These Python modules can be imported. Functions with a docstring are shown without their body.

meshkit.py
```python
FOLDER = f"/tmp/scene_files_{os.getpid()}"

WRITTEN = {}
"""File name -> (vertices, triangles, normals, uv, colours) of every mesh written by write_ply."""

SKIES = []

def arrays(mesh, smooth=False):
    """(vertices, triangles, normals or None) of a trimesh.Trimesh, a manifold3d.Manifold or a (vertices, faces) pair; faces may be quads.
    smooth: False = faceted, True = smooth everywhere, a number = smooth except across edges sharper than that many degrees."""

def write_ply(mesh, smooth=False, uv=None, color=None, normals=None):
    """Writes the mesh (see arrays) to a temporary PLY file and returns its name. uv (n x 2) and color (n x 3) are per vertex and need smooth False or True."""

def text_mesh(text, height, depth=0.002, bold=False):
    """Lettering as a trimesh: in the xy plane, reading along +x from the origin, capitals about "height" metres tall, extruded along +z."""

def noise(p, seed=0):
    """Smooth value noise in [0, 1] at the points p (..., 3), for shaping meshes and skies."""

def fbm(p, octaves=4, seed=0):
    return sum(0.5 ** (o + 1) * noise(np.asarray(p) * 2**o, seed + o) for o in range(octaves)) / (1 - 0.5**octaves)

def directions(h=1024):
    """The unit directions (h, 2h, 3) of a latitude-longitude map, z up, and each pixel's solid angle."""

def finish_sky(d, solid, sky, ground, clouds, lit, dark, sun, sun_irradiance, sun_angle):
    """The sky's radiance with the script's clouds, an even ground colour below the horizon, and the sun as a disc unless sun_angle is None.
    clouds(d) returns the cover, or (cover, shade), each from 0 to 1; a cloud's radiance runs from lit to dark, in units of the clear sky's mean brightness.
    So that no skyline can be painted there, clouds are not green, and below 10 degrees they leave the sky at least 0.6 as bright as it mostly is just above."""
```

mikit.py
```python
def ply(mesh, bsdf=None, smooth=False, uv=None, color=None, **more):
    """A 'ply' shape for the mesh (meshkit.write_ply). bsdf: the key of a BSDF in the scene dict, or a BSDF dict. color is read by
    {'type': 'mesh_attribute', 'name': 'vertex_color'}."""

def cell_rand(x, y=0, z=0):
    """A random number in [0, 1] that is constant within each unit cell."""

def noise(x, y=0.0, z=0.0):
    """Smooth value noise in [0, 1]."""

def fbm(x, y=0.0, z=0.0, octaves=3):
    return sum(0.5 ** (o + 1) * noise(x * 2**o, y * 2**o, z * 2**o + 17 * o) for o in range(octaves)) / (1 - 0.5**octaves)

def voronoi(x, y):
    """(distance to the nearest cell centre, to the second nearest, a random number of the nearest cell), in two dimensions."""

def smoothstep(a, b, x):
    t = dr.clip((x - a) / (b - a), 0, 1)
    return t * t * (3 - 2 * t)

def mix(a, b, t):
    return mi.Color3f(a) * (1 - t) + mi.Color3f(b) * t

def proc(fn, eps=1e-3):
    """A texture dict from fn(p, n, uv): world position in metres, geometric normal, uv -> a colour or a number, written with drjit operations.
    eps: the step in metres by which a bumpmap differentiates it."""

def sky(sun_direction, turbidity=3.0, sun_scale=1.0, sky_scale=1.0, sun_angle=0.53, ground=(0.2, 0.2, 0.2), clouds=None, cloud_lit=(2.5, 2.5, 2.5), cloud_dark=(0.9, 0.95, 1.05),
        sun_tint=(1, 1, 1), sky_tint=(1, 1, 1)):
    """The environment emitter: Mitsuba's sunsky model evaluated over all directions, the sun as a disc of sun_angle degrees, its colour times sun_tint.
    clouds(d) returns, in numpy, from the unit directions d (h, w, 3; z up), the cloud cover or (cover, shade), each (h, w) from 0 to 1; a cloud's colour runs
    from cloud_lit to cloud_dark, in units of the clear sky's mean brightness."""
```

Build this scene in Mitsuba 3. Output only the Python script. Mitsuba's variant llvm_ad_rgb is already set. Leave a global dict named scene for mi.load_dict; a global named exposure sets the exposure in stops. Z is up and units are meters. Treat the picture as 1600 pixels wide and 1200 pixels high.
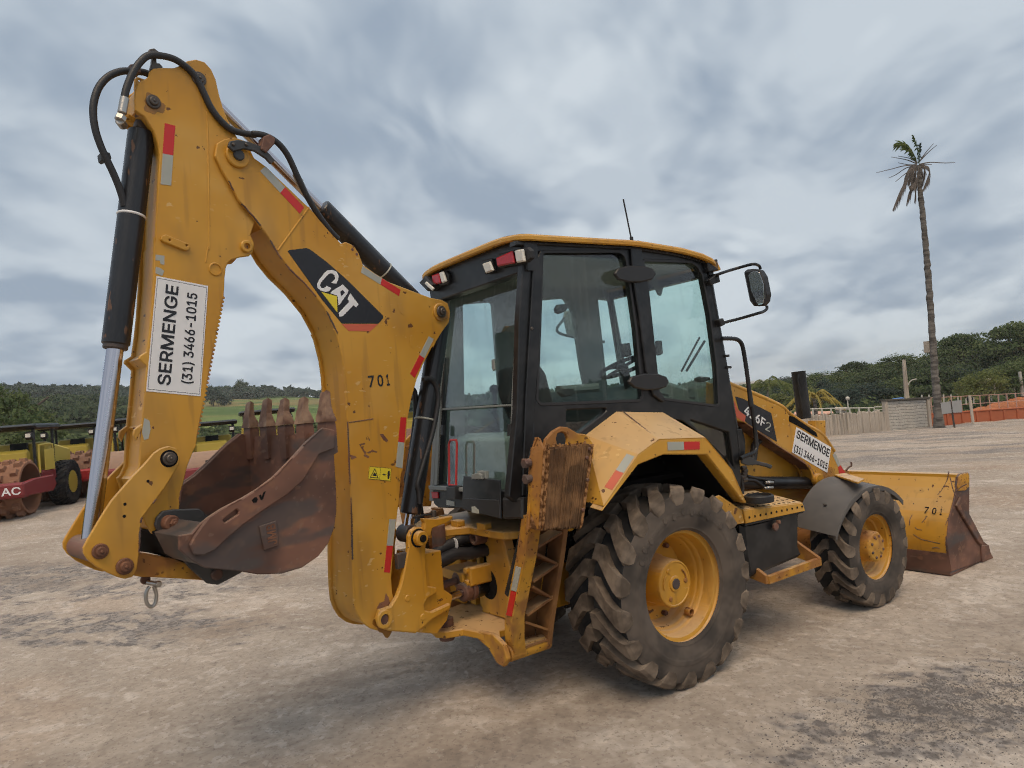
import math, random
import numpy as np, trimesh, manifold3d, shapely
from shapely.geometry import Polygon
import drjit as dr
import mitsuba as mi
import mikit, meshkit
from mikit import proc, noise, fbm, smoothstep, mix, cell_rand, voronoi

scene, labels = {}, {}
T4 = mi.ScalarTransform4f
rng = np.random.default_rng(7)

# ------------------------------------------------------------------ camera, sky, exposure
EYE = (-3.3680, -4.0785, 1.8517)
scene['camera'] = {'type': 'perspective', 'fov': 71.763, 'fov_axis': 'x', 'near_clip': 0.05, 'far_clip': 6000.0,
                   'to_world': T4().look_at(origin=EYE, target=(2.4208, 4.0718, 2.1022), up=(0.0553, -0.0699, 0.9960))}


def sky_clouds(d):
    """Broken stratocumulus layer seen from below: cover is nearly complete, the shade follows rolls of cloud."""
    e = np.clip(d[..., 2], 0, 1)
    s = 1.25 / (e + 0.24)
    x, y = d[..., 0] * s, d[..., 1] * s
    a = math.radians(30)
    x, y = x * math.cos(a) + y * math.sin(a), -x * math.sin(a) + y * math.cos(a)
    q = np.stack([x * 1.0, y * 1.35, np.zeros_like(x)], -1)
    w = meshkit.fbm(q * 0.9 + 5.0, 3, 3) - 0.5
    q2 = q + 0.8 * w[..., None]
    big = meshkit.fbm(q2 * 0.7 + 11.3, 3, 1)
    mid = meshkit.fbm(q2 * 2.3 + 3.1, 5, 2)
    fine = meshkit.fbm(q2 * 6.0 + 1.7, 3, 6)
    shade = 0.36 * big + 0.44 * mid + 0.20 * fine
    shade = np.clip((shade - 0.39) / 0.22, 0, 1)
    shade = shade * shade * (3 - 2 * shade)
    rift = np.clip((meshkit.fbm(q2 * 1.7 + 41.0, 4, 9) - 0.54) / 0.16, 0, 1)
    shade = np.clip(0.16 + 0.72 * shade - 0.55 * rift, 0.0, 1)
    high = np.clip((e - 0.60) / 0.4, 0, 1)
    shade = shade * (1 - 0.75 * high)
    return np.ones_like(e), shade


scene['sky'] = mikit.sky((-0.30, -0.42, 0.86), turbidity=3, sun_scale=0.3, sky_scale=1.0, sun_angle=34, clouds=sky_clouds,
                         cloud_lit=(1.46, 1.62, 1.76), cloud_dark=(0.68, 0.86, 1.10), ground=(0.3, 0.25, 0.2), sun_tint=(1, 0.93, 0.84))
exposure = 2.1

# ------------------------------------------------------------------ materials


def ref(k):
    return {'type': 'ref', 'id': k}


def rgb(*c):
    return {'type': 'rgb', 'value': list(c)}


def mat(key, color, rough=0.5, metal=0.0, spec=0.5, clear=0.0, bump=None):
    col = color if isinstance(color, dict) else rgb(*color)
    b = {'type': 'principled', 'base_color': col, 'roughness': rough, 'metallic': metal, 'specular': spec}
    if clear:
        b['clearcoat'] = clear
        b['clearcoat_gloss'] = 0.8
    if bump is not None:
        b = {'type': 'bumpmap', 'arbitrary': bump[0], 'scale': bump[1], 'bsdf': b}
    scene[key] = {'type': 'twosided', 'bsdf': b}
    return key


def f_yellow(p, n, uv):
    a = fbm(p.x * 1.7 + 3, p.y * 1.7, p.z * 1.7, 4)
    base = mix((0.490, 0.230, 0.017), (0.585, 0.312, 0.042), smoothstep(0.25, 0.75, a))
    fade = smoothstep(0.50, 0.80, fbm(p.x * 3.1 + 29, p.y * 3.1, p.z * 3.1, 4))
    base = mix(base, (0.60, 0.365, 0.105), fade * 0.40)
    grime = smoothstep(0.50, 0.78, fbm(p.x * 5 + 9, p.y * 5, p.z * 1.6, 4))
    base = mix(base, (0.25, 0.135, 0.045), grime * 0.38)
    dust = smoothstep(0.45, 0.95, n.z) * (0.50 + 0.4 * a)
    base = mix(base, (0.50, 0.37, 0.23), dust)
    streak = smoothstep(0.60, 0.80, fbm(p.x * 26, p.y * 26, p.z * 2.0 + 7, 3)) * 0.28
    base = mix(base, (0.20, 0.095, 0.03), streak)
    scr = smoothstep(0.73, 0.80, fbm(p.x * 9 + p.z * 60, p.y * 20, p.z * 14 - p.x * 20, 2)) * smoothstep(0.5, 0.65, fbm(p.x * 2 + 8, p.y * 2, p.z * 2, 2))
    base = mix(base, (0.66, 0.46, 0.20), scr * 0.55)
    r = fbm(p.x * 30 + 1, p.y * 30 + 5, p.z * 24, 4)
    zone = smoothstep(0.46, 0.70, fbm(p.x * 2.6 + 40, p.y * 2.6, p.z * 2.6, 2))
    chip = smoothstep(0.785 - 0.09 * zone, 0.805 - 0.09 * zone, r)
    return mix(base, (0.085, 0.030, 0.014), chip * 0.9)


def f_yellow_worn(p, n, uv):
    base = f_yellow(p, n, uv)
    r = fbm(p.x * 8 + 1, p.y * 8 + 5, p.z * 6, 4)
    base = mix(base, (0.27, 0.115, 0.040), smoothstep(0.34, 0.64, r) * 0.85)
    return mix(base, (0.08, 0.03, 0.015), smoothstep(0.66, 0.72, fbm(p.x * 55, p.y * 55, p.z * 40 + 8, 3)) * 0.7)


def f_rust(p, n, uv):
    a = fbm(p.x * 4, p.y * 4, p.z * 4, 4)
    b = fbm(p.x * 19 + 4, p.y * 19, p.z * 19, 3)
    base = mix((0.085, 0.044, 0.033), (0.185, 0.090, 0.062), smoothstep(0.3, 0.7, a))
    base = mix(base, (0.25, 0.125, 0.070), smoothstep(0.56, 0.75, b) * 0.5)
    sc = smoothstep(0.70, 0.78, fbm(p.x * 12 + p.z * 34, p.y * 6, p.z * 22 - p.x * 40, 2))
    base = mix(base, (0.22, 0.15, 0.11), sc * 0.3)
    base = mix(base, (0.27, 0.20, 0.145), smoothstep(0.5, 0.95, n.z) * 0.45)
    return mix(base, (0.062, 0.060, 0.062), smoothstep(0.50, 0.66, fbm(p.x * 3 + 17, p.y * 3, p.z * 7, 4)) * 0.7)


def f_rust_bright(p, n, uv):
    a = fbm(p.x * 9, p.y * 9, p.z * 9, 4)
    base = mix((0.110, 0.048, 0.030), (0.235, 0.108, 0.060), smoothstep(0.3, 0.7, a))
    return mix(base, (0.06, 0.032, 0.025), smoothstep(0.64, 0.76, fbm(p.x * 45, p.y * 45, p.z * 45, 3)) * .6)


def f_pad(p, n, uv):
    a = fbm(p.x * 120, p.y * 20, p.z * 5, 2)
    b = fbm(p.x * 9 + 4, p.y * 9, p.z * 9, 4)
    c = mix((0.085, 0.045, 0.024), (0.235, 0.128, 0.060), smoothstep(0.28, 0.72, 0.2 * a + 0.8 * b))
    return mix(c, (0.022, 0.015, 0.012), smoothstep(0.50, 0.66, fbm(p.x * 6.4, p.y * 6.4, p.z * 6.4, 4)) * 0.6)


def f_cord(p, n, uv):
    b = fbm(p.x * 60, p.y * 30, p.z * 45, 3)
    return mix((0.10, 0.045, 0.018), (0.36, 0.19, 0.085), smoothstep(0.3, 0.7, b))


def f_leg_rust(p, n, uv):
    a = fbm(p.x * 6, p.y * 6, p.z * 4, 4)
    c = mix((0.155, 0.070, 0.030), (0.33, 0.165, 0.062), smoothstep(0.3, 0.7, a))
    return mix(c, (0.40, 0.28, 0.17), smoothstep(0.4, 0.95, n.z) * 0.6)


def f_tyre(p, n, uv):
    a = fbm(p.x * 6, p.y * 6, p.z * 6, 4)
    return mix((0.048, 0.042, 0.038), (0.120, 0.098, 0.082), smoothstep(0.28, 0.70, a))


def f_groove(p, n, uv):
    a = fbm(p.x * 7, p.y * 7, p.z * 7, 3)
    return mix((0.020, 0.021, 0.024), (0.055, 0.050, 0.046), smoothstep(0.35, 0.75, a))


def f_lug(p, n, uv):
    a = fbm(p.x * 11 + 3, p.y * 11, p.z * 11, 4)
    return mix((0.085, 0.067, 0.053), (0.205, 0.162, 0.126), smoothstep(0.28, 0.72, a))


def f_black(p, n, uv):
    a = fbm(p.x * 8, p.y * 8, p.z * 8, 3)
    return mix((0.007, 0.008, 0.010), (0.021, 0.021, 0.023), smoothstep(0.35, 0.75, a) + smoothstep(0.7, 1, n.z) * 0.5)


def f_barrel(p, n, uv):
    a = fbm(p.x * 14, p.y * 14, p.z * 5, 4)
    b = smoothstep(0.66, 0.72, fbm(p.x * 40 + 7, p.y * 40, p.z * 9, 3))
    return mix(mix((0.008, 0.009, 0.012), (0.024, 0.025, 0.03), a), (0.20, 0.095, 0.04), b * 0.6)


def f_cutter(p, n, uv):
    a = smoothstep(0.45, 0.7, fbm(p.x * 6, p.y * 6, p.z * 6 + 3, 4))
    return mix((0.038, 0.039, 0.041), (0.080, 0.058, 0.050), a)


def f_greyplastic(p, n, uv):
    a = fbm(p.x * 7, p.y * 7, p.z * 7, 4)
    return mix((0.085, 0.082, 0.082), (0.140, 0.128, 0.120), a)


def lanes(p):
    """Ground position along and across the traffic lanes, bent a little so that nothing runs dead straight."""
    wx = fbm(p.x * 0.45 + 5, p.y * 0.45, 0.0, 3) - 0.5
    wy = fbm(p.x * 0.45, p.y * 0.45 + 8, 0.0, 3) - 0.5
    x, y = p.x + 1.5 * wx, p.y + 1.5 * wy
    return x * 0.60 - y * 0.80, x * 0.80 + y * 0.60


def f_ground(p, n, uv):
    x, y = p.x, p.y
    lx, ly = lanes(p)
    a = fbm(x * 0.35 + 2, y * 0.35, 0.0, 4)
    b = fbm(lx * 0.55, ly * 1.7 + 9, 0.0, 4)
    c = fbm(x * 9, y * 9, 0.0, 4)
    d = fbm(lx * 1.8 + 30, ly * 5.0, 0.0, 4)
    e = fbm(lx * 6 + 3, ly * 13.0, 0.0, 4)
    m = fbm(x * 2.3 + 14, y * 2.3, 0.0, 5)
    col = mix((0.272, 0.226, 0.186), (0.388, 0.334, 0.282), smoothstep(0.30, 0.70, 0.4 * a + 0.35 * b + 0.25 * m))
    col = mix(col, (0.335, 0.235, 0.165), smoothstep(0.54, 0.70, fbm(x * 0.55 + 20, y * 0.55 + 5, 0.0, 5)) * 0.28)
    col = mix(col, (0.225, 0.182, 0.154), smoothstep(0.53, 0.68, 0.5 * e + 0.5 * m) * 0.38)
    flake = smoothstep(0.56, 0.66, 0.5 * d + 0.2 * b + 0.3 * c)
    col = mix(col, (0.56, 0.505, 0.45), flake * 0.32)
    pale = smoothstep(0.66, 0.72, fbm(x * 15 + 3, y * 15, 0.0, 3))
    col = mix(col, (0.52, 0.47, 0.42), pale * 0.28)
    # grey gravelly patches: one near the right corner, streaks on the left behind the arm
    def spot(cx, cy, la, lb, ca, sa):
        u, v = x - cx, y - cy
        return dr.square((u * ca + v * sa) / la) + dr.square((u * sa - v * ca) / lb)
    q = dr.minimum(spot(0.75, -2.2, 1.15, 0.42, 0.95, -0.30), spot(-2.9, 7.3, 3.4, 1.0, 0.57, -0.82))
    q = dr.minimum(q, spot(-2.75, 4.0, 1.8, 0.55, 0.57, -0.82))
    edge = (0.5 * e + 0.5 * m) * 2.4 - 0.35
    patch = smoothstep(0.55, -0.45, q - edge) * smoothstep(0.36, 0.54, 0.4 * e + 0.6 * fbm(x * 5 + 1, y * 5 + 3, 0.0, 5))
    patch = dr.minimum(patch * (0.45 + 0.75 * smoothstep(0.36, 0.56, fbm(x * 17 + 2, y * 17, 0.0, 4))), 1)
    far = smoothstep(9.0, 13.0, ly) * smoothstep(0.48, 0.62, b) * 0.75
    dark = dr.maximum(patch * 0.85, far)
    col = mix(col, mix((0.105, 0.096, 0.094), (0.225, 0.206, 0.196), smoothstep(0.3, 0.7, fbm(x * 30, y * 30, 0.0, 3))), dark)
    # the loader's own wheel marks behind the rear tyres, and two older tracks that cross the yard
    wig = 0.25 * (fbm(x * 0.5 + 3, 0.0, 0.0, 2) - 0.5)
    bar = 0.55 + 0.45 * smoothstep(-0.2, 0.4, dr.sin((x - 0.6 * dr.abs(dr.abs(y + wig) - 0.80)) * 26.0))
    own = smoothstep(0.26, 0.17, dr.abs(dr.abs(y + wig) - 0.80)) * smoothstep(0.3, -0.6, x) * smoothstep(-9.0, -3.0, x) * bar
    t1 = ly - 1.1 - 0.035 * dr.square(lx + 2.0)
    t2 = ly - 4.6 + 0.020 * dr.square(lx + 3.0)
    old = dr.maximum(smoothstep(0.24, 0.13, dr.abs(dr.abs(t1) - 0.75)), smoothstep(0.26, 0.15, dr.abs(dr.abs(t2) - 0.8)))
    worn = smoothstep(0.35, 0.6, fbm(x * 1.3 + 6, y * 1.3, 0.0, 4))
    col = mix(col, (0.205, 0.168, 0.140), dr.maximum(own * 0.55, old * 0.38) * worn)
    speck = smoothstep(0.70, 0.76, fbm(x * 58 + 9, y * 58, 0.0, 2))
    col = mix(col, (0.13, 0.11, 0.10), speck * 0.35)
    grain = 0.80 + 0.40 * fbm(x * 34, y * 34, 0.0, 4)
    return col * grain


def f_ground_h(p, n, uv):
    x, y = p.x, p.y
    lx, ly = lanes(p)
    t = fbm(lx * 4, ly * 10, 0.0, 4)
    clod = smoothstep(0.55, 0.75, fbm(x * 22, y * 22, 0.0, 3))
    return fbm(x * 11, y * 11, 0.0, 4) * 0.8 + t * 1.1 + clod * 0.30 + fbm(x * 70, y * 70, 0.0, 2) * 0.22


def f_leaf(c0, c1, c2):
    def f(p, n, uv):
        a = fbm(p.x * 0.45, p.y * 0.45, p.z * 0.6, 2)
        b = cell_rand(p.x * 2.5, p.y * 2.5, p.z * 2.5)
        return mix(mix(c0, c1, smoothstep(0.3, 0.7, a)), c2, smoothstep(0.75, 1.0, b) * 0.6)
    return f


def f_bark(p, n, uv):
    ring = fbm(p.x * 3, p.y * 3, p.z * 9.0, 3)
    return mix((0.080, 0.072, 0.066), (0.200, 0.182, 0.165), smoothstep(0.3, 0.7, ring))


def f_soil(p, n, uv):
    a = fbm(p.x * 0.9, p.y * 0.9, p.z * 3.0, 4)
    return mix((0.22, 0.075, 0.035), (0.36, 0.15, 0.075), a)


def f_concrete(p, n, uv):
    a = fbm(p.x * 1.5, p.y * 1.5, p.z * 0.9, 4)
    b = smoothstep(0.5, 0.75, fbm(p.x * 7, p.y * 7, p.z * 0.5, 3))
    return mix(mix((0.34, 0.29, 0.24), (0.52, 0.455, 0.385), a), (0.16, 0.14, 0.115), b * 0.6)


def f_block(p, n, uv):
    a = fbm(p.x * 4.5, p.y * 4.5, p.z * 5, 3)
    return mix((0.40, 0.375, 0.34), (0.58, 0.55, 0.50), a)


def f_hill(p, n, uv):
    a = fbm(p.x * 0.016, p.y * 0.016, 0.0, 4)
    b = fbm(p.x * 0.09 + 4, p.y * 0.09, 0.0, 4)
    c = mix((0.060, 0.092, 0.034), (0.115, 0.145, 0.052), smoothstep(0.35, 0.65, 0.6 * a + 0.4 * b))
    c = mix(c, (0.19, 0.13, 0.065), smoothstep(0.60, 0.70, fbm(p.x * 0.012 + 9, p.y * 0.03, 0.0, 3)) * 0.6)
    return c


mat('yellow', proc(f_yellow), 0.42, spec=0.45)
mat('yellow_worn', proc(f_yellow_worn), 0.6, spec=0.3)
mat('rust', proc(f_rust), 0.62, spec=0.4)
mat('rust_bright', proc(f_rust_bright), 0.65, spec=0.35)
def f_tooth(p, n, uv):
    a = fbm(p.x * 16, p.y * 16, p.z * 12, 4)
    return mix((0.13, 0.066, 0.042), (0.30, 0.19, 0.125), smoothstep(0.3, 0.7, a))


mat('worn_tooth', proc(f_tooth), 0.55, spec=0.4)
mat('pad_rubber', proc(f_pad), 0.85, spec=0.2)
mat('frayed_cord', proc(f_cord), 0.9, spec=0.1)
mat('leg_rust', proc(f_leg_rust), 0.75, spec=0.25)
mat('tyre_rubber', proc(f_tyre), 0.85, spec=0.25)
mat('groove_rubber', proc(f_groove), 0.8, spec=0.3)
mat('lug_rubber', proc(f_lug), 0.9, spec=0.2)
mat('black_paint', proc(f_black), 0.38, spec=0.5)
mat('barrel_paint', proc(f_barrel), 0.32, spec=0.5)
mat('black_steel', proc(f_cutter), 0.5, spec=0.5)
mat('grey_plastic', proc(f_greyplastic), 0.6, spec=0.35)
mat('black_plastic', (0.018, 0.018, 0.020), 0.5)
mat('hose_rubber', (0.022, 0.022, 0.025), 0.5)
mat('grease', (0.27, 0.125, 0.022), 0.3)
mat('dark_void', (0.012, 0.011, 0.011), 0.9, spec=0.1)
mat('dark_steel', (0.10, 0.085, 0.075), 0.45, metal=0.6)
mat('bright_steel', (0.45, 0.43, 0.40), 0.35, metal=0.9)
scene['chrome'] = {'type': 'twosided', 'bsdf': {'type': 'roughconductor', 'material': 'Cr', 'alpha': 0.03, 'specular_reflectance': rgb(0.86, 0.86, 0.86)}}
mat('white_print', (0.74, 0.74, 0.75), 0.45)
mat('black_print', (0.012, 0.013, 0.018), 0.45)
mat('red_tape', (0.52, 0.022, 0.018), 0.35)
mat('silver_tape', (0.36, 0.37, 0.33), 0.35)
mat('faded_red', (0.55, 0.115, 0.06), 0.5)
mat('sign_yellow', (0.70, 0.56, 0.03), 0.45)
mat('red_lens', (0.42, 0.012, 0.02), 0.15, clear=1.0)
mat('clear_lens', (0.66, 0.64, 0.58), 0.12, clear=1.0)
mat('red_paint', (0.42, 0.03, 0.03), 0.4)
mat('dirt', proc(f_ground), 0.95, spec=0.12, bump=(proc(f_ground_h, 4e-3), 0.020))
mat('grassland', proc(f_hill), 0.95, spec=0.05)
mat('gravel_stone', (0.13, 0.118, 0.112), 0.9, spec=0.2)
mat('pale_stone', (0.36, 0.31, 0.26), 0.9, spec=0.2)
mat('concrete_pale', (0.46, 0.44, 0.40), 0.85, spec=0.2)
mat('bark', (0.075, 0.060, 0.048), 0.9, spec=0.1)
mat('palm_bark', proc(f_bark), 0.95, spec=0.1)
mat('dead_frond', (0.165, 0.142, 0.128), 0.9, spec=0.1)
mat('concrete', proc(f_concrete), 0.9, spec=0.2)
mat('block_stone', proc(f_block), 0.9, spec=0.2)
mat('wall_coping', (0.105, 0.095, 0.082), 0.9, spec=0.2)
mat('red_soil', proc(f_soil), 0.95, spec=0.1)
mat('red_wall_paint', (0.42, 0.125, 0.060), 0.8, spec=0.2)
mat('pink_paint', (0.50, 0.30, 0.24), 0.7)
mat('pale_paint', (0.52, 0.50, 0.44), 0.7)
mat('pale_wood', (0.52, 0.45, 0.37), 0.8, spec=0.2)
mat('lime_paint', (0.42, 0.50, 0.16), 0.7)
mat('terracotta', (0.42, 0.24, 0.17), 0.8)
mat('blue_sheet', (0.05, 0.16, 0.42), 0.5)
mat('sign_back', (0.34, 0.34, 0.34), 0.5)
mat('palm_yellow', (0.26, 0.20, 0.035), 0.7)
mat('roller_yellow', (0.56, 0.42, 0.07), 0.5)
mat('roller_red', (0.20, 0.028, 0.030), 0.5)
mat('roller_bright_red', (0.36, 0.022, 0.022), 0.5)
mat('roller_rust', (0.20, 0.115, 0.082), 0.85, spec=0.2)
mat('roller_orange', (0.26, 0.135, 0.085), 0.85, spec=0.2)
mat('roller_smooth', (0.34, 0.225, 0.165), 0.8, spec=0.2)
mat('cab_trim', (0.19, 0.205, 0.20), 0.6)
mat('console_plastic', (0.20, 0.22, 0.205), 0.6)
mat('seat_fabric', (0.030, 0.034, 0.036), 0.9, spec=0.1)
def f_film(p, n, uv):
    a = fbm(p.x * 3 + 2, p.y * 3, p.z * 3, 3)
    drip = fbm(p.x * 24, p.y * 24, p.z * 1.6, 3)
    return 0.022 + 0.07 * smoothstep(0.45, 0.8, a) + 0.09 * smoothstep(0.62, 0.82, drip)


scene['glass'] = {'type': 'blendbsdf', 'weight': proc(f_film), 'a': {'type': 'thindielectric', 'int_ior': 1.5, 'specular_transmittance': rgb(0.80, 0.945, 0.915), 'specular_reflectance': rgb(0.95, 0.95, 0.95)},
                  'b': {'type': 'twosided', 'bsdf': {'type': 'diffuse', 'reflectance': rgb(0.30, 0.31, 0.30)}}}
scene['mirror_glass'] = {'type': 'twosided', 'bsdf': {'type': 'conductor', 'material': 'Al'}}

# ------------------------------------------------------------------ mesh helpers
BD = (-0.9816, -0.1908, 0.0000)
BN = (0.1908, -0.9816, 0.0000)
BM = np.eye(4)
BM[:3, 0], BM[:3, 1], BM[:3, 3] = BD, BN, (-1.155, 0, 0)
"""Arm frame: x runs out along the swung backhoe arm from the swing pivot, y is its right-hand side, z is up."""


def tm(v, f):
    return trimesh.Trimesh(np.asarray(v, float), np.asarray(f, int), process=False)


def join(*ms):
    return trimesh.util.concatenate([m for m in ms])


def moved(m, M):
    m = m.copy()
    m.apply_transform(M)
    return m


def arm(m):
    return moved(m, BM)


def triangulate(rings):
    import mapbox_earcut as ec
    v = np.vstack(rings)
    ends = np.cumsum([len(r) for r in rings]).astype(np.uint32)
    return ec.triangulate_float64(np.ascontiguousarray(v, dtype=np.float64), ends).reshape(-1, 3)


def inset(r, c):
    """Moves every vertex of a ring inwards by c along its mitre (counter-clockwise ring = solid, clockwise = hole)."""
    a, b = np.roll(r, 1, 0), np.roll(r, -1, 0)
    e0, e1 = r - a, b - r
    e0 /= np.linalg.norm(e0, axis=1, keepdims=True) + 1e-12
    e1 /= np.linalg.norm(e1, axis=1, keepdims=True) + 1e-12
    n0, n1 = np.stack([-e0[:, 1], e0[:, 0]], 1), np.stack([-e1[:, 1], e1[:, 0]], 1)
    m = n0 + n1
    m /= np.maximum((m * m).sum(1, keepdims=True), 0.35) / 2
    return r + m * c


def oriented(pts, hole=False):
    r = np.asarray(pts, float)
    area = (r[:, 0] * np.roll(r[:, 1], -1) - np.roll(r[:, 0], -1) * r[:, 1]).sum()
    return r[::-1] if (area < 0) != hole else r


def plate(pts, y0, y1, c=0.004, holes=(), axis=1):
    """A plate cut to the outline pts, between y0 and y1, with bevelled rims. axis: which coordinate is the thickness (1: outline in x-z, 0: y-z, 2: x-y)."""
    if y0 > y1:
        y0, y1 = y1, y0
    c = min(c, (y1 - y0) * 0.4)
    rings = [oriented(pts)] + [oriented(h, True) for h in holes]
    ins = [inset(r, c) for r in rings]
    tri = triangulate(ins)
    n = sum(len(r) for r in rings)
    O, I = np.vstack(rings), np.vstack(ins)
    layers = [(I, y0), (O, y0 + c), (O, y1 - c), (I, y1)]
    V = np.vstack([np.insert(P, axis, y, axis=1) for P, y in layers])
    F = [tri[:, ::-1], tri + 3 * n]
    s = 0
    for r in rings:
        k = len(r)
        i = np.arange(k) + s
        j = (np.arange(k) + 1) % k + s
        s += k
        for l in range(3):
            a, b = l * n, (l + 1) * n
            F += [np.stack([i + a, j + a, j + b], 1), np.stack([i + a, j + b, i + b], 1)]
    m = tm(V, np.vstack(F))
    if m.volume < 0:
        m.invert()
    return m


def box(x0, x1, y0, y1, z0, z1, c=0.004):
    return plate([(x0, z0), (x1, z0), (x1, z1), (x0, z1)], y0, y1, c)


def frame_from(d):
    d = np.asarray(d, float)
    d = d / np.linalg.norm(d)
    a = np.cross(d, [0, 0, 1] if abs(d[2]) < 0.95 else [1, 0, 0])
    a /= np.linalg.norm(a)
    return a, np.cross(d, a), d


def lathe(profile, p0, d, n=32, closed=True):
    """Revolves (radius, height) about the axis through p0 along d."""
    a, b, d = frame_from(d)
    pr = np.asarray(profile, float)
    t = np.arange(n) * 2 * math.pi / n
    ring = np.cos(t)[:, None] * a + np.sin(t)[:, None] * b
    V = np.asarray(p0) + pr[:, None, :1] * ring[None] + pr[:, None, 1:] * d
    k = len(pr)
    i, j = np.meshgrid(np.arange(k - 1), np.arange(n), indexing='ij')
    q = np.stack([i * n + j, i * n + (j + 1) % n, (i + 1) * n + (j + 1) % n, (i + 1) * n + j], -1).reshape(-1, 4)
    F = np.vstack([q[:, [0, 1, 2]], q[:, [0, 2, 3]]])
    V = V.reshape(-1, 3)
    if closed:
        V = np.vstack([V, np.asarray(p0) + d * pr[0, 1], np.asarray(p0) + d * pr[-1, 1]])
        j = np.arange(n)
        F = np.vstack([F, np.stack([(j + 1) % n, j, j * 0 + k * n], 1), np.stack([(k - 1) * n + j, (k - 1) * n + (j + 1) % n, j * 0 + k * n + 1], 1)])
    return tm(V, F)


def rod(p0, p1, r, c=0.004, n=28, r1=None):
    p0, p1 = np.asarray(p0, float), np.asarray(p1, float)
    L = np.linalg.norm(p1 - p0)
    r1 = r if r1 is None else r1
    c = min(c, r * 0.4, L * 0.3)
    return lathe([(r - c, 0), (r, c), (r1, L - c), (r1 - c, L)], p0, p1 - p0, n)


def collar(p0, p1, r, ri, n=32):
    """A ring: outer radius r, bore ri."""
    p0, p1 = np.asarray(p0, float), np.asarray(p1, float)
    L = np.linalg.norm(p1 - p0)
    c = min(0.004, L * .3)
    m = lathe([(ri, 0), (r - c, 0), (r, c), (r, L - c), (r - c, L), (ri, L), (ri, 0)], p0, p1 - p0, n, closed=False)
    return m


def curve(pts, k=8):
    p = np.asarray(pts, float)
    if len(p) < 3:
        return p
    e = np.vstack([2 * p[0] - p[1], p, 2 * p[-1] - p[-2]])
    out = []
    for i in range(len(p) - 1):
        a, b, c, d = e[i:i + 4]
        t = np.linspace(0, 1, k, endpoint=False)[:, None]
        out.append(0.5 * (2 * b + (c - a) * t + (2 * a - 5 * b + 4 * c - d) * t**2 + (3 * b - a - 3 * c + d) * t**3))
    return np.vstack(out + [p[-1:]])


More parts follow.
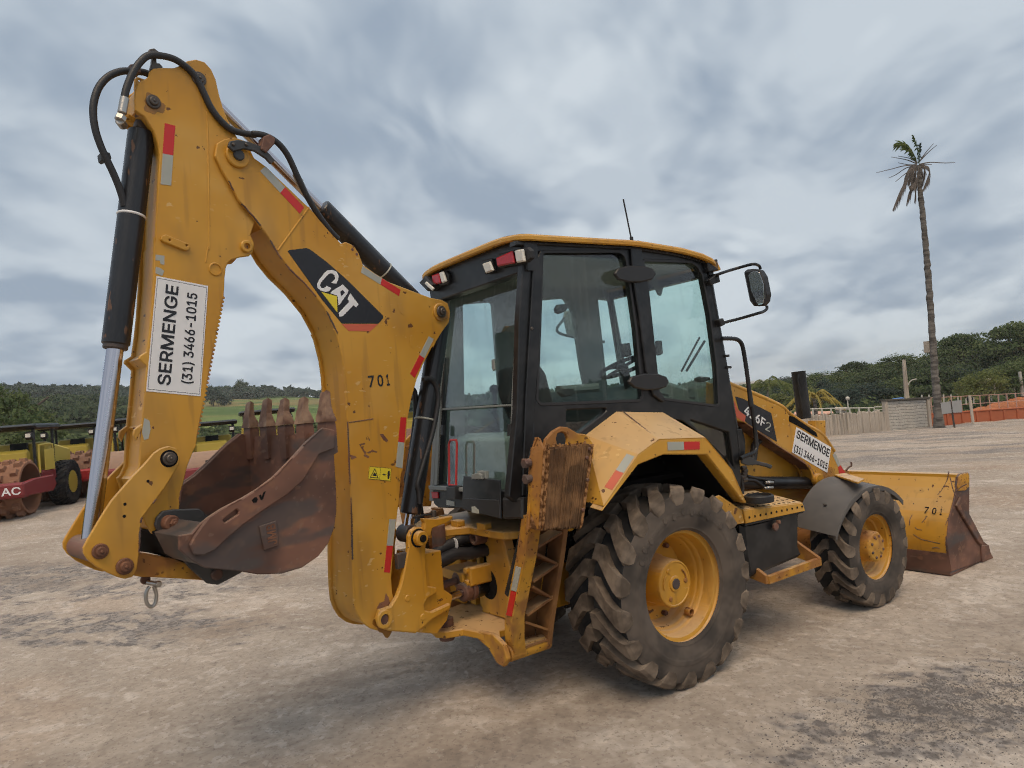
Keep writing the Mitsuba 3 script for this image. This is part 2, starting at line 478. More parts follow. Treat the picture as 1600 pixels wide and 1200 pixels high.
def tube(pts, r, n=10, k=8, smooth=True):
    p = curve(pts, k) if smooth else np.asarray(pts, float)
    t = np.gradient(p, axis=0)
    t /= np.linalg.norm(t, axis=1, keepdims=True) + 1e-12
    a0 = frame_from(t[0])[0]
    A = []
    for d in t:
        a0 = a0 - d * (a0 @ d)
        a0 /= np.linalg.norm(a0)
        A.append(a0)
    A = np.array(A)
    Bv = np.cross(t, A)
    ang = np.arange(n) * 2 * math.pi / n
    rr = np.broadcast_to(r, (len(p),))
    V = p[:, None] + rr[:, None, None] * (np.cos(ang)[None, :, None] * A[:, None] + np.sin(ang)[None, :, None] * Bv[:, None])
    i, j = np.meshgrid(np.arange(len(p) - 1), np.arange(n), indexing='ij')
    q = np.stack([i * n + j, i * n + (j + 1) % n, (i + 1) * n + (j + 1) % n, (i + 1) * n + j], -1).reshape(-1, 4)
    F = [q[:, [0, 1, 2]], q[:, [0, 2, 3]]]
    V = np.vstack([V.reshape(-1, 3), p[0], p[-1]])
    N = len(p) * n
    j = np.arange(n)
    F += [np.stack([(j + 1) % n, j, j * 0 + N], 1), np.stack([N - n + j, N - n + (j + 1) % n, j * 0 + N + 1], 1)]
    return tm(V, np.vstack(F))


def strip(A, B, th=0.004, flip=False):
    """A bent sheet between two polylines with as many points each, th thick."""
    A, B = np.asarray(A, float), np.asarray(B, float)
    k = len(A)
    V = np.vstack([A, B])
    i = np.arange(k - 1)
    F = np.vstack([np.stack([i, i + 1, i + 1 + k], 1), np.stack([i, i + 1 + k, i + k], 1)])
    return thick(tm(V, F), th)


def thick(m, th):
    m = m.copy()
    n = meshkit.arrays(m, True)[2]
    v, f = m.vertices, m.faces
    k = len(v)
    V = np.vstack([v + n * th / 2, v - n * th / 2])
    F = [f, f[:, ::-1] + k]
    e = np.sort(m.edges, 1)
    u, idx, cnt = np.unique(e, axis=0, return_index=True, return_counts=True)
    ed = m.edges[idx[cnt == 1]]
    F += [np.stack([ed[:, 1], ed[:, 0], ed[:, 0] + k], 1), np.stack([ed[:, 1], ed[:, 0] + k, ed[:, 1] + k], 1)]
    return tm(V, np.vstack(F))


def hull(pts):
    return trimesh.convex.convex_hull(np.asarray(pts, float))


def rounded(pts, r, k=5):
    """Rounds the corners of an outline."""
    p = Polygon(pts)
    if not p.is_valid:
        p = p.buffer(0)
    g = p.buffer(-r, quad_segs=k).buffer(2 * r, quad_segs=k).buffer(-r, quad_segs=k).simplify(r * 0.02 + 1e-4)
    if hasattr(g, 'geoms'):
        g = max(g.geoms, key=lambda q: q.area)
    return np.array(g.exterior.coords)[:-1]


def circle(c, r, n=24):
    t = np.arange(n) * 2 * math.pi / n
    return np.stack([c[0] + r * np.cos(t), c[1] + r * np.sin(t)], 1)


def lettering(text, h, o, ux, uy, bold=True, width=None, depth=0.0015):
    """Raised print: starts at o, reads along ux with the capitals' height along uy; width stretches it to a length."""
    m = meshkit.text_mesh(text, h, depth, bold)
    if width:
        s = width / np.ptp(m.vertices[:, 0])
        m.vertices[:, 0] = (m.vertices[:, 0] - m.vertices[:, 0].min()) * s
    ux, uy = np.asarray(ux, float), np.asarray(uy, float)
    ux /= np.linalg.norm(ux)
    uy = uy - ux * (uy @ ux)
    uy /= np.linalg.norm(uy)
    M = np.eye(4)
    M[:3, 0], M[:3, 1], M[:3, 2], M[:3, 3] = ux, uy, np.cross(ux, uy), o
    return moved(m, M)


USED = {}


def numbered(key):
    """The key itself the first time, then key_001, key_002 ..."""
    k = USED.get(key, -1) + 1
    USED[key] = k
    return key if k == 0 else f'{key}_{k:03d}'


def obj(name, mesh, m, parent=None, smooth=32, label=None):
    """One entry of the scene; parent is the key it belongs to."""
    key = numbered(f'{parent}__{name}' if parent else name)
    scene[key] = mikit.ply(mesh, m, smooth=smooth)
    if label:
        labels[key] = {'label': label}
    return key


def thing(name, label, cat, group=None):
    key = numbered(name)
    labels[key] = {'label': label, 'category': cat}
    if group:
        labels[key]['group'] = group
    return key

# ------------------------------------------------------------------ the backhoe loader
# x forwards, y to the left, z up; the rear axle stands over the origin. The arm is swung a little to the right.
H = thing('backhoe_loader', 'large yellow backhoe loader with raised rear arm, black cab frame and muddy tyres', 'backhoe loader')


def A(name, mesh, m, parent, **k):
    """A piece given in the arm frame."""
    return obj(name, arm(mesh), m, parent, **k)


def pin_set(parent, c, y, r, m='rust_bright', out=0.022, name='pin', side=1):
    """A pin end with its washer standing proud of a plate face at y (arm frame)."""
    x, z = c
    m1 = join(rod((x, y - 0.004, z), (x, y + out * 0.45, z), r), rod((x, y, z), (x, y + out, z), r * 0.62, n=24), rod((x, y, z), (x, y + out * 1.25, z), r * 0.2, n=12))
    return A(name, m1, m, parent)


def tape(parent, quad, y, fr, order=('red', 'silver'), face=1):
    """Conspicuity tape: two equal halves of a quadrilateral given by its long edges [a0,a1,b1,b0] in a plane y."""
    a0, a1, b1, b0 = [np.array(q, float) for q in quad]
    am, bm = (a0 + a1) / 2, (b0 + b1) / 2
    for (p, q, r, s), o in (((a0, am, bm, b0), order[0]), ((am, a1, b1, bm), order[1])):
        m = plate([p, q, r, s], y, y + 0.0016 * face, 0.0003)
        obj('red_reflector' if o == 'red' else 'silver_reflector', arm(m) if fr == 'arm' else m, 'red_tape' if o == 'red' else 'silver_tape', parent, smooth=False)


# ---- stick
ST = f'{H}__stick'
stick_out = [(1.709, 3.371), (1.707, 3.429), (1.701, 3.471), (1.685, 3.507), (1.645, 3.542), (1.633, 3.557), (1.629, 3.577), (1.61, 3.599), (1.57, 3.614), (1.512, 3.63), (1.481, 3.651), (1.443, 3.685), (1.399, 3.706), (1.356, 3.705), (1.324, 3.675), (1.305, 3.629), (1.293, 3.552), (1.278, 3.489), (1.26, 3.436), (1.214, 3.347)] + [(1.136, 3.266), (1.067, 3.152), (1.101, 3.031), (1.182, 2.839), (1.165, 2.796), (1.174, 2.75), (1.199, 2.725), (1.243, 2.716), (1.296, 2.696), (1.316, 2.677), (1.327, 2.653), (1.337, 2.603), (1.349, 2.505)] + [(1.356, 2.496), (1.534, 1.815)] + [(1.541, 1.768), (1.552, 1.755), (1.588, 1.683), (1.613, 1.606), (1.631, 1.552), (1.64, 1.489), (1.645, 1.441), (1.654, 1.395), (1.689, 1.36), (1.735, 1.363), (1.77, 1.393), (1.792, 1.436), (1.801, 1.469), (1.823, 1.581), (1.839, 1.653)] + [(1.824, 1.666), (1.803, 1.706), (1.793, 1.787)] + [(1.781, 1.87), (1.806, 1.821), (1.818, 1.846), (1.812, 1.873), (1.78, 1.895), (1.76, 2.018), (1.739, 2.159), (1.77, 2.196), (1.767, 2.209), (1.735, 2.229), (1.717, 2.319), (1.7, 2.423), (1.68, 2.578), (1.662, 2.775)] + [(1.659, 2.752), (1.617, 3.12), (1.61, 3.179), (1.614, 3.233), (1.631, 3.291), (1.669, 3.352)]
A('stick_body', join(plate(stick_out, 0.088, 0.108, 0.004), plate(stick_out, -0.108, -0.088, 0.004)), 'yellow', ST)
sp = Polygon(stick_out).buffer(-0.014)
sp = max(sp.geoms, key=lambda g: g.area) if hasattr(sp, 'geoms') else sp
A('web', plate(np.array(sp.exterior.simplify(0.003).coords)[:-1], -0.0875, 0.0875, 0.003), 'yellow', ST)
# rolled seam down the near plate, drilled lug, cast rings
seam = [(1.365, 3.446), (1.376, 3.208), (1.404, 2.771)]+[(1.412, 2.751), (1.429, 2.672)]
A('weld_seam', tube([(x, 0.108, z) for x, z in seam], 0.004, 6, 4), 'yellow', ST)
bl = [(1.636, 2.777), (1.616, 2.788), (1.51, 2.753), (1.503, 2.74), (1.512, 2.724), (1.529, 2.719), (1.63, 2.752), (1.64, 2.762)]
bh = [(1.599, 2.763), (1.521, 2.745)]
A('drilled_lug', plate(bl, 0.108, 0.124, 0.003, [circle(c, 0.0055, 12) for c in bh]), 'yellow', ST)
c = [(1.383, 2.641)][0]
A('cast_ring', arm(tm([], np.zeros((0, 3)))) if False else collar((c[0], .104, c[1]), (c[0], .114, c[1]), .034, .027), 'yellow', ST)
c = [(1.213, 2.772)][0]
A('bush', collar((c[0], .06, c[1]), (c[0], .124, c[1]), .032, .017), 'yellow', ST)
A('bore', rod((c[0], .05, c[1]), (c[0], .108, c[1]), .0172), 'rust', ST)
# toothed grip strip on the front edge
ed = np.array([(1.353, 2.509), (1.536, 1.819)])
n_t, prof = 34, []
for i in range(n_t):
    for s, h in ((0.0, 0.002), (0.25, 0.011), (0.6, 0.011), (0.8, 0.002)):
        q = ed[0] + (ed[1] - ed[0]) * (i + s) / n_t
        nn = np.array([ed[0][1] - ed[1][1], ed[1][0] - ed[0][0]])
        nn /= np.linalg.norm(nn)
        prof.append(q - nn * h if nn[0] > 0 else q + nn * h)
nn = np.array([ed[0][1] - ed[1][1], ed[1][0] - ed[0][0]]) / np.linalg.norm(ed[1] - ed[0])
nn = nn if nn[0] > 0 else -nn
back = [ed[1] + nn * 0.025, ed[0] + nn * 0.025]
A('grip_strip', plate(prof + back, 0.040, 0.1075, 0.001), 'yellow_worn', ST, smooth=False)
# pins seen on the near face
pin_set(ST, [(1.624, 3.431)][0], .109, .034, 'dark_steel')
pin_set(ST, [(1.394, 3.606)][0], .109, .036, 'dark_steel')
# tape, sticker with phone number, scraped remains
tape(ST, [(1.577, 3.339), (1.618, 3.033), (1.569, 3.035), (1.528, 3.337)], .1085, 'arm')
sg = [(1.667, 2.587), (1.426, 2.554), (1.504, 2.008), (1.751, 2.045)]
A('phone_sticker', plate(sg, .1085, .1100, .0003), 'white_print', ST, label='white phone sticker down the outer arm')
sb = np.array(sg); cen = sb.mean(0)
o1, i1 = cen + (sb - cen) * np.array([0.955, 0.968]), cen + (sb - cen) * np.array([0.94, 0.96])
A('sticker_border', plate(o1, .1102, .1106, .0001, [i1]), 'black_print', ST, smooth=False)


def arm_text(name, parent, text, a, b, top, y, m='black_print', bold=True):
    """Lettering from a to b (baseline, arm plane), top = a point at cap height above a."""
    a, b, top = [np.array((q[0], y, q[1])) for q in (a, b, top)]
    L = np.linalg.norm(b - a)
    h = np.linalg.norm((top - a) - (b - a) * ((top - a) @ (b - a)) / L**2)
    t = lettering(text, h, (0, 0, 0), (1, 0, 0), (0, 1, 0), bold, L)
    ux = (b - a) / L
    uy = (top - a) - ux * ((top - a) @ ux)
    uy /= np.linalg.norm(uy)
    M = np.eye(4)
    M[:3, 0], M[:3, 1], M[:3, 2], M[:3, 3] = ux, uy, np.cross(ux, uy), a
    return A(name, moved(t, M), m, parent, smooth=False)


q = [(1.644, 2.066), (1.571, 2.542), (1.699, 2.073)]
arm_text('sticker_lettering', ST, 'SERMENGE', q[0], q[1], q[2], .1104)
q = [(1.543, 2.07), (1.484, 2.511), (1.588, 2.077)]
arm_text('sticker_lettering', ST, '(31) 3466-1015', q[0], q[1], q[2], .1104)
for s in ('610,105 662,112 664,165 640,160 612,150', '608,180 660,195 655,228 610,222'):
    pass
A('scraped_patch', plate([(1.664, 2.69), (1.624, 2.687), (1.628, 2.643), (1.645, 2.646), (1.647, 2.662), (1.667, 2.662)], .1085, .1092, .0002), 'silver_tape', ST, smooth=False)
A('scraped_patch', plate([(1.668, 2.631), (1.649, 2.627), (1.63, 2.614), (1.641, 2.589), (1.671, 2.6)], .1085, .1092, .0002), 'silver_tape', ST, smooth=False)
A('scraped_patch', plate([(1.767, 1.922), (1.745, 1.908), (1.743, 1.868), (1.755, 1.826), (1.774, 1.821), (1.781, 1.856)], .1085, .1092, .0002), 'silver_tape', ST, smooth=False)
# hose clamp bracket on the head
q = [(1.624, 3.59), (1.619, 3.608), (1.613, 3.627), (1.607, 3.662), (1.63, 3.672), (1.619, 3.694), (1.596, 3.706), (1.575, 3.695), (1.573, 3.676), (1.59, 3.66), (1.589, 3.635), (1.576, 3.638), (1.562, 3.623), (1.568, 3.606)]
A('hose_bracket', plate(q, .075, .100, .003), 'dark_steel', ST)
q = [(1.696, 3.483), (1.691, 3.534), (1.681, 3.548), (1.666, 3.547), (1.639, 3.544), (1.636, 3.531), (1.669, 3.498), (1.687, 3.461)]
A('head_lug', plate(q, .070, .086, .003, [circle([(1.67, 3.533)][0], .006, 10)]), 'yellow', ST)

# ---- bucket cylinder along the back of the stick
BC = f'{H}__bucket_cylinder'
c0, c1 = [(1.617, 3.449)][0], [(1.831, 2.272)][0]
c2 = [(1.992, 1.399)][0]
P = lambda c, y=0: np.array((c[0], y, c[1]))
dirv = (P(c1) - P(c0)) / np.linalg.norm(P(c1) - P(c0))
b0 = P([(1.647, 3.316)][0])
A('barrel', rod(b0, P(c1), .060, .006, 40), 'barrel_paint', BC)
A('gland', rod(P(c1) - dirv * .004, P(c1) + dirv * .020, .053, .004, 36), 'black_steel', BC)
A('rod', rod(P(c1), P(c2), .036, .003, 40), 'chrome', BC)
A('barrel_eye', join(rod(P(c0, -.05), P(c0, .05), .052), rod(P(c0), b0 + dirv * .01, .040)), 'dark_steel', BC)
t = P([(1.721, 2.893)][0])
A('tie_strap', collar(t - dirv * .006, t + dirv * .006, .0645, .0585, 36), 'white_print', BC)
A('port', rod(P([(1.693, 3.353)][0], .03), P([(1.734, 3.358)][0], .05), .017), 'yellow_worn', BC)

# ---- bucket link plates
LK = f'{H}__bucket_linkage'
lk = rounded([(1.724, 1.777), (1.686, 1.784), (1.653, 1.77), (1.639, 1.73), (1.648, 1.691), (1.671, 1.66), (1.698, 1.622), (1.723, 1.589), (1.771, 1.536), (1.802, 1.501), (1.824, 1.476), (1.834, 1.432), (1.841, 1.373), (1.848, 1.313), (1.86, 1.256), (1.879, 1.226), (1.912, 1.225), (1.939, 1.239), (1.977, 1.267), (2.015, 1.299), (2.048, 1.338), (2.062, 1.367), (2.062, 1.392), (2.05, 1.415), (2.025, 1.453), (1.981, 1.519), (1.944, 1.571), (1.893, 1.623), (1.848, 1.669), (1.802, 1.71), (1.755, 1.759)], .01)
for s in (1, -1):
    A('link_plate', plate(lk, s * .142, s * .161, .004), 'yellow', LK)
for px_, r, mm in (([(1.69, 1.726)][0], .031, 'dark_steel'), ([(2.001, 1.365)][0], .033, 'rust_bright'), ([(1.91, 1.28)][0], .036, 'rust_bright')):
    pin_set(LK, px_, .1615, r, mm, .028)
c = [(1.69, 1.726)][0]
A('grease_ring', collar((c[0], .1605, c[1]), (c[0], .1625, c[1]), .040, .030), 'dark_void', LK)
c = [(2.001, 1.365)][0]
A('cross_tube', rod((c[0], -.140, c[1]), (c[0], .140, c[1]), .052), 'rust', LK)
c2b, c3b = [(1.845, 1.256)][0], [(1.452, 1.129)][0]
lb = rounded([(1.849, 1.317), (1.814, 1.31), (1.667, 1.252), (1.607, 1.213), (1.546, 1.165), (1.446, 1.16), (1.432, 1.115), (1.484, 1.098), (1.565, 1.128), (1.689, 1.166), (1.821, 1.203), (1.87, 1.226)], .008)
A('link_bar', join(plate(lb, .045, .075, .004), plate(lb, -.075, -.045, .004), plate(lb, -.045, .045, .002)), 'yellow_worn', LK)
for cx in ('570,345', '430,480', '428,550'):
    pass
for c in [(1.788, 1.635), (1.89, 1.548), (1.896, 1.496)]:
    A('hole', rod((c[0], .1600, c[1]), (c[0], .1622, c[1]), .007, n=12), 'dark_void', LK)

# shackle hanging from the link bar: a thing of its own
SH = thing('shackle', 'steel bow shackle hanging under the yellow link beside the digging bucket', 'shackle')
c = [(1.777, 1.171)][0]
obj('lug', arm(plate(circle(c, .021, 16), -.008, .012, .003)), 'rust', SH)
bw = [(1.77, 1.142), (1.783, 1.125), (1.79, 1.092), (1.783, 1.06), (1.767, 1.048), (1.75, 1.061), (1.743, 1.095), (1.748, 1.125), (1.752, 1.137)]
obj('bow', arm(tube([(x, .03, z) for x, z in bw], .0085, 10, 6)), 'bright_steel', SH)
c, c2 = [(1.78, 1.162)][0], [(1.739, 1.146)][0]
obj('bolt', arm(join(rod((c[0], .02, c[1]), (c2[0], .04, c2[1]), .011, n=12), rod((c2[0], .03, c2[1]), (c2[0] - .004, .055, c2[1]), .016, n=6))), 'bright_steel', SH, smooth=False)

# ---- digging bucket
BK = f'{H}__digging_bucket'
WB = .45
back = [(0.996, 1.777), (1.001, 1.675), (1.003, 1.573), (1.005, 1.472), (1.012, 1.381), (1.032, 1.304), (1.073, 1.231), (1.134, 1.18), (1.225, 1.146), (1.33, 1.142), (1.448, 1.166), (1.542, 1.204), (1.682, 1.249), (1.74, 1.298), (1.783, 1.35)]
rim = [(1.779, 1.408), (1.724, 1.407), (1.687, 1.442), (1.648, 1.465), (1.594, 1.49), (1.497, 1.521), (1.417, 1.553), (1.335, 1.598), (1.247, 1.664), (1.154, 1.742), (1.059, 1.801)]
side = rounded(back + rim, .006)
for s in (1, -1):
    A('side_plate', plate(side, s * (WB - .018), s * WB, .004), 'rust', BK)
sh = np.array(back)
shell = [(x, z) for x, z in sh]
ctr = np.array(side).mean(0)
cb = curve(np.array(shell)[:-3], 4)
tn = np.gradient(cb, axis=0)
nr = np.stack([-tn[:, 1], tn[:, 0]], 1)
nr /= np.linalg.norm(nr, axis=1, keepdims=True)
nr *= np.sign(((ctr - cb) * nr).sum(1, keepdims=True))
A('shell', plate(np.vstack([cb + nr * .003, (cb + nr * .021)[::-1]]), -WB + .012, WB - .012, .002), 'rust', BK)
# wear strap along the near and far side rims (side cutter)
cut = rounded([(1.064, 1.805), (1.157, 1.744), (1.252, 1.666), (1.34, 1.601), (1.424, 1.556), (1.503, 1.522), (1.598, 1.493), (1.654, 1.467), (1.692, 1.43), (1.729, 1.387), (1.746, 1.362), (1.73, 1.318), (1.69, 1.307), (1.638, 1.321), (1.589, 1.355), (1.511, 1.403), (1.413, 1.45), (1.284, 1.505), (1.195, 1.56), (1.098, 1.676), (1.007, 1.696), (0.999, 1.787)], .008)
slot = rounded([(1.598, 1.442), (1.533, 1.48), (1.521, 1.469), (1.527, 1.455), (1.59, 1.429)], .004)
for s in (1, -1):
    A('side_cutter', plate(cut, s * WB, s * (WB + .022), .005, [slot]), 'rust', BK)
q = [(1.449, 1.517), (1.437, 1.519), (1.431, 1.507), (1.439, 1.494), (1.453, 1.494), (1.46, 1.507)]
A('cutter_mark', plate(q, WB + .022, WB + .024, .0004), 'dark_void', BK)
q = [(1.425, 1.523), (1.415, 1.527), (1.412, 1.514), (1.401, 1.536), (1.391, 1.538), (1.408, 1.502), (1.417, 1.502)]
A('cutter_mark', plate(q, WB + .022, WB + .024, .0004), 'dark_void', BK)
# ears
ear = rounded([(1.723, 1.489), (1.677, 1.488), (1.56, 1.471), (1.534, 1.448), (1.537, 1.432), (1.491, 1.401), (1.451, 1.273), (1.367, 1.128), (1.453, 1.105), (1.498, 1.094), (1.546, 1.112), (1.62, 1.201), (1.69, 1.304), (1.744, 1.378), (1.763, 1.431), (1.753, 1.462)], .01)
for s in (1, -1):
    A('ear', plate(ear, s * .112, s * .135, .005), 'black_steel', BK)
eb = [(1.533, 1.446), (1.494, 1.414), (1.451, 1.273), (1.367, 1.128), (1.452, 1.118), (1.517, 1.171), (1.613, 1.29)]
A('ear_bridge', plate(rounded(eb, .006), -.112, .112, .004), 'black_steel', BK)
# top plate that carries the ears: boxes the back of the bucket in
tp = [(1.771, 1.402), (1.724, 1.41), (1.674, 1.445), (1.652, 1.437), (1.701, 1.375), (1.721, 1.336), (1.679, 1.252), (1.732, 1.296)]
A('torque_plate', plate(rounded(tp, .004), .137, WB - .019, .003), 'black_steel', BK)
A('torque_plate', plate(rounded(tp, .004), -WB + .02, .135, .003), 'dark_void', BK)  # black steel, coloured near black to carry the shade between the ears
c = [(1.704, 1.432)][0]
A('pivot_pin', rod((c[0], -.17, c[1]), (c[0], .185, c[1]), .0355, .006), 'rust_bright', BK)
A('pin_nut', join(rod((c[0] - .006, .183, c[1]), (c[0] - .006, .20, c[1]), .021, n=6), rod((c[0] - .006, .195, c[1]), (c[0] - .006, .208, c[1]), .011, n=12)), 'rust_bright', BK, smooth=False)
c = [(1.503, 1.146)][0]
A('link_pin', rod((c[0], -.15, c[1]), (c[0], .15, c[1]), .027, .005), 'rust', BK)
# maker's plate cast on the side
q = np.array([(1.428, 1.383), (1.342, 1.394), (1.339, 1.277), (1.413, 1.269)])
A('maker_plate', plate(rounded(q, .004), WB, WB + .012, .003), 'rust', BK)
ax_, bx_ = q[3] * .8 + q[0] * .2, q[0] * .85 + q[3] * .15
arm_text('maker_lettering', BK, 'JMB', q[2] * .86 + q[3] * .14 + (q[1] - q[2]) * .1, q[1] * .86 + q[0] * .14 - (q[1] - q[2]) * .08, q[3] * .7 + q[2] * .3 + (q[1] - q[2]) * .1, WB + .0125, 'rust_bright')
# five teeth: adapter on the lip, worn tip above it
lip = np.array([(1.01, 1.779)][0])
tt_ = np.array([(1.009, 1.993)][0])
for i in range(5):
    v = -WB + .045 + i * (2 * WB - .09) / 4
    if i == 4:
        v = WB - .035
    hw = .042
    dz = rng.uniform(-.014, .010)
    ad = hull([(lip[0] + dx, v + s * w_, lip[1] + z_) for s in (1, -1) for dx, w_, z_ in ((-.026, hw, -.105), (.026, hw * .7, -.13), (-.028, hw, .02), (.030, hw, .02), (-.024, hw * .95, .052), (.026, hw * .95, .052))])
    A('tooth_adapter', ad, 'rust', BK)
    zt, xt = tt_[1] + dz, tt_[0] - lip[0] + rng.uniform(-.004, .004)
    b_ = lip[1] + .053
    low_ = hull([(lip[0] + dx, v + s * w_, z_) for s in (1, -1) for dx, w_, z_ in ((-.028, hw * 1.15, b_), (.034, hw * 1.15, b_), (-.027, hw * 1.15, b_ + .014), (.032, hw * 1.15, b_ + .014), (-.010 + xt * .5, hw * .80, b_ + .075), (.022 + xt * .5, hw * .80, b_ + .075))])
    up_ = hull([(lip[0] + dx, v + s * w_, z_) for s in (1, -1) for dx, w_, z_ in ((-.012 + xt * .4, hw * .82, b_ + .05), (.026 + xt * .4, hw * .82, b_ + .05), (-.016 + xt, hw * .74, zt - .020), (.004 + xt, hw * .70, zt - .012 + s * .006))])
    mt_ = manifold3d.Manifold(manifold3d.Mesh(low_.vertices.astype(np.float32), low_.faces.astype(np.uint32))) + manifold3d.Manifold(manifold3d.Mesh(up_.vertices.astype(np.float32), up_.faces.astype(np.uint32)))
    mm_ = mt_.refine_to_length(.014).to_mesh()
    tip = tm(mm_.vert_properties[:, :3], mm_.tri_verts)
    nz = (meshkit.fbm(tip.vertices * 22 + i * 7, 3, 4) - .5) * .010
    tip.vertices += tip.vertex_normals * nz[:, None]
    A('tooth', tip, 'worn_tooth', BK, smooth=45)

# ---- boom
BO = f'{H}__boom'
WO = .130
boom_out = [(1.35, 3.217), (1.334, 3.284), (1.297, 3.313), (1.239, 3.335), (1.182, 3.329), (1.157, 3.283), (1.14, 3.247), (1.073, 3.211), (1.028, 3.173), (0.945, 3.11), (0.861, 3.043), (0.823, 3.016), (0.774, 2.962), (0.698, 2.888), (0.646, 2.842), (0.614, 2.856), (0.56, 2.839), (0.529, 2.794), (0.508, 2.73), (0.439, 2.692), (0.332, 2.64), (0.144, 2.592), (0.009, 2.559), (-0.08, 2.549), (-0.133, 2.529), (-0.148, 2.469), (-0.13, 2.405), (-0.056, 2.334), (-0.005, 2.276), (0.048, 2.197), (0.125, 2.09)] + [(0.027, 2.247), (0.119, 2.131), (0.176, 2.042), (0.227, 1.933), (0.254, 1.854), (0.276, 1.79), (0.3, 1.666), (0.34, 1.499)] + [(0.354, 1.479), (0.387, 1.323), (0.415, 1.211), (0.454, 1.07), (0.471, 0.969), (0.488, 0.885), (0.488, 0.798), (0.472, 0.724), (0.47, 0.654), (0.492, 0.608), (0.547, 0.593), (0.612, 0.616), (0.651, 0.637), (0.702, 0.684), (0.734, 0.743), (0.749, 0.798), (0.751, 0.88), (0.743, 1.029), (0.723, 1.276), (0.718, 1.401), (0.712, 1.527)] + [(0.703, 1.702), (0.699, 1.876), (0.693, 2.086), (0.7, 2.189), (0.725, 2.318), (0.767, 2.402), (0.819, 2.459)] + [(0.731, 2.349), (0.792, 2.466), (0.888, 2.581), (0.983, 2.668), (1.045, 2.744), (1.093, 2.83), (1.157, 2.916), (1.242, 3.005), (1.281, 3.085), (1.313, 3.137)]
boom_out = rounded(boom_out, .006)
A('boom_side', plate(boom_out, WO - .020, WO, .004), 'yellow', BO, label='near side plate of the boom')
A('boom_side', plate(boom_out, -WO, -WO + .020, .004), 'yellow', BO)
# box web: follows the outline but leaves the fork at the stick end open
web = Polygon(boom_out).buffer(-.016)
fork = Polygon([(1.438, 3.449), (0.933, 3.496), (0.828, 3.186), (0.979, 2.934), (1.145, 2.868), (1.478, 2.895)])
web = web.difference(fork)
web = max(web.geoms, key=lambda g: g.area) if hasattr(web, 'geoms') else web
A('boom_web', plate(np.array(web.exterior.simplify(.003).coords)[:-1], -WO + .020, WO - .020, .002), 'yellow', BO)
q = [(0.865, 2.998), (0.822, 3.031), (1.025, 2.762), (1.058, 2.802)]
q = [(0.838, 3.026), (1.047, 2.764)]
A('weld_step', tube([(q[0][0], WO, q[0][1]), (q[1][0], WO, q[1][1])], .005, 8, smooth=False), 'yellow', BO)
q = [(0.69, 1.814), (0.526, 1.822)]
A('weld_step', tube([(q[0][0], WO, q[0][1]), (q[1][0], WO, q[1][1])], .0035, 6, smooth=False), 'rust', BO)
# stick pivot collar with its hose bracket, boom cylinder pin, foot pin
c = [(1.234, 3.237)][0]
A('pivot_collar', join(rod((c[0], WO - .002, c[1]), (c[0], WO + .016, c[1]), .063, .006, 40)), 'yellow', BO)
A('pivot_pin', rod((c[0], -.15, c[1]), (c[0], WO + .030, c[1]), .029, .005), 'black_steel', BO)
q = rounded([(1.299, 3.262), (1.288, 3.291), (1.244, 3.308), (1.181, 3.31), (1.115, 3.299), (1.072, 3.268), (1.044, 3.239), (1.07, 3.214), (1.098, 3.24), (1.155, 3.266), (1.213, 3.268), (1.271, 3.243)], .006)
A('hose_bracket', plate(q, WO + .026, WO + .044, .004), 'black_steel', BO)
for c_ in [(1.271, 3.276), (1.202, 3.29), (1.11, 3.278)]:
    A('bracket_bolt', rod((c_[0], WO + .040, c_[1]), (c_[0], WO + .054, c_[1]), .009, n=6), 'dark_steel', BO, smooth=False)
c = [(-0.055, 2.469)][0]
A('pin_boss', rod((c[0], WO - .002, c[1]), (c[0], WO + .012, c[1]), .056, .005, 36), 'yellow', BO)
pin_set(BO, c, WO + .012, .038, 'dark_steel', .03)
c = [(0.552, 0.666)][0]
A('foot_boss', join(rod((c[0], WO - .002, c[1]), (c[0], WO + .02, c[1]), .058, .005, 36)), 'yellow_worn', BO)
A('foot_collar', collar((c[0], WO + .015, c[1]), (c[0], WO + .03, c[1]), .047, .028), 'yellow_worn', BO)
c = [(0.544, 0.667)][0]
A('foot_pin', rod((c[0], -.16, c[1]), (c[0], WO + .026, c[1]), .028), 'rust', BO)
for c_ in [(0.574, 2.815), (0.547, 2.79)]:
    A('lug_hole', rod((c_[0], WO - .002, c_[1]), (c_[0], WO + .0015, c_[1]), .009, n=14), 'rust', BO)
# pressed marks
for s in ([(0.284, 2.511), (0.249, 2.51), (0.226, 2.47), (0.236, 2.437), (0.258, 2.449), (0.279, 2.481)], [(0.213, 2.311), (0.186, 2.315), (0.173, 2.278), (0.189, 2.232), (0.209, 2.252)]):
    A('pressed_mark', plate(rounded(s, .002), WO, WO + .002, .0012), 'yellow', BO)
# tapes
tape(BO, [(1.114, 3.181), (0.899, 2.982), (0.868, 3.022), (1.083, 3.212)], WO, 'arm', ('silver', 'red'))
tape(BO, [(0.528, 2.683), (0.263, 2.557), (0.248, 2.597), (0.515, 2.722)], WO, 'arm', ('silver', 'red'))
tape(BO, [(0.014, 2.293), (0.194, 2.05), (0.228, 2.077), (0.054, 2.31)], WO, 'arm', ('silver', 'red'))
tape(BO, [(0.283, 1.812), (0.344, 1.509), (0.393, 1.526), (0.326, 1.817)], WO, 'arm', ('red', 'silver'))
tape(BO, [(0.422, 1.217), (0.495, 0.918), (0.536, 0.931), (0.469, 1.226)], WO, 'arm', ('silver', 'red'))
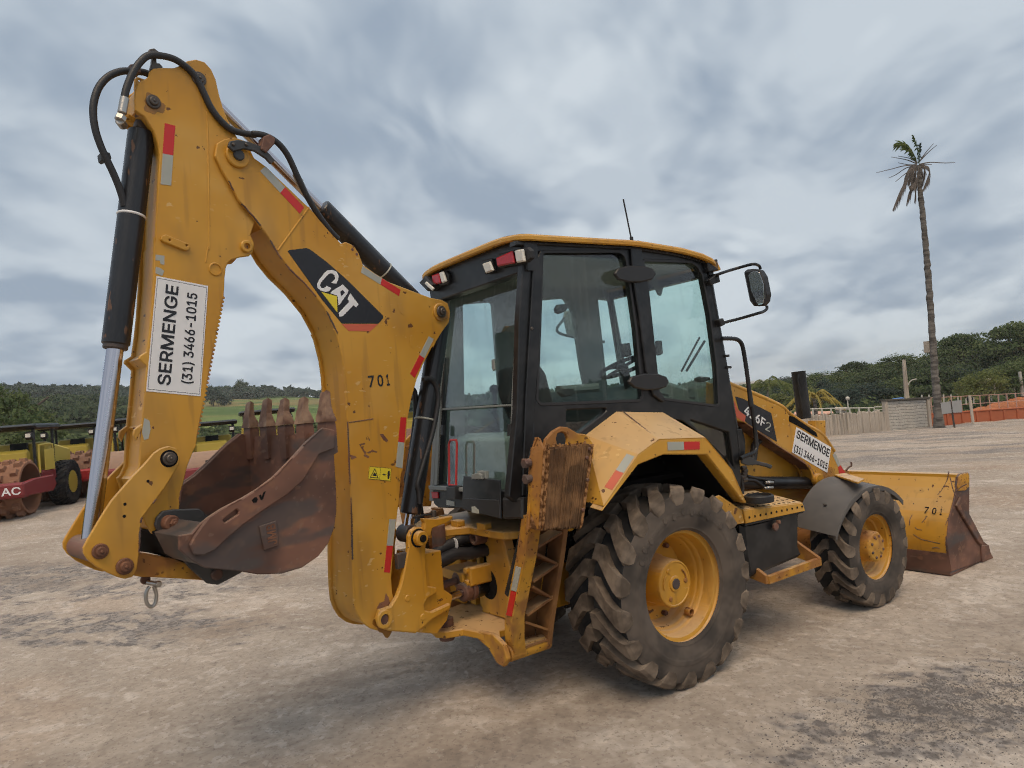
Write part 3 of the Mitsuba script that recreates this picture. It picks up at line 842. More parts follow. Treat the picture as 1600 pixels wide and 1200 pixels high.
# dark badge with the maker's letters
bd = rounded([(0.99, 2.765), (0.981, 2.772), (0.875, 2.794), (0.852, 2.788), (0.749, 2.724), (0.619, 2.626), (0.396, 2.433), (0.396, 2.417), (0.434, 2.383), (0.686, 2.378), (0.799, 2.506), (0.905, 2.65)], .004)
A('maker_badge', plate(bd, WO, WO + .0016, .0004), 'black_print', BO, smooth=False, label='dark badge with white letters on the boom')
A('badge_foot', plate([(0.687, 2.376), (0.436, 2.381), (0.497, 2.336), (0.646, 2.337)], WO, WO + .0016, .0004), 'faded_red', BO, smooth=False)
ltr = {
    'C': '690,512 668,452 632,440 600,452 556,515 527,560 525,592 545,606 590,598 600,582 605,618 560,628 528,622 502,590 500,552 545,500 590,438 620,415 668,414 700,430 722,470 724,510 690,562 648,540 668,515',
    'A': '780,562 826,620 738,770 722,770 716,688 708,676 640,650 660,630 700,632 735,560', 'T': '845,652 930,772 910,800 882,782 768,882 738,900 728,872 740,850 850,752 820,702'}
for ch, pts in (('C', [(0.736, 2.608), (0.707, 2.634), (0.71, 2.654), (0.726, 2.664), (0.745, 2.66), (0.763, 2.645), (0.802, 2.606), (0.81, 2.589), (0.802, 2.576), (0.783, 2.576), (0.767, 2.59), (0.737, 2.579), (0.754, 2.561), (0.776, 2.555), (0.806, 2.56), (0.826, 2.575), (0.827, 2.596), (0.813, 2.619), (0.772, 2.665), (0.753, 2.679), (0.721, 2.684), (0.694, 2.675), (0.683, 2.652), (0.69, 2.627), (0.703, 2.606)]), ('A', [(0.66, 2.604), (0.625, 2.572), (0.631, 2.558), (0.689, 2.49), (0.699, 2.483), (0.7, 2.532), (0.706, 2.539), (0.746, 2.549), (0.735, 2.562)]), ('T', [(0.615, 2.556), (0.564, 2.493), (0.583, 2.475), (0.599, 2.487), (0.676, 2.422), (0.699, 2.416), (0.702, 2.439), (0.627, 2.505), (0.636, 2.523)])):
    A('badge_letter', plate(pts, WO + .0016, WO + .0030, .0002), 'white_print', BO, smooth=False)
A('badge_letter_gap', plate([(0.665, 2.572), (0.651, 2.558), (0.677, 2.534), (0.682, 2.561)], WO + .003, WO + .0034, .0001), 'black_print', BO, smooth=False)
A('badge_triangle', plate([(0.804, 2.554), (0.705, 2.534), (0.711, 2.44)], WO + .0016, WO + .0030, .0002), 'sign_yellow', BO, smooth=False)
# fleet number, warning sign
q = [(0.536, 2.009), (0.37, 2.015), (0.533, 2.073)]
for ch, i in (('7', 0), ('0', 1), ('1', 2)):
    a0 = np.array(q[0]) + (np.array(q[1]) - np.array(q[0])) * i * .385
    wch = .24 if ch != '1' else .13
    a1 = a0 + (np.array(q[1]) - np.array(q[0])) * wch
    arm_text('fleet_number', BO, ch, a0, a1, a0 + (np.array(q[2]) - np.array(q[0])), WO + .0006)
ws = [(0.58, 1.551), (0.426, 1.521), (0.44, 1.446), (0.593, 1.48)]
A('warning_label', plate(ws, WO, WO + .0015, .0003), 'sign_yellow', BO, smooth=False)
ws = np.array(ws)
uvp = lambda u, v: tuple(ws[0] * (1 - u) * (1 - v) + ws[1] * u * (1 - v) + ws[2] * u * v + ws[3] * (1 - u) * v)
A('warning_print', join(plate([uvp(.5, .03), uvp(.515, .03), uvp(.515, .97), uvp(.5, .97)], WO + .0015, WO + .002, .0001),
    plate([uvp(.06, .88), uvp(.26, .1), uvp(.45, .88)], WO + .0015, WO + .002, .0001, [[uvp(.11, .82), uvp(.26, .22), uvp(.40, .82)]]),
    plate([uvp(.17, .72), uvp(.24, .45), uvp(.30, .5), uvp(.36, .72)], WO + .0015, WO + .002, .0001),
    plate([uvp(.86, .25), uvp(.93, .2), uvp(.96, .5), uvp(.93, .85), uvp(.87, .85), uvp(.84, .5)], WO + .0015, WO + .002, .0001),
    plate([uvp(.60, .55), uvp(.68, .48), uvp(.82, .55), uvp(.68, .62)], WO + .0015, WO + .002, .0001),
    plate([uvp(0, 0), uvp(1, 0), uvp(1, 1), uvp(0, 1)], WO + .0015, WO + .002, .0001, [[uvp(.012, .03), uvp(.988, .03), uvp(.988, .97), uvp(.012, .97)]])), 'black_print', BO, smooth=False)
# scratches down to rust, as worn patches
for pts in ([(0.635, 1.684), (0.596, 1.689), (0.595, 1.68), (0.626, 1.677), (0.591, 1.631), (0.602, 1.623)], [(0.602, 1.626), (0.573, 1.607), (0.58, 1.598), (0.611, 1.616)], [(0.589, 1.631), (0.549, 1.643), (0.514, 1.628), (0.523, 1.623), (0.549, 1.635), (0.571, 1.624)], [(0.488, 1.729), (0.466, 1.729), (0.432, 1.688), (0.441, 1.676), (0.465, 1.692)], [(0.706, 1.635), (0.664, 1.618), (0.659, 1.61), (0.695, 1.604)], [(0.574, 1.727), (0.559, 1.701), (0.566, 1.697)], [(0.608, 0.739), (0.582, 0.767), (0.551, 0.767), (0.536, 0.81), (0.518, 0.78), (0.511, 0.735), (0.543, 0.739), (0.57, 0.733)]):
    A('rust_scar', plate(pts, WO, WO + .0012, .0003), 'rust_bright', BO, smooth=False)

# ---- stick cylinder on the boom's back
SC = f'{H}__stick_cylinder'
s0, s1 = P([(1.341, 3.617)][0]), P([(-0.173, 2.378)][0])
sb_, se_ = P([(0.678, 3.082)][0]), P([(0.034, 2.573)][0])
sd = (s1 - s0) / np.linalg.norm(s1 - s0)
off = np.array((sd[2], 0, -sd[0]))
along = lambda q: s0 + sd * ((q - s0) @ sd)
lift = .0
A('barrel', rod(along(sb_) + off * lift, along(se_) + off * lift, .062, .006, 40), 'barrel_paint', SC)
A('rod', rod(s0, along(sb_) + sd * .02, .026, .003, 36), 'chrome', SC)
A('rod_eye', rod(s0 - np.array((0, .06, 0)), s0 + np.array((0, .06, 0)), .05), 'dark_steel', SC)
t = along(P([(0.272, 2.73)][0]))
A('tie_strap', collar(t - sd * .005, t + sd * .005, .0665, .06, 36), 'silver_tape', SC)

# ---- boom cylinder between boom and cab
CY = f'{H}__boom_cylinder'
k0, k1 = P([(0.248, 1.092)][0]), P([(-0.184, 2.482)][0])
kd = (k1 - k0) / np.linalg.norm(k1 - k0)
kb, kt = k0 + kd * .12, k1 - kd * .05
A('barrel', rod(kb, kt, .066, .006, 40), 'barrel_paint', CY)
A('rod', rod(k0, kb, .032, .003, 32), 'chrome', CY)
A('rod_eye', rod(k0 - np.array((0, .05, 0)), k0 + np.array((0, .05, 0)), .055), 'black_steel', CY)
t = P([(0.073, 1.796)][0])
t = k0 + kd * ((t - k0) @ kd)
A('tie_strap', collar(t - kd * .006, t + kd * .006, .0725, .064, 36), 'silver_tape', CY)
hz = [(0.078, 2.039), (0.034, 2.047), (-0.013, 2.016), (-0.035, 1.928), (-0.012, 1.832), (0.041, 1.691), (0.111, 1.555), (0.171, 1.439), (0.194, 1.386)] + [(0.187, 1.344), (0.189, 1.269)]
A('hose', tube([(x, .07, z) for x, z in hz], .016, 12, 6), 'hose_rubber', CY)
hz = [(0.101, 1.992), (0.054, 1.971), (0.056, 1.836), (0.101, 1.649), (0.156, 1.466)] + [(0.175, 1.398), (0.128, 1.278), (0.123, 1.211)]
A('hose', tube([(x, -.06, z) for x, z in hz], .018, 12, 6), 'hose_rubber', CY)

# ---- hydraulic hoses over the head of the arm
HO = f'{H}__arm_hose'
h1 = [(1.761, 3.371), (1.752, 3.429), (1.736, 3.482), (1.709, 3.546), (1.675, 3.605), (1.634, 3.65), (1.578, 3.667), (1.514, 3.669), (1.458, 3.647), (1.419, 3.615), (1.393, 3.57), (1.374, 3.527), (1.345, 3.464), (1.296, 3.405), (1.236, 3.37), (1.135, 3.368)] + [(1.145, 3.368), (1.086, 3.366), (1.021, 3.34), (0.963, 3.284), (0.908, 3.187), (0.851, 3.089), (0.779, 2.991), (0.704, 2.908), (0.659, 2.87)]
w = np.linspace(0, 1, len(h1))
obj('upper_hose', arm(tube([(x, .118 + .05 * math.exp(-((i - 18) / 3.0)**2), z) for i, (x, z) in enumerate(h1)], .0165, 14, 6)), 'hose_rubber', HO)
h2 = [(1.598, 3.606), (1.626, 3.608), (1.681, 3.597), (1.735, 3.578), (1.789, 3.538), (1.833, 3.477), (1.859, 3.406), (1.868, 3.34), (1.864, 3.269), (1.85, 3.207), (1.829, 3.147), (1.804, 3.087), (1.782, 3.026), (1.767, 2.972), (1.759, 2.928)]
obj('loop_hose', arm(tube([(x, .02 + .02 * math.sin(i / 15 * 3), z) for i, (x, z) in enumerate(h2)], .0165, 14, 6)), 'hose_rubber', HO)
q = [(1.851, 3.159), (1.834, 3.174), (1.81, 3.167), (1.804, 3.142), (1.838, 3.12), (1.848, 3.128)]
obj('hose_clip', arm(plate(rounded(q, .004), -.005, .045, .003)), 'black_plastic', HO)
q = [(1.695, 3.618), (1.671, 3.628), (1.647, 3.619), (1.647, 3.59), (1.693, 3.577)]
obj('hose_clip', arm(plate(rounded(q, .004), -.01, .05, .003)), 'rust', HO)
f0, f1, f2 = [np.array((x, .118, z)) for x, z in [(1.753, 3.417), (1.771, 3.336), (1.784, 3.301)]]
obj('hose_fitting', arm(join(rod(f0, f1, .0195), rod(f1 - (f0 - f1) * .1, f2, .024, n=6), rod(f2, f2 + np.array((-.03, -.04, -.006)), .02))), 'bright_steel', HO)
f0, f1 = [np.array((x, .13, z)) for x, z in [(0.906, 3.205), (0.867, 3.129)]]
obj('hose_fitting', arm(join(rod(f0, f1, .020), rod(f0 * .55 + f1 * .45, f0 * .4 + f1 * .6, .024, n=6))), 'bright_steel', HO)
q = rounded([(1.106, 3.35), (1.071, 3.371), (1.038, 3.355), (1.048, 3.322), (1.097, 3.266), (1.126, 3.28)], .006)
obj('hose_clip', arm(plate(q, .125, .185, .004)), 'rust', HO)

# bare, rusting edges where the plates have been knocked
def edge_wear(parent, line, y, n, seed, side=1):
    R_ = np.random.default_rng(seed)
    c = curve(np.array(line), 12)
    for i in range(n):
        k = int(R_.integers(4, 16))
        a_ = int(R_.integers(0, max(1, len(c) - k)))
        seg = c[a_:a_ + k:2]
        if len(seg) < 2:
            continue
        m = tube([(x + R_.normal() * .0012, y, z + R_.normal() * .0012) for x, z in seg], R_.uniform(.0025, .0048), 6, smooth=False)
        A('edge_wear', m, 'rust', parent)


edge_wear(BO, [(0.702, 2.24), (0.731, 2.349), (0.792, 2.466), (0.888, 2.581), (0.983, 2.668), (1.045, 2.744), (1.093, 2.83), (1.157, 2.916), (1.242, 3.005), (1.281, 3.085), (1.308, 3.137)], WO - .001, 15, 3)
edge_wear(BO, [(0.697, 1.876), (0.703, 1.702), (0.715, 1.497)] + [(0.716, 1.401), (0.722, 1.276), (0.742, 1.029)], WO - .001, 8, 4)
edge_wear(ST, [(1.588, 1.683), (1.613, 1.606), (1.631, 1.552), (1.64, 1.489)], .107, 4, 5)
edge_wear(LK, [(1.723, 1.591), (1.771, 1.536), (1.802, 1.501), (1.824, 1.476), (1.834, 1.432), (1.841, 1.373), (1.848, 1.313)], .1605, 6, 6)
edge_wear(BK, [(1.071, 1.801), (1.163, 1.74), (1.258, 1.663), (1.346, 1.596), (1.429, 1.554), (1.508, 1.52), (1.603, 1.49)], WB + .021, 6, 7)
for c_, y_, r_ in (([(1.622, 3.427)][0], .1082, .047), ([(-0.063, 2.465)][0], WO + .0122, .047), ([(0.551, 0.657)][0], WO + .0005, .075)):
    pts = [(c_[0] + r_ * (1 + .18 * math.sin(3 * t + r_ * 90) + .1 * math.sin(7 * t)) * math.cos(t), c_[1] + r_ * (1 + .18 * math.sin(3 * t + r_ * 90) + .1 * math.sin(7 * t)) * math.sin(t) - .008) for t in np.linspace(0, 2 * math.pi, 36, endpoint=False)]
    A('grease_stain', plate(pts, y_, y_ + .0007, .0002), 'grease', BO, smooth=False)

# ---- swing casting between boom foot and machine
SW = f'{H}__swing_casting'
cs = rounded([(0.371, 1.055), (0.367, 1.108), (0.344, 1.139), (0.304, 1.153), (0.248, 1.139), (0.222, 1.097), (0.231, 1.054), (0.245, 1.011), (0.254, 0.905), (0.255, 0.788), (0.185, 0.76), (0.191, 0.727), (0.263, 0.713), (0.292, 0.681), (0.288, 0.648), (0.238, 0.626), (0.089, 0.638), (0.085, 0.607), (0.249, 0.579), (0.298, 0.557), (0.369, 0.535), (0.496, 0.581), (0.557, 0.603), (0.616, 0.64), (0.636, 0.692), (0.61, 0.738), (0.533, 0.738), (0.484, 0.784), (0.447, 0.844), (0.409, 0.94)], .006)
A('casting_side', plate(cs, .136, .168, .008), 'yellow', SW)
A('casting_side', plate(cs, -.168, -.136, .008), 'yellow', SW)
cm = rounded([(0.242, 0.979), (0.1, 0.968), (0.101, 0.722), (0.033, 0.667), (0.097, 0.531), (0.188, 0.473), (0.335, 0.525), (0.315, 0.72)], .01)
A('casting_core', plate(cm, -.136, .136, .006), 'yellow', SW)
c = [(0.296, 1.084)][0]
A('cylinder_boss', rod((c[0], .10, c[1]), (c[0], .21, c[1]), .045, .006), 'yellow', SW)
A('boss_pin', join(rod((c[0], .205, c[1]), (c[0], .222, c[1]), .022), rod((c[0], .165, c[1]), (c[0], .172, c[1]), .056)), 'dark_void', SW)
for c_, r in (([(0.413, 0.753)][0], .020), ([(0.31, 0.615)][0], .020)):
    A('cast_dot', rod((c_[0], .160, c_[1]), (c_[0], .173, c_[1]), r, .004), 'yellow', SW)
c = [(0.592, 0.682)][0]
A('foot_ring', collar((c[0], .165, c[1]), (c[0], .186, c[1]), .052, .030), 'yellow', SW)
A('foot_bolt', rod((c[0], .160, c[1]), (c[0], .178, c[1]), .031), 'rust', SW)
A('valve_block', box(*[float(v) for v in ([(0.453, 0.931)][0][0], [(0.367, 1.018)][0][0])], .125, .16, [(0.453, 0.931)][0][1], [(0.367, 1.018)][0][1]), 'black_steel', SW)
lk_ = rounded([(0.266, 1.198), (0.163, 1.175), (0.029, 1.172), (0.028, 1.155), (0.095, 1.135), (0.198, 1.127), (0.22, 1.081), (0.249, 1.087), (0.262, 1.125), (0.252, 1.168)], .004)
A('lock_lever', plate(lk_, .15, .19, .005), 'yellow', SW)
q = [(-1.44, -0.229, 1.211), (-1.366, -0.214, 1.212), (-1.286, -0.199, 1.208)]
obj('cable', tube(q, .006, 8), 'black_plastic', SW)
obj('cable_end', rod(np.array(q[2]) - (0, 0, .02), np.array(q[2]) + (0, 0, .02), .017), 'dark_steel', SW)

# ---- rear frame
FR = f'{H}__rear_frame'
tp = [(-1.154, 0.343), (-1.205, 0.036), (-1.062, -0.02), (-0.966, -0.077), (-0.965, -0.305), (-0.95, -0.45), (-0.854, -0.529), (-0.698, -0.421)] + [(-.55, -.62), (-.45, -.55), (-.45, .55), (-.9, .55), (-1.17, .36)]
obj('top_plate', plate(tp, 1.012, 1.06, .006, axis=2), 'yellow', FR)
bp = [(-1.167, 0.212), (-1.054, 0.18), (-0.933, 0.102), (-0.93, -0.08), (-0.862, -0.129), (-0.852, -0.309)] + [(-.72, -.42), (-.6, -.42), (-.6, .42), (-1.0, .42), (-1.23, .12)]
bp = [(-1.24, .06), (-1.26, -.04), (-1.22, -.11), (-1.12, -.15), (-1.09, -.26), (-1.08, -.42), (-1.03, -.44), (-.98, -.36), (-.62, -.42), (-.62, .42), (-.95, .32), (-1.12, .16)]
obj('bottom_plate', plate(bp, .405, .45, .006, axis=2), 'yellow', FR)
pst = [(-.05, 1.012), (-.262, 1.012), (-.318, .72), (-.318, .46), (.06, .45), (.05, .53), (.02, .60), (-.02, .66), (-.046, .72)]
obj('post', plate(pst, -.84, -.79, .006, axis=0), 'yellow', FR)
obj('post_flange', plate([(-.26, 1.012), (-.30, 1.012), (-.40, .64), (-.40, .46), (-.318, .46), (-.318, .72)], -.86, -.79, .006, axis=0), 'yellow', FR)
obj('post', plate([(.62, 1.012), (.30, 1.012), (.30, .46), (.62, .46)], -.84, -.79, .006, axis=0), 'yellow', FR)
obj('hinge_ear', plate(rounded([(-.26, .452), (-.44, .47), (-.55, .43), (-.575, .35), (-.53, .295), (-.46, .30), (-.38, .37), (-.26, .40)], .02), -1.085, -1.052, .006, axis=0), 'yellow_worn', FR)
obj('inner_strip', plate([(.27, 1.0), (.20, 1.0), (.20, .46), (.27, .46)], -.80, -.76, .004, axis=0), 'yellow', FR)
obj('inner_strip', plate([(.14, 1.0), (.10, 1.0), (.10, .46), (.14, .46)], -.80, -.76, .004, axis=0), 'yellow', FR)
obj('cross_beam', box(-1.02, -.76, -.03, .26, .70, .76, .008), 'yellow', FR)
obj('beam_end', join(box(-1.0, -.8, -.10, -.03, .68, .80, .01), rod((-1.02, -.06, .78), (-.99, -.06, .78), .022), rod((-1.02, -.06, .70), (-.99, -.06, .70), .022)), 'yellow', FR)
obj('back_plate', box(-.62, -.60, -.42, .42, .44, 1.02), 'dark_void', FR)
obj('kingpost_pin', rod((-1.155, 0, .36), (-1.155, 0, .50), .05), 'rust', FR)
obj('kingpost_pin', rod((-1.155, 0, .95), (-1.155, 0, 1.10), .045), 'rust', FR)
obj('frame_rail', join(box(-.8, 2.75, -.42, -.34, .50, .82, .006), box(-.8, 2.75, .34, .42, .50, .82, .006)), 'yellow', FR)
obj('slot_tab', plate([(-1.18, 0.271), (-1.07, 0.401), (-0.951, 0.402), (-0.888, 0.275), (-0.948, 0.161), (-1.109, 0.058), (-1.238, -0.004), (-1.25, 0.091)], 1.062, 1.085, .004, axis=2), 'yellow', FR)
# swing cylinders: two eyes at the casting, barrels running into holes of the posts
r0, r1 = [(-1.21, -0.072, 0.641), (-1.034, -0.038, 0.642)]
r0, r1 = np.array(r0), np.array(r1)
sd_ = (r1 - r0) / np.linalg.norm(r1 - r0)
obj('swing_rod', rod(r0, r1, .026), 'chrome', FR)
obj('swing_gland', join(rod(r1 - sd_ * .01, r1 + sd_ * .05, .062, .008), rod(r1 + sd_ * .05, r1 + sd_ * .09, .07, .008)), 'rust', FR)
obj('swing_barrel', rod(r1 + sd_ * .09, r1 + sd_ * .34, .066, .006), 'black_paint', FR)
obj('swing_eye', rod(r0 - sd_ * .05, r0 + sd_ * .01, .045, .008), 'black_steel', FR)
obj('swing_gland', join(rod(np.array((-1.02, .06, .70)), np.array((-.95, .06, .705)), .058, .008), rod(np.array((-1.2, .06, .69)), np.array((-1.02, .06, .70)), .024)), 'rust', FR)
obj('hole_ring', plate(circle((-.05, .66), .105, 28), -.842, -.838, .001, axis=0), 'dark_void', FR)
# fat hoses out of the frame
hs = [[(705, 620), (760, 560), (830, 505), (900, 465), (960, 430), (1040, 415)], [(715, 650), (780, 600), (850, 560), (920, 540), (1000, 545), (1100, 520)], [(735, 660), (800, 620), (880, 575), (960, 580), (1050, 570), (1130, 500)]]
obj('hose', tube([(-1.278, -0.02, 0.878), (-1.215, -0.02, 0.918), (-1.134, -0.02, 0.951), (-1.054, -0.02, 0.968), (-0.984, -0.02, 0.984), (-0.891, -0.02, 0.979)] + [(-.70, .05, .95)], .036, 14), 'hose_rubber', FR)
obj('hose', tube([(-1.292, -0.06, 0.84), (-1.219, -0.06, 0.872), (-1.141, -0.06, 0.894), (-1.062, -0.06, 0.903), (-0.972, -0.06, 0.886), (-0.867, -0.06, 0.885)] + [(-.70, -.05, .86)], .040, 14), 'hose_rubber', FR)
obj('hose', tube([(-1.197, 0.08, 0.81), (-1.123, 0.08, 0.833), (-1.029, 0.08, 0.854), (-0.932, 0.08, 0.896), (-0.824, 0.08, 0.896)] + [(-.70, .12, .90)], .036, 14), 'hose_rubber', FR)
q = np.array([(-0.93, -0.1, 0.985), (-0.885, -0.1, 0.967)])
obj('pipe_end', join(collar(q[0] - (.03, 0, 0), q[0] + (.06, 0, 0), .045, .032)), 'rust', FR)
q = [(-1.067, -0.05, 0.966), (-1.068, -0.05, 0.947)]
obj('cable_tie', rod(np.array(q[0]) - (.003, 0, 0.0), np.array(q[0]) + (.003, 0, 0), .037), 'white_print', FR)

# ---- stabilisers
def stabiliser(sg):
    S = numbered(f'{H}__stabiliser')
    def put(name, m, mm, **k):
        if sg > 0:
            m = m.copy()
            m.vertices[:, 1] *= -1
            m.invert()
        return obj(name, m, mm, S, **k)
    L = np.array([(-1.02, -.845, 1.20), (-1.024, -.822, 1.128), (-1.03, -.765, .954), (-1.05, -.703, .767), (-1.068, -.645, .59), (-1.05, -.60, .45), (-1.02, -.565, .35)])
    Rr = np.array([(-.762, -.81, 1.09), (-.762, -.745, .892), (-.772, -.68, .693), (-.778, -.612, .49), (-.775, -.56, .33)])
    def rail(P_, depth, th, dx):
        A_ = P_.copy()
        B_ = P_ + np.array((dx, depth, 0))
        V, F = [], []
        up = np.array((th, 0.0, 0.0))
        rings = [np.array([a, b, b + up, a + up]) for a, b in zip(A_, B_)]
        V = np.vstack(rings)
        for i in range(len(rings) - 1):
            for j in range(4):
                a, b = i * 4 + j, i * 4 + (j + 1) % 4
                F += [(a, b, b + 4), (a, b + 4, a + 4)]
        e = (len(rings) - 1) * 4
        F += [(0, 2, 1), (0, 3, 2), (e, e + 1, e + 2), (e, e + 2, e + 3)]
        m = tm(V, F)
        if m.volume < 0:
            m.invert()
        return m
    put('leg_plate', rail(L, .10, .085, .012), 'yellow_worn')
    put('leg_plate', rail(Rr, .13, .034, 0), 'leg_rust')
    zz = [(-.945, 1.00, -.765, 1.06), (-.94, .965, -.765, .865), (-.94, .795, -.765, .865), (-.94, .765, -.77, .65), (-.955, .59, -.77, .66), (-.965, .55, -.775, .45), (-.985, .385, -.775, .385)]
    for xa, za, xb, zb in zz:
        ya, yb = -.45 - .33 * za + .006, -.45 - .33 * zb + .006
        d = np.array((zb - za, 0, xa - xb))
        d = d / np.linalg.norm(d) * .007
        m = hull([np.array(v) + s * d for v in ((xa, ya, za), (xb, yb, zb), (xa, ya + .12, za), (xb, yb + .12, zb)) for s in (1, -1)])
        put('rib', m, 'leg_rust')
    bw_ = [(-.95, -.66, 1.08), (-.76, -.66, 1.08), (-.98, -.42, .34), (-.77, -.42, .34)]
    put('back_web', hull([(x, y + o, z) for x, y, z in bw_ for o in (0, .012)]), 'leg_rust')
    put('foot_pivot', rod((-1.04, -.52, .36), (-.735, -.52, .36), .048, .006), 'yellow_worn')
    put('pivot_pin', rod((-1.06, -.52, .36), (-1.03, -.52, .36), .022), 'rust')
    # pad: a steel shoe with a laminated rubber block
    px0 = np.array([(-0.975, 1.574), (-0.609, 1.56), (-0.749, 1.104), (-1.058, 1.148)])
    n_l = 34
    a, b, c_, d_ = px0
    for i in range(n_l):
        f0, f1 = i / n_l, (i + .985) / n_l
        j = rng.uniform(-.011, .011, 4)
        y_ = -.965 + rng.uniform(-.003, .003)
        put('rubber_ply', plate([a + (b - a) * f0 + (j[0] * .3, j[0]), a + (b - a) * f1 + (0, j[1]), d_ + (c_ - d_) * f1 + (0, j[2]), d_ + (c_ - d_) * f0 + (0, j[3])], y_, -.875, .002), 'frayed_cord' if i < 4 or i > 31 else 'pad_rubber')
    put('shoe_plate', plate([a + (-.012, .012), b + (.012, .012), c_ + (.012, -.01), d_ + (-.012, -.01)], -.876, -.852, .004), 'yellow_worn')
    for i in range(30):
        f = (i + rng.uniform(.1, .9)) / 30
        e = a + (b - a) * f
        hgt = rng.uniform(.012, .030)
        y_ = rng.uniform(-.955, -.89)
        put('frayed_strand', rod((e[0], y_, e[1] - .02), (e[0] + rng.uniform(-.008, .008), y_ + rng.uniform(-.01, .01), e[1] + hgt), .0055, .001, 6), 'frayed_cord')
    q = rounded([(-0.928, 1.576), (-0.907, 1.623), (-0.848, 1.666), (-0.791, 1.685), (-0.744, 1.678), (-0.667, 1.634), (-0.61, 1.624), (-0.565, 1.575), (-0.552, 1.549), (-0.561, 1.473), (-0.934, 1.517)], .01)
    put('shoe_ear', plate(q, -.90, -.872, .005, [np.array([(-0.833, 1.621), (-0.819, 1.648), (-0.786, 1.655), (-0.756, 1.642), (-0.745, 1.612), (-0.755, 1.576), (-0.795, 1.574), (-0.83, 1.588)])]), 'yellow_worn')
    # the shoe's flank, seen from behind: a thick plate across the pad
    fl = np.array([(-0.952, -0.95, 1.573), (-0.964, -0.95, 1.572), (-1.002, -0.95, 1.361), (-1.047, -0.95, 1.145)])
    q0 = [(-0.996, -0.86, 1.53), (-0.948, -0.86, 1.639), (-0.924, -0.86, 1.634)] + [(-0.968, -0.955, 1.573), (-1.05, -0.955, 1.146)] + [(-1.021, -0.86, 1.132), (-1.026, -0.86, 1.3), (-1.019, -0.86, 1.406)]
    put('shoe_side', thick(tm(np.array(q0), triangulate([oriented([(v[1], v[2]) for v in q0])]) if False else [(0, 1, 2), (0, 2, 3), (0, 3, 4), (0, 4, 7), (7, 4, 6), (6, 4, 5)]), .024), 'yellow_worn')
    for s in [(-1.034, -0.875, 1.504), (-1.036, -0.875, 1.415)]:
        s = np.array(s)
        put('pad_bolt', join(rod(s + (.02, 0, 0), s - (.012, 0, 0), .024, n=14), rod(s - (.010, 0, 0), s - (.028, 0, 0), .030, n=6)), 'rust', smooth=False)
    pr = np.array([(-0.677, 1.494), (-0.686, 1.366), (-0.741, 1.203), (-0.652, 1.541)])
    for s in pr:
        put('pad_stud', rod((s[0], -.96, s[1]), (s[0], -.978, s[1]), .011, n=8), 'rust', smooth=False)
    put('leg_cylinder', rod((-.985, -.53, .70), (-.93, -.72, 1.18), .042), 'black_paint')
    return S


ST1 = stabiliser(-1)
q = [(-0.876, -0.605, 0.969), (-0.855, -0.6, 0.955), (-0.853, -0.557, 0.824), (-0.879, -0.559, 0.83)]
q = np.array(q) + np.array((-.004, -.003, 0))
ST2 = stabiliser(1)
for nm, sl, mm in (('silver_reflector', slice(0, 1), 'silver_tape'), ('red_reflector', slice(1, 2), 'red_tape')):
    za, zb = (.90, .76) if nm[0] == 's' else (.755, .61)
    e = []
    for z_ in (za, zb):
        x_ = float(np.interp(z_, [.59, .767, .954], [-1.068, -1.05, -1.03]))
        y_ = -.45 - .33 * z_ + .008
        e += [(x_ + dx, y_ + dy, z_) for dx in (-.0025, .004) for dy in (.010, .062)]
    obj(nm, hull(e), mm, ST1, smooth=False)

# ---- wheels
def tyre_mesh(R, w, rr, depth, n=96):
    """(side walls with their moulded rings, tread band between the lugs)"""
    t = R - depth
    h = w / 2
    L_ = t - rr
    half = [(h * .80, rr - .004), (h * .84, rr + .006), (h * .885, rr + .012), (h * .89, rr + .022), (h * .90, rr + .026), (h * .97, rr + L_ * .32), (h * .985, rr + L_ * .42), (h * .998, rr + L_ * .45), (h * 1.0, rr + L_ * .55), (h * .992, rr + L_ * .60), (h * .99, rr + L_ * .78), (h * .975, rr + L_ * .90), (h * .945, t + .004)]
    tread = [(h * .945, t + .004), (h * .90, t + .006), (h * .6, t), (0, t)]
    half = curve(np.array(half), 3)
    mirror = lambda q: [(r, -y) for r, y in q[::-1]]
    a = [(r, y) for y, r in half]
    b = [(r, y) for y, r in tread]
    return join(lathe(a, (0, 0, 0), (0, 1, 0), n, closed=False), lathe(mirror(a), (0, 0, 0), (0, 1, 0), n, closed=False)), lathe(b + mirror(b)[1:], (0, 0, 0), (0, 1, 0), n, closed=False)


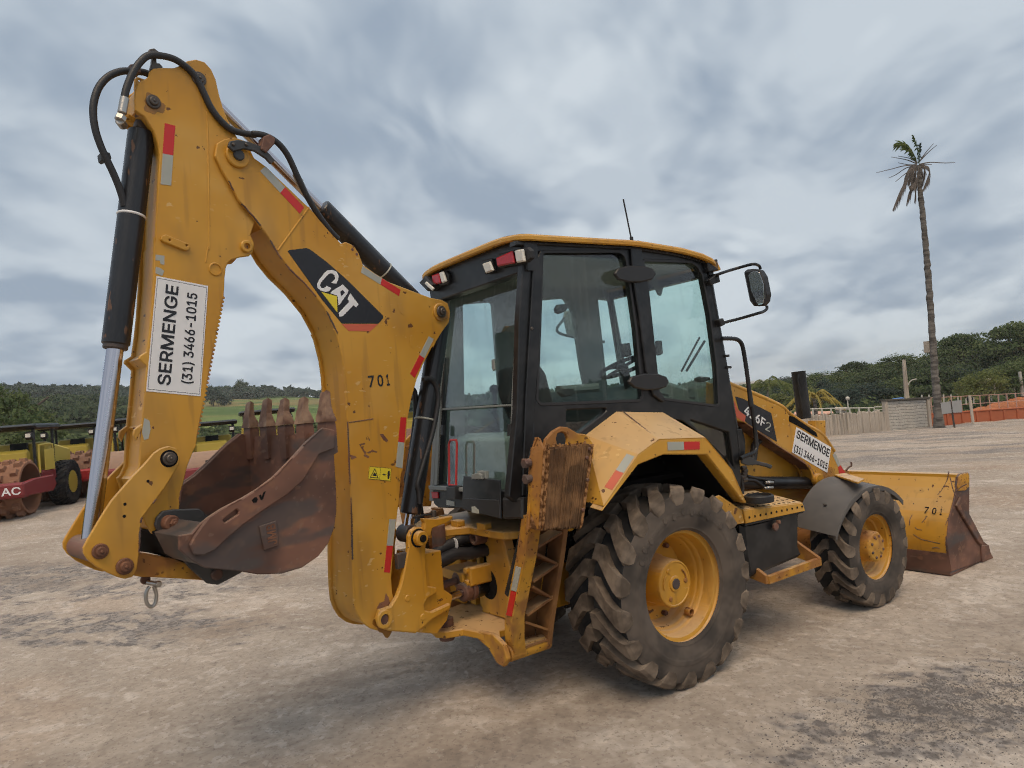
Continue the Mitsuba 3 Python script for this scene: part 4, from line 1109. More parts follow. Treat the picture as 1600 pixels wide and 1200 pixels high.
def lug_mesh(R, w, rr, depth, side, th0, dirn, wid=1.0):
    """One chevron bar: from the tyre's middle out over the shoulder and a little way down the wall."""
    h = w / 2
    t = R - depth
    path = [(.03, R, 0.0, .052), (.22, R, .004, .052), (.30, R, .035, .048), (.62, R - .004, .175, .046), (.82, R - .006, .246, .056), (.93, R - .014, .282, .062), (.985, R - .036, .296, .060), (1.004, R - .075, .303, .050), (.992, R - .112, .308, .030)]
    secs = []
    for i, (s, r, a, hw) in enumerate(path):
        hw *= wid * R / .62
        y = side * s * h
        if i < 6:
            inn = (s * .985, t - .02)
        else:
            inn = (.93, r - .012)
        yi, ri = side * inn[0] * h, inn[1]
        ang = th0 + dirn * a
        da_o, da_i = hw * .86 / r, hw * 1.08 / r
        f = lambda yy, rad, an: (rad * math.cos(an), yy, rad * math.sin(an))
        secs.append([f(yi, ri, ang - da_i), f(y, r, ang - da_o), f(y, r, ang + da_o), f(yi, ri, ang + da_i)])
    V = np.array(secs).reshape(-1, 3)
    F = []
    k = len(secs)
    for i in range(k - 1):
        for j in range(4):
            a, b = i * 4 + j, i * 4 + (j + 1) % 4
            F += [(a, b, b + 4), (a, b + 4, a + 4)]
    e = (k - 1) * 4
    F += [(0, 2, 1), (0, 3, 2), (e, e + 1, e + 2), (e, e + 2, e + 3)]
    m = tm(V, F)
    if m.volume < 0:
        m.invert()
    return m


def wheel(name, c, R, w, rr, depth, nl, sg, hubprof, disc, near, wid=1.0):
    """sg: -1 for the right-hand side, +1 for the left. All profiles run outwards from the tyre's middle plane."""
    Wk = numbered(f'{H}__{name}')
    M = np.eye(4)
    M[:3, 3] = c
    def put(nm, m, mm, **k):
        if sg > 0:
            m = m.copy()
            m.vertices[:, 1] *= -1
            m.invert()
        return obj(nm, moved(m, M), mm, Wk, **k)
    tw_, tb_ = tyre_mesh(R, w, rr, depth)
    put('tyre', tw_, 'tyre_rubber', smooth=40)
    put('tread_band', tb_, 'groove_rubber', smooth=40)
    lugs = []
    for i in range(nl):
        for s in (1, -1):
            th = 2 * math.pi * (i + (.5 if s > 0 else 0)) / nl + rng.uniform(-.008, .008)
            lugs.append(lug_mesh(R, w, rr, depth, s, th, 1, wid * rng.uniform(.95, 1.04)))
    if near:
        for m in lugs:
            put('tread_lug', m, 'lug_rubber', smooth=14)
    else:
        put('tread_lugs', join(*lugs), 'lug_rubber', smooth=14)
    put('rim', lathe(disc, (0, 0, 0), (0, -1, 0), 72, closed=False), 'yellow', smooth=38)
    put('hub', lathe(hubprof, (0, 0, 0), (0, -1, 0), 48), 'yellow' if name[0] == 'r' else 'yellow_worn', smooth=30)
    return Wk, put


RW, FW = (0, -.80, .615), (2.155, -.945, .462)
hub_r = [(.172, -.06), (.162, -.04), (.156, .0), (.150, .115), (.145, .128), (.135, .131), (.132, .126), (.05, .126), (.048, .134), (.042, .136)]
disc_r = [(.350, .196), (.352, .188), (.345, .176), (.322, .170), (.316, .150), (.312, .095), (.300, .082), (.297, .055), (.284, .042), (.280, .010), (.266, -.010), (.255, -.050), (.19, -.060), (.10, -.060)]
for sg in (-1, 1):
    Wk, put = wheel('rear_wheel', (0, sg * .80, .615), 0.625, .50, .345, .055, 19, sg, hub_r, disc_r, sg < 0, 1.12)
    if sg < 0:
        for i in range(8):
            a = math.pi * 2 * (i + .3) / 8
            put('wheel_nut', rod((.235 * math.cos(a), .06, .235 * math.sin(a)), (.235 * math.cos(a), .018, .235 * math.sin(a)), .017, n=6), 'rust', smooth=False)
        for i in range(3):
            a = 2.1 + math.pi * 2 * i / 3
            put('hub_plug', rod((.10 * math.cos(a), -.120, .10 * math.sin(a)), (.10 * math.cos(a), -.134, .10 * math.sin(a)), .016, n=14), 'yellow_worn')
        for i, a in enumerate((1.05, 1.22, 1.40, 1.58, 1.76, 1.94, 2.30, 2.46, 2.62, .75)):
            mr_ = .455 + .012 * (i % 2)
            er = np.array((math.cos(a), 0, math.sin(a)))
            et = np.array((-math.sin(a), 0, math.cos(a)))
            ov = [er * (mr_ + .022 * math.sin(t)) + et * .017 * math.cos(t) + np.array((0, o, 0)) for t in np.linspace(0, 6.28, 12, endpoint=False) for o in (-.2475, -.2535)]
            put('sidewall_mark', hull(ov), 'tyre_rubber')
        put('hub_centre', rod((0, -.12, 0), (0, -.142, 0), .034, n=20), 'rust')
        for a in (.4, 2.9):
            a1 = np.array([(.075 * math.cos(a + t) + .03 * math.cos(a), -.131, .075 * math.sin(a + t) + .03 * math.sin(a)) for t in np.linspace(-.6, .6, 7)])
            put('hub_casting', tube(a1, .005, 6, 3), 'yellow_worn')
        a = -.95
        q = np.array((.275 * math.cos(a), 0, .275 * math.sin(a)))
        put('valve_guard', collar(q + (0, -.10, 0), q + (0, -.055, 0), .026, .019), 'yellow_worn')
hub_f = [(.15, .0), (.15, .02), (.125, .03), (.118, .125), (.105, .140), (.06, .146), (.03, .152)]
disc_f = [(.262, .124), (.264, .116), (.258, .106), (.238, .100), (.232, .075), (.228, .045), (.216, .035), (.212, .0), (.198, -.015), (.15, -.02), (.10, -.02)]
for sg in (-1, 1):
    Wk, put = wheel('front_wheel', (2.155, sg * .945, .462), 0.472, .33, .258, .038, 16, sg, hub_f, disc_f, sg < 0, 1.12)
    if sg < 0:
        for i in range(8):
            a = math.pi * 2 * (i + .5) / 8
            put('wheel_nut', rod((.085 * math.cos(a), -.138, .085 * math.sin(a)), (.085 * math.cos(a), -.152, .085 * math.sin(a)), .012, n=6), 'rust', smooth=False)
AX = f'{H}__axles'
obj('rear_axle', join(rod((0, -.60, .615), (0, .60, .615), .13), lathe([(.1, -.22), (.24, -.12), (.26, 0), (.24, .12), (.1, .22)], (0, 0, .60), (0, 1, 0))), 'yellow_worn', AX)
obj('front_axle', join(rod((2.155, -.85, .462), (2.155, .85, .462), .085), box(2.0, 2.3, -.3, .3, .40, .60, .02)), 'yellow_worn', AX)

# ---- cab
CB = f'{H}__cab'
YC, YL = -.70, .44
side_o = [(-0.797, 2.798), (-0.349, 2.82), (0.141, 2.848), (0.586, 2.817), (0.826, 2.789), (0.861, 2.781), (0.914, 2.542), (0.962, 2.279), (1.023, 1.965), (1.038, 1.556)] + [(1.057, 1.528), (1.058, 1.144), (1.035, 1.058), (0.975, 1.13), (0.909, 1.289), (0.69, 1.473), (0.469, 1.617), (0.233, 1.661), (-0.18, 1.684), (-0.47, 1.58)] + [(-0.924, 1.202), (-1.058, 1.309), (-0.95, 1.785)] + [(-0.877, 2.326), (-0.818, 2.644)]
win_r = rounded([(-0.663, 2.747), (-0.647, 2.759), (0, 2.796), (0.049, 2.773), (0.066, 2.731), (0.098, 2.264), (0.098, 1.81), (0.067, 1.782), (-0.77, 1.817), (-0.801, 1.848), (-0.73, 2.293)], .02)
win_d = rounded([(0.213, 2.746), (0.716, 2.758), (0.782, 2.728), (0.83, 2.665), (0.875, 2.375), (0.898, 1.97), (0.88, 1.693), (0.832, 1.691), (0.268, 1.781), (0.237, 1.834), (0.241, 2.175), (0.234, 2.55)], .02)
win_rl = rounded([(-0.573, 1.774), (-0.222, 1.758), (-0.271, 1.724), (-0.461, 1.637), (-0.595, 1.582)], .01)
win_dl = rounded([(0.5, 1.636), (0.962, 1.489), (0.989, 1.178), (0.964, 1.174), (0.874, 1.319), (0.638, 1.527)], .012)
obj('side_frame', plate(side_o, YC, YC + .055, .006, [win_r, win_d, win_dl, win_rl]), 'black_paint', CB)
# raised door frame and post pieces
post = [(0.093, 2.847), (0.175, 2.874), (0.197, 2.854), (0.196, 2.748), (0.227, 2.55), (0.241, 2.175), (0.248, 1.844), (0.299, 1.772), (0.266, 1.76), (0.179, 1.815), (0.131, 1.981), (0.112, 2.373), (0.089, 2.579)]
obj('hinge_post', plate(rounded(post, .006), YC - .022, YC, .006), 'black_paint', CB)
rp = [(-0.749, 2.647), (-0.679, 2.761), (-0.663, 2.753), (-0.755, 2.157), (-0.809, 1.908)] + [(-0.852, 1.695), (-0.916, 1.292), (-0.976, 1.301), (-0.89, 1.862)]
obj('rear_post', plate(rounded(rp, .006), YC - .018, YC, .005), 'black_paint', CB)
obj('post_screw', rod(([(-0.802, 2.279)][0][0], YC - .016, [(-0.802, 2.279)][0][1]), ([(-0.802, 2.279)][0][0], YC - .024, [(-0.802, 2.279)][0][1]), .010, n=12), 'dark_steel', CB)
for h_ in ([(-0.103, 2.63), (-0.067, 2.665), (0.031, 2.688), (0.183, 2.692), (0.259, 2.678), (0.298, 2.644), (0.249, 2.602), (0.138, 2.58), (0.017, 2.577), (-0.069, 2.591)], [(-0.065, 1.916), (-0.031, 1.949), (0.09, 1.964), (0.227, 1.955), (0.303, 1.932), (0.324, 1.898), (0.294, 1.863), (0.214, 1.85), (0.091, 1.852), (-0.011, 1.874)]):
    obj('hinge', plate(rounded(h_, .008), YC - .045, YC - .018, .008), 'black_plastic', CB)
# glass: single sheets
def pane(name, pts, y, parent=CB, axis=1):
    r = oriented(pts)
    t = triangulate([r])
    return obj(name, tm(np.insert(r, axis, y, axis=1), t), 'glass', parent, smooth=False)


pane('side_window', np.array(win_r), YC + .030)
pane('door_window', np.array(win_d), YC + .030)
pane('door_window', np.array(win_dl), YC + .030)
pane('side_window', np.array(win_rl), YC + .030)
for w_, nm in ((win_r, 'window_seal'), (win_d, 'window_seal')):
    o = oriented(w_)
    obj(nm, plate(inset(o, -.004), YC - .004, YC + .002, .001, [inset(o, .014)]), 'hose_rubber', CB)
# far side, with its own two openings
fs_o = [(0.039, 3.115), (2.634, 3.272), (2.547, 1.293), (-0.127, 1.56)]
fs_o = [(-.72, 2.78), (1.0, 2.80), (1.12, 1.3), (-.97, 1.2)]
h1 = rounded([(0.205, 2.701), (0.44, 2.692), (0.516, 2.669), (0.544, 2.602), (0.547, 2.52), (0.598, 1.949), (0.562, 1.886), (0.486, 1.872), (0.281, 1.885)] + [(-.42, 1.86), (-.33, 2.60)], .03)
h1 = [(max(x, -.50), z) for x, z in h1]
h1 = rounded([(-.42, 2.66), (.17, 2.70), (.25, 2.66), (.50, 2.16), (.585, 1.95), (.55, 1.88), (-.55, 1.86)], .03)
hh1 = rounded([(0.224, 2.697), (0.449, 2.69), (0.527, 2.656), (0.544, 2.588), (0.549, 2.493), (0.603, 1.962), (0.577, 1.896), (0.504, 1.87), (0.197, 1.88)] , .01)
h2 = rounded([(0.765, 2.659), (0.881, 2.728), (1.073, 2.76), (1.151, 2.75), (1.224, 2.058), (1.166, 1.917), (0.814, 1.881), (0.782, 2.021)], .02)
h2b = rounded([(1.408, 2.947), (1.98, 2.907), (2.113, 2.864), (2.154, 2.143), (2.089, 2.021), (1.55, 2.014), (1.466, 2.018), (1.434, 2.579)], .02)
hh1 = [(x, z) for x, z in hh1 if x > -.9]
fh = [rounded([(-.66, 1.60), (-.31, 1.60), (-.30, 2.63), (-.58, 2.61)], .02), rounded([(-.06, 1.90), (.565, 1.90), (.535, 2.10), (.50, 2.56), (.42, 2.67), (-.08, 2.63)], .03), rounded([(.80, 1.90), (1.00, 1.90), (.93, 2.66), (.78, 2.67)], .015)]
obj('far_side_frame', plate([(-.72, 2.80), (.94, 2.80), (1.12, 1.3), (-.97, 1.2)], YL - .055, YL, .004, fh), 'cab_trim', CB)
for h_ in fh:
    pane('far_window', h_, YL - .028)

# rear wall on a sloping plane x = -1.194 + .187 z
SH_ = np.eye(4)
SH_[0, 2], SH_[0, 3] = .187, -1.194
rear = lambda m: moved(m, SH_)
rw_o = [(0.526, 2.774), (0.454, 2.782), (-0.351, 2.739), (-0.55, 2.742), (-0.58, 2.665)] + [(-0.57, 1.833), (-0.586, 1.315), (-0.748, 1.3), (-0.757, 1.213), (-0.591, 1.202), (-0.555, 1.208), (0.313, 1.159), (0.438, 1.299), (0.423, 1.7), (0.419, 1.988)]
rw_h = rounded([(0.377, 2.685), (0.412, 2.65), (-0.362, 2.646), (-0.526, 2.685), (-0.549, 2.645), (-0.544, 2.261)] + [], .004)
rw_h = [(0.414, 2.686), (-0.535, 2.679)] + [(-0.521, 1.835), (-0.561, 1.317), (0.329, 1.316), (0.363, 1.856)]
rw_o = [(0.534, 2.786), (-0.582, 2.717)] + [(-0.759, 1.213), (-0.555, 1.208), (0.303, 1.159), (0.366, 1.179), (0.441, 1.294)]
obj('rear_frame', rear(plate(rw_o, 0, .05, .006, [np.array(rw_h)], axis=0)), 'black_paint', CB)
for s in ([(0.36, 2.702), (0.423, 2.693)] + [(0.404, 1.987), (0.365, 1.846), (0.329, 1.319), (0.363, 1.317), (0.405, 1.868)], [(-0.497, 2.677), (-0.539, 2.68)] + [(-0.555, 1.833), (-0.585, 1.323), (-0.556, 1.323), (-0.521, 1.835)]):
    obj('window_channel', rear(plate(s, -.012, .0, .003, axis=0)), 'cab_trim', CB)
gu = [(0.414, 2.686), (-0.535, 2.679)] + [(-0.554, 1.844), (0.386, 1.849)]
gl = [(0.355, 1.848), (-0.536, 1.83), (-0.561, 1.317), (0.329, 1.316)]
r_ = oriented(gu)
obj('rear_window', rear(tm(np.insert(r_, 0, .012, axis=1), triangulate([r_]))), 'glass', CB, smooth=False)
r_ = oriented(gl)
obj('rear_window', rear(tm(np.insert(r_, 0, .030, axis=1), triangulate([r_]))), 'glass', CB, smooth=False, label='lower rear window pane')
obj('window_bar', rear(plate([(0.39, 1.847), (-0.559, 1.837), (-0.561, 1.825), (0.383, 1.833)], .004, .024, .003, axis=0)), 'cab_trim', CB)
for s in ([(0.326, 1.729), (0.291, 1.729), (0.28, 1.661), (0.315, 1.659)], [(-0.505, 1.718), (-0.54, 1.718), (-0.543, 1.648), (-0.51, 1.646)]):
    obj('window_catch', rear(plate(s, -.02, .0, .004, axis=0)), 'black_plastic', CB)
obj('window_catch', rear(plate(rounded([(-0.244, 2.136), (-0.272, 2.139), (-0.292, 2.069), (-0.274, 2.059), (-0.255, 2.081)], .004), .0, .012, .003, axis=0)), 'cab_trim', CB)
# lower rear panel furniture
obj('sill', rear(plate([(0.419, 1.308), (-0.105, 1.318), (-0.109, 1.291), (0.404, 1.282)], -.03, .0, .004, axis=0)), 'cab_trim', CB)
obj('red_marker', rear(plate([(0.401, 1.264), (0.307, 1.268), (0.294, 1.226), (0.379, 1.221)], -.012, .0, .003, axis=0)), 'red_lens', CB)
q = np.array([(0.106, 1.329), (0.152, 1.601), (0.137, 1.627), (0.059, 1.627), (0.045, 1.601), (0.016, 1.333)])
obj('red_handle', rear(tube([(-.04, y, z) for y, z in np.vstack([q, q[:1]])], .008, 10, 8, smooth=False)), 'red_paint', CB)
obj('handle_base', rear(plate([(0.118, 1.319), (-0.003, 1.324), (-0.015, 1.244), (0.078, 1.239)], -.06, .0, .004, axis=0)), 'black_plastic', CB)
obj('number_plate_holder', rear(plate([(-0.091, 1.397), (-0.519, 1.387), (-0.555, 1.167), (-0.345, 1.184), (-0.174, 1.193), (-0.1, 1.236)], -.055, -.045, .003, axis=0)), 'black_paint', CB)
obj('plate_lip', rear(plate([(-0.114, 1.259), (-0.532, 1.273), (-0.555, 1.167), (-0.123, 1.189)], -.062, -.055, .003, axis=0)), 'black_plastic', CB)
obj('plate_lamp', rear(join(plate([(-0.249, 1.433), (-0.34, 1.433), (-0.349, 1.389), (-0.255, 1.385)], -.05, -.02, .004, axis=0), plate([(-0.22, 1.412), (-0.29, 1.426), (-0.34, 1.412), (-0.343, 1.388), (-0.224, 1.384)], -.075, -.055, .004, axis=0))), 'cab_trim', CB)
obj('worn_label', rear(plate([(-0.234, 1.214), (-0.269, 1.219), (-0.32, 1.199), (-0.326, 1.178), (-0.242, 1.178)], -.0640, -.0622, .0004, axis=0)), 'silver_tape', CB, smooth=False)
obj('worn_label', rear(plate([(0.191, 1.22), (0.084, 1.216), (0.078, 1.187), (0.182, 1.186)], -.004, -.001, .0004, axis=0)), 'silver_tape', CB, smooth=False)
obj('corner_block', rear(plate([(-0.541, 1.284), (-0.748, 1.296), (-0.76, 1.18), (-0.562, 1.16)], -.05, .0, .012, axis=0)), 'black_plastic', CB)
for x, y in ((-1.02, -.02), (-.98, -.28), (-.96, .25)):
    obj('cab_mount', box(x, x + .06, y, y + .09, 1.06, 1.10, .006), 'yellow', CB)

# roof: crowned yellow skin over a black header ring
plan = rounded([(-.84, -.76), (.96, -.76), (.99, -.60), (.99, .40), (.96, .56), (-.84, .56), (-.86, .3), (-.86, -.55)], .09, 6)
def roof_z(x, y):
    xs = [-.9, -.8, -.365, .123, .566, .80, .90, 1.0]
    zs = [2.85, 2.868, 2.876, 2.886, 2.862, 2.83, 2.80, 2.74]
    yy = np.abs((y + .10) / .66)
    return np.interp(x, xs, zs) - .040 * np.clip(yy, 0, 1.05)**5
m = plate(plan, -.028, .012, .010, axis=2).subdivide_to_size(.13) if False else plate(plan, -.028, .012, .010, axis=2)
v, f = trimesh.remesh.subdivide_to_size(m.vertices, m.faces, .12, max_iter=12)
v[:, 2] += roof_z(v[:, 0], v[:, 1])
obj('roof', tm(v, f), 'yellow', CB, smooth=35)
m = plate(rounded([(-.80, -.72), (.92, -.72), (.94, .50), (-.80, .50)], .06, 5), -.05, -.03, .004, axis=2)
v, f = trimesh.remesh.subdivide_to_size(m.vertices, m.faces, .12, max_iter=12)
v[:, 2] += roof_z(v[:, 0], v[:, 1])
obj('headliner', tm(v, f), 'black_paint', CB)
hd = [(-0.862, 2.807), (-0.357, 2.83), (0.133, 2.858), (0.577, 2.828), (0.831, 2.787), (0.805, 2.774), (0.539, 2.796), (0.13, 2.838), (-0.359, 2.81), (-0.865, 2.78)]
obj('side_header', plate(hd, YC - .012, YC + .05, .004), 'black_paint', CB)
obj('front_brow', plate(rounded([(.86, 2.79), (.96, 2.76), (1.0, 2.70), (.97, 2.69), (.90, 2.72), (.85, 2.75)], .006), -.74, .54, .006), 'yellow', CB)
obj('brow_lamp', plate(rounded([(0.845, 2.744), (0.967, 2.78), (0.969, 2.696), (0.858, 2.677)], .008), -.74, -.66, .006), 'black_plastic', CB)
rh = [(-.72, 2.63), (.48, 2.63), (.50, 2.82), (.3, 2.835), (-.1, 2.84), (-.5, 2.835), (-.72, 2.80)]
obj('rear_header', plate(rh, -.80, -.70, .008, axis=0), 'black_paint', CB)
def lamp(name, quad, x, mm, dx=-.035):
    return obj(name, plate(rounded(quad, .006), x + dx, x, .008, axis=0), mm, CB)


for s in ([(-0.446, 2.77), (-0.479, 2.781), (-0.782, 2.755), (-0.816, 2.726), (-0.813, 2.682), (-0.762, 2.668), (-0.465, 2.694)], [(0.381, 2.819), (0.315, 2.821), (0.196, 2.812), (0.153, 2.779), (0.163, 2.718), (0.232, 2.716), (0.36, 2.735)]):
    lamp('lamp_housing', s, -.80, 'black_plastic', -.03)
lamp('red_tail_lamp', [(-0.474, 2.755), (-0.648, 2.76), (-0.661, 2.683), (-0.481, 2.699)], -.83, 'red_lens', -.022)
lamp('white_work_lamp', [(-0.672, 2.758), (-0.756, 2.748), (-0.767, 2.671), (-0.684, 2.68)], -.83, 'clear_lens', -.022)
lamp('red_tail_lamp', [(0.348, 2.808), (0.25, 2.803), (0.236, 2.731), (0.336, 2.733)], -.83, 'red_lens', -.022)
lamp('white_work_lamp', [(0.243, 2.807), (0.184, 2.803), (0.154, 2.726), (0.213, 2.724)], -.83, 'clear_lens', -.022)
lamp('lamp_housing', [(-0.25, 2.772), (-0.285, 2.781), (-0.39, 2.773), (-0.395, 2.732), (-0.408, 2.681), (-0.303, 2.687)], -.80, 'black_plastic', -.03)
lamp('white_work_lamp', [(-0.309, 2.754), (-0.401, 2.75), (-0.433, 2.684), (-0.342, 2.684)], -.83, 'clear_lens', -.02)
q = [(0.5, 2.781), (0.399, 2.813), (0.29, 2.727), (0.387, 2.698)]
obj('lamp_housing', plate(rounded(q, .008), -.88, -.78, .01, axis=0), 'black_plastic', CB)
obj('white_work_lamp', plate(rounded([(0.387, 2.753), (0.359, 2.763), (0.254, 2.694), (0.284, 2.683)], .004), -.895, -.88, .004, axis=0), 'clear_lens', CB)
# front wall
obj('windscreen_frame', join(box(.90, .96, YC, YL, 2.66, 2.78), box(1.06, 1.12, YC, YL, 1.28, 1.50), tube([(.94, YL - .03, 2.7), (1.10, YL - .03, 1.4)], .03, 8), tube([(.93, YC + .04, 2.7), (1.09, YC + .04, 1.4)], .03, 8)), 'black_paint', CB)
obj('windscreen', tm([(.94, YC + .05, 2.68), (.94, YL - .05, 2.68), (1.09, YL - .05, 1.48), (1.09, YC + .05, 1.48)], [(0, 1, 2), (0, 2, 3)]), 'glass', CB, smooth=False)
obj('floor', box(-.95, 1.08, YC + .05, YL - .05, 1.22, 1.26), 'dark_void', CB)
# interior
obj('headlining', plate([(-.72, -.64), (.88, -.64), (.88, .38), (-.72, .38)], 2.735, 2.76, .01, axis=2), 'cab_trim', CB)
obj('seat', join(plate(rounded([(-.45, 1.64), (.06, 1.64), (.10, 1.72), (.04, 1.78), (-.40, 1.76)], .03), -.36, .12, .03), plate(rounded([(-.48, 1.72), (-.34, 1.72), (-.40, 2.02), (-.46, 2.10), (-.54, 2.08), (-.55, 1.9)], .03), -.34, .10, .04), box(-.36, .0, -.26, .02, 1.26, 1.66, .02)), 'seat_fabric', CB)
obj('armrest', box(-.40, -.05, -.46, -.38, 1.87, 1.93, .02), 'cab_trim', CB)
obj('steering_console', plate(rounded([(.36, 1.26), (.40, 1.62), (.44, 1.80), (.52, 1.90), (.66, 1.93), (.98, 1.84), (1.04, 1.26)], .04), -.36, .06, .03), 'console_plastic', CB)
for k in range(4):
    obj('console_louvre', tube([(.42 + .03 * k, -.365, 1.72 + .035 * k), (.55 + .03 * k, -.368, 1.73 + .03 * k), (.66 + .02 * k, -.365, 1.70 + .035 * k)], .007, 6), 'cab_trim', CB)
t = np.linspace(0, 2 * math.pi, 41)
ca = np.array((.50, -.14, 2.05))
obj('steering_wheel', join(tube([ca + (.19 * math.cos(a), .19 * math.sin(a), .075 * math.cos(a)) for a in t], .015, 8, 2), rod(ca - (.05, 0, .0) + np.array((.08, 0, -.2)), ca, .03), rod(ca + (.17, 0, .065), ca - (.17, 0, .065), .013), rod(ca, ca + (0, .18, 0), .013)), 'seat_fabric', CB)
obj('control_lever', join(rod((-.62, -.30, 1.5), (-.58, -.32, 1.95), .014), hull(trimesh.creation.icosphere(1, .035).vertices + (-.58, -.32, 1.98)), rod((-.62, .05, 1.5), (-.58, .07, 1.92), .014), hull(trimesh.creation.icosphere(1, .035).vertices + (-.58, .07, 1.95))), 'seat_fabric', CB)
obj('rear_console', plate(rounded([(-.86, 1.26), (-.86, 1.62), (-.72, 1.66), (-.62, 1.5), (-.62, 1.26)], .02), -.45, .25, .02), 'console_plastic', CB)
for q, r in (([(-0.544, 2.411), (-0.522, 2.437), (-0.446, 2.442), (-0.435, 2.424), (-0.467, 2.396), (-0.515, 2.379), (-0.54, 2.389)], .004), ([(-0.58, 1.886), (-0.547, 1.904), (-0.458, 1.901), (-0.448, 1.875), (-0.476, 1.859), (-0.542, 1.853)], .004), ([(0.001, 2.144), (0.014, 2.178), (0.072, 2.181), (0.083, 2.098), (0.06, 2.088), (0.018, 2.089)], .004), ([(0.348, 2.191), (0.387, 2.19), (0.388, 2.099), (0.357, 2.087), (0.333, 2.101)], .004), ([(0.718, 1.907), (0.759, 1.92), (0.865, 1.908), (0.871, 1.887), (0.788, 1.876), (0.732, 1.883)], .004)):
    obj('window_latch', plate(rounded(q, r), YC + .045, YC + .085, .008), 'black_plastic', CB)
q = [(0.365, 2.535), (0.404, 2.574), (0.473, 2.572), (0.481, 2.535), (0.494, 2.348), (0.472, 2.338), (0.395, 2.343), (0.376, 2.376)]
q = [(0.328, 2.544), (0.409, 2.503), (0.402, 2.434), (0.379, 2.38), (0.333, 2.354)]
obj('inner_mirror', plate(rounded([(0.845, 2.732), (0.888, 2.782), (0.976, 2.778), (0.988, 2.724), (0.924, 2.593), (0.894, 2.602), (0.852, 2.675)], .01), -.2, -.18, .005), 'cab_trim', CB)
# far mirror, seen through the glass
q = rounded([(0.709, 2.563), (0.73, 2.621), (0.827, 2.64), (0.893, 2.635), (0.865, 2.392), (0.778, 2.382), (0.735, 2.412)], .02)
obj('far_mirror', plate(q, .76, .80, .01), 'cab_trim', CB)
obj('far_mirror_arm', tube([(q[0][0], .78, q[0][1]), (q[0][0] - .2, .62, q[0][1] - .15), (.86, .44, 2.3)], .012, 8), 'black_plastic', CB)
# near mirror on its bracket
MR = f'{CB}__mirror'
q = rounded([(-0.869, 2.658), (-0.901, 2.671), (-0.955, 2.664), (-1, 2.646), (-1.028, 2.594), (-1.043, 2.463), (-1.028, 2.413), (-0.992, 2.387), (-0.926, 2.396), (-0.896, 2.441)], .015)
obj('mirror_shell', plate(q, 1.065, 1.16, .022, axis=0), 'black_plastic', MR)
q2 = rounded([(-0.91, 2.631), (-0.928, 2.651), (-0.996, 2.651), (-1.022, 2.643), (-1.051, 2.54), (-1.045, 2.426), (-1.034, 2.388), (-0.98, 2.384), (-0.957, 2.412), (-0.919, 2.506)], .010)
obj('mirror_rim', plate(q2, 1.058, 1.075, .006, axis=0), 'black_plastic', MR)
g = np.array(rounded([(-0.927, 2.622), (-0.948, 2.639), (-0.994, 2.637), (-1.019, 2.624), (-1.044, 2.535), (-1.039, 2.433), (-1.026, 2.395), (-0.988, 2.394), (-0.972, 2.417), (-0.937, 2.505)], .010))
obj('mirror_glass', plate(g, 1.054, 1.059, .001, axis=0), 'mirror_glass', MR)
a1 = [(0.83, -0.72, 2.608), (0.944, -0.72, 2.647)]
top = a1 + [(0.899, -0.8, 2.653), (1.091, -0.8, 2.698)] + [(1.105, -0.93, 2.703), (1.181, -0.93, 2.699), (1.204, -0.93, 2.674)]
obj('mirror_arm', tube(top, .011, 10), 'black_paint', CB)
bot = [(0.938, -0.72, 2.288), (1.006, -0.72, 2.306)] + [(1.073, -0.8, 2.322)] + [(1.107, -0.93, 2.34), (1.186, -0.93, 2.355), (1.232, -0.93, 2.376), (1.236, -0.93, 2.4)]
obj('mirror_arm', tube(bot, .011, 10), 'black_paint', CB)
for s in ([(0.849, 2.62), (0.957, 2.674), (0.971, 2.606), (0.862, 2.579)], [(0.907, 2.324), (0.964, 2.336), (0.985, 2.288), (0.936, 2.274)]):
    obj('arm_bracket', plate(rounded(s, .006), -.745, -.69, .006), 'black_plastic', CB)
# grab rail in front of the door
gr = [(0.929, -0.74, 2.184), (1.037, -0.74, 2.182), (1.111, -0.74, 2.171), (1.156, -0.74, 2.136), (1.174, -0.74, 2.052), (1.19, -0.74, 1.857), (1.193, -0.74, 1.662)] + [(1.196, -0.74, 1.774), (1.215, -0.74, 1.539), (1.22, -0.74, 1.383), (1.204, -0.74, 1.33), (1.153, -0.74, 1.31), (1.058, -0.74, 1.298), (1.016, -0.74, 1.288)]
obj('grab_rail', tube(gr, .016, 12, 6), 'black_paint', CB)
q = rounded([(1.018, 1.303), (1.12, 1.297), (1.196, 1.25), (1.318, 1.216), (1.384, 1.192), (1.365, 1.168), (1.314, 1.188), (1.191, 1.221), (1.078, 1.229), (1.021, 1.252)], .005)
obj('door_stay', plate(q, -.75, -.73, .005), 'black_steel', CB)
for s in ([(0.983, 2.064), (1.03, 2.065), (1.028, 2.048), (0.985, 2.047)], [(0.994, 1.98), (1.042, 1.978), (1.04, 1.961), (0.994, 1.961)]):
    obj('door_bump', plate(s, -.72, -.69, .004), 'black_plastic', CB)
q = [(0.591, -0.25, 3.007), (0.59, -0.25, 3.325)]
q[1] = (q[0][0] - .05, -.25, q[1][2])
obj('antenna', join(rod(np.array(q[0]) - (0, 0, .02), np.array(q[0]) + (0, 0, .03), .014), rod(q[0], q[1], .006, n=8)), 'black_plastic', CB)
q = [(1.027, -0.25, 1.96), (1.077, -0.25, 1.977), (1.337, -0.25, 2.218)]
obj('wiper', join(rod(q[1], q[2], .010, n=8), rod((q[1][0] - .06, q[1][1], q[1][2]), (q[2][0] - .06, q[2][1], q[2][2] + .03), .008, n=8)), 'seat_fabric', CB)
lw = [(1.056, 2.124), (1.049, 1.418), (1.03, 1.105), (0.98, 1.095), (0.993, 1.512)]

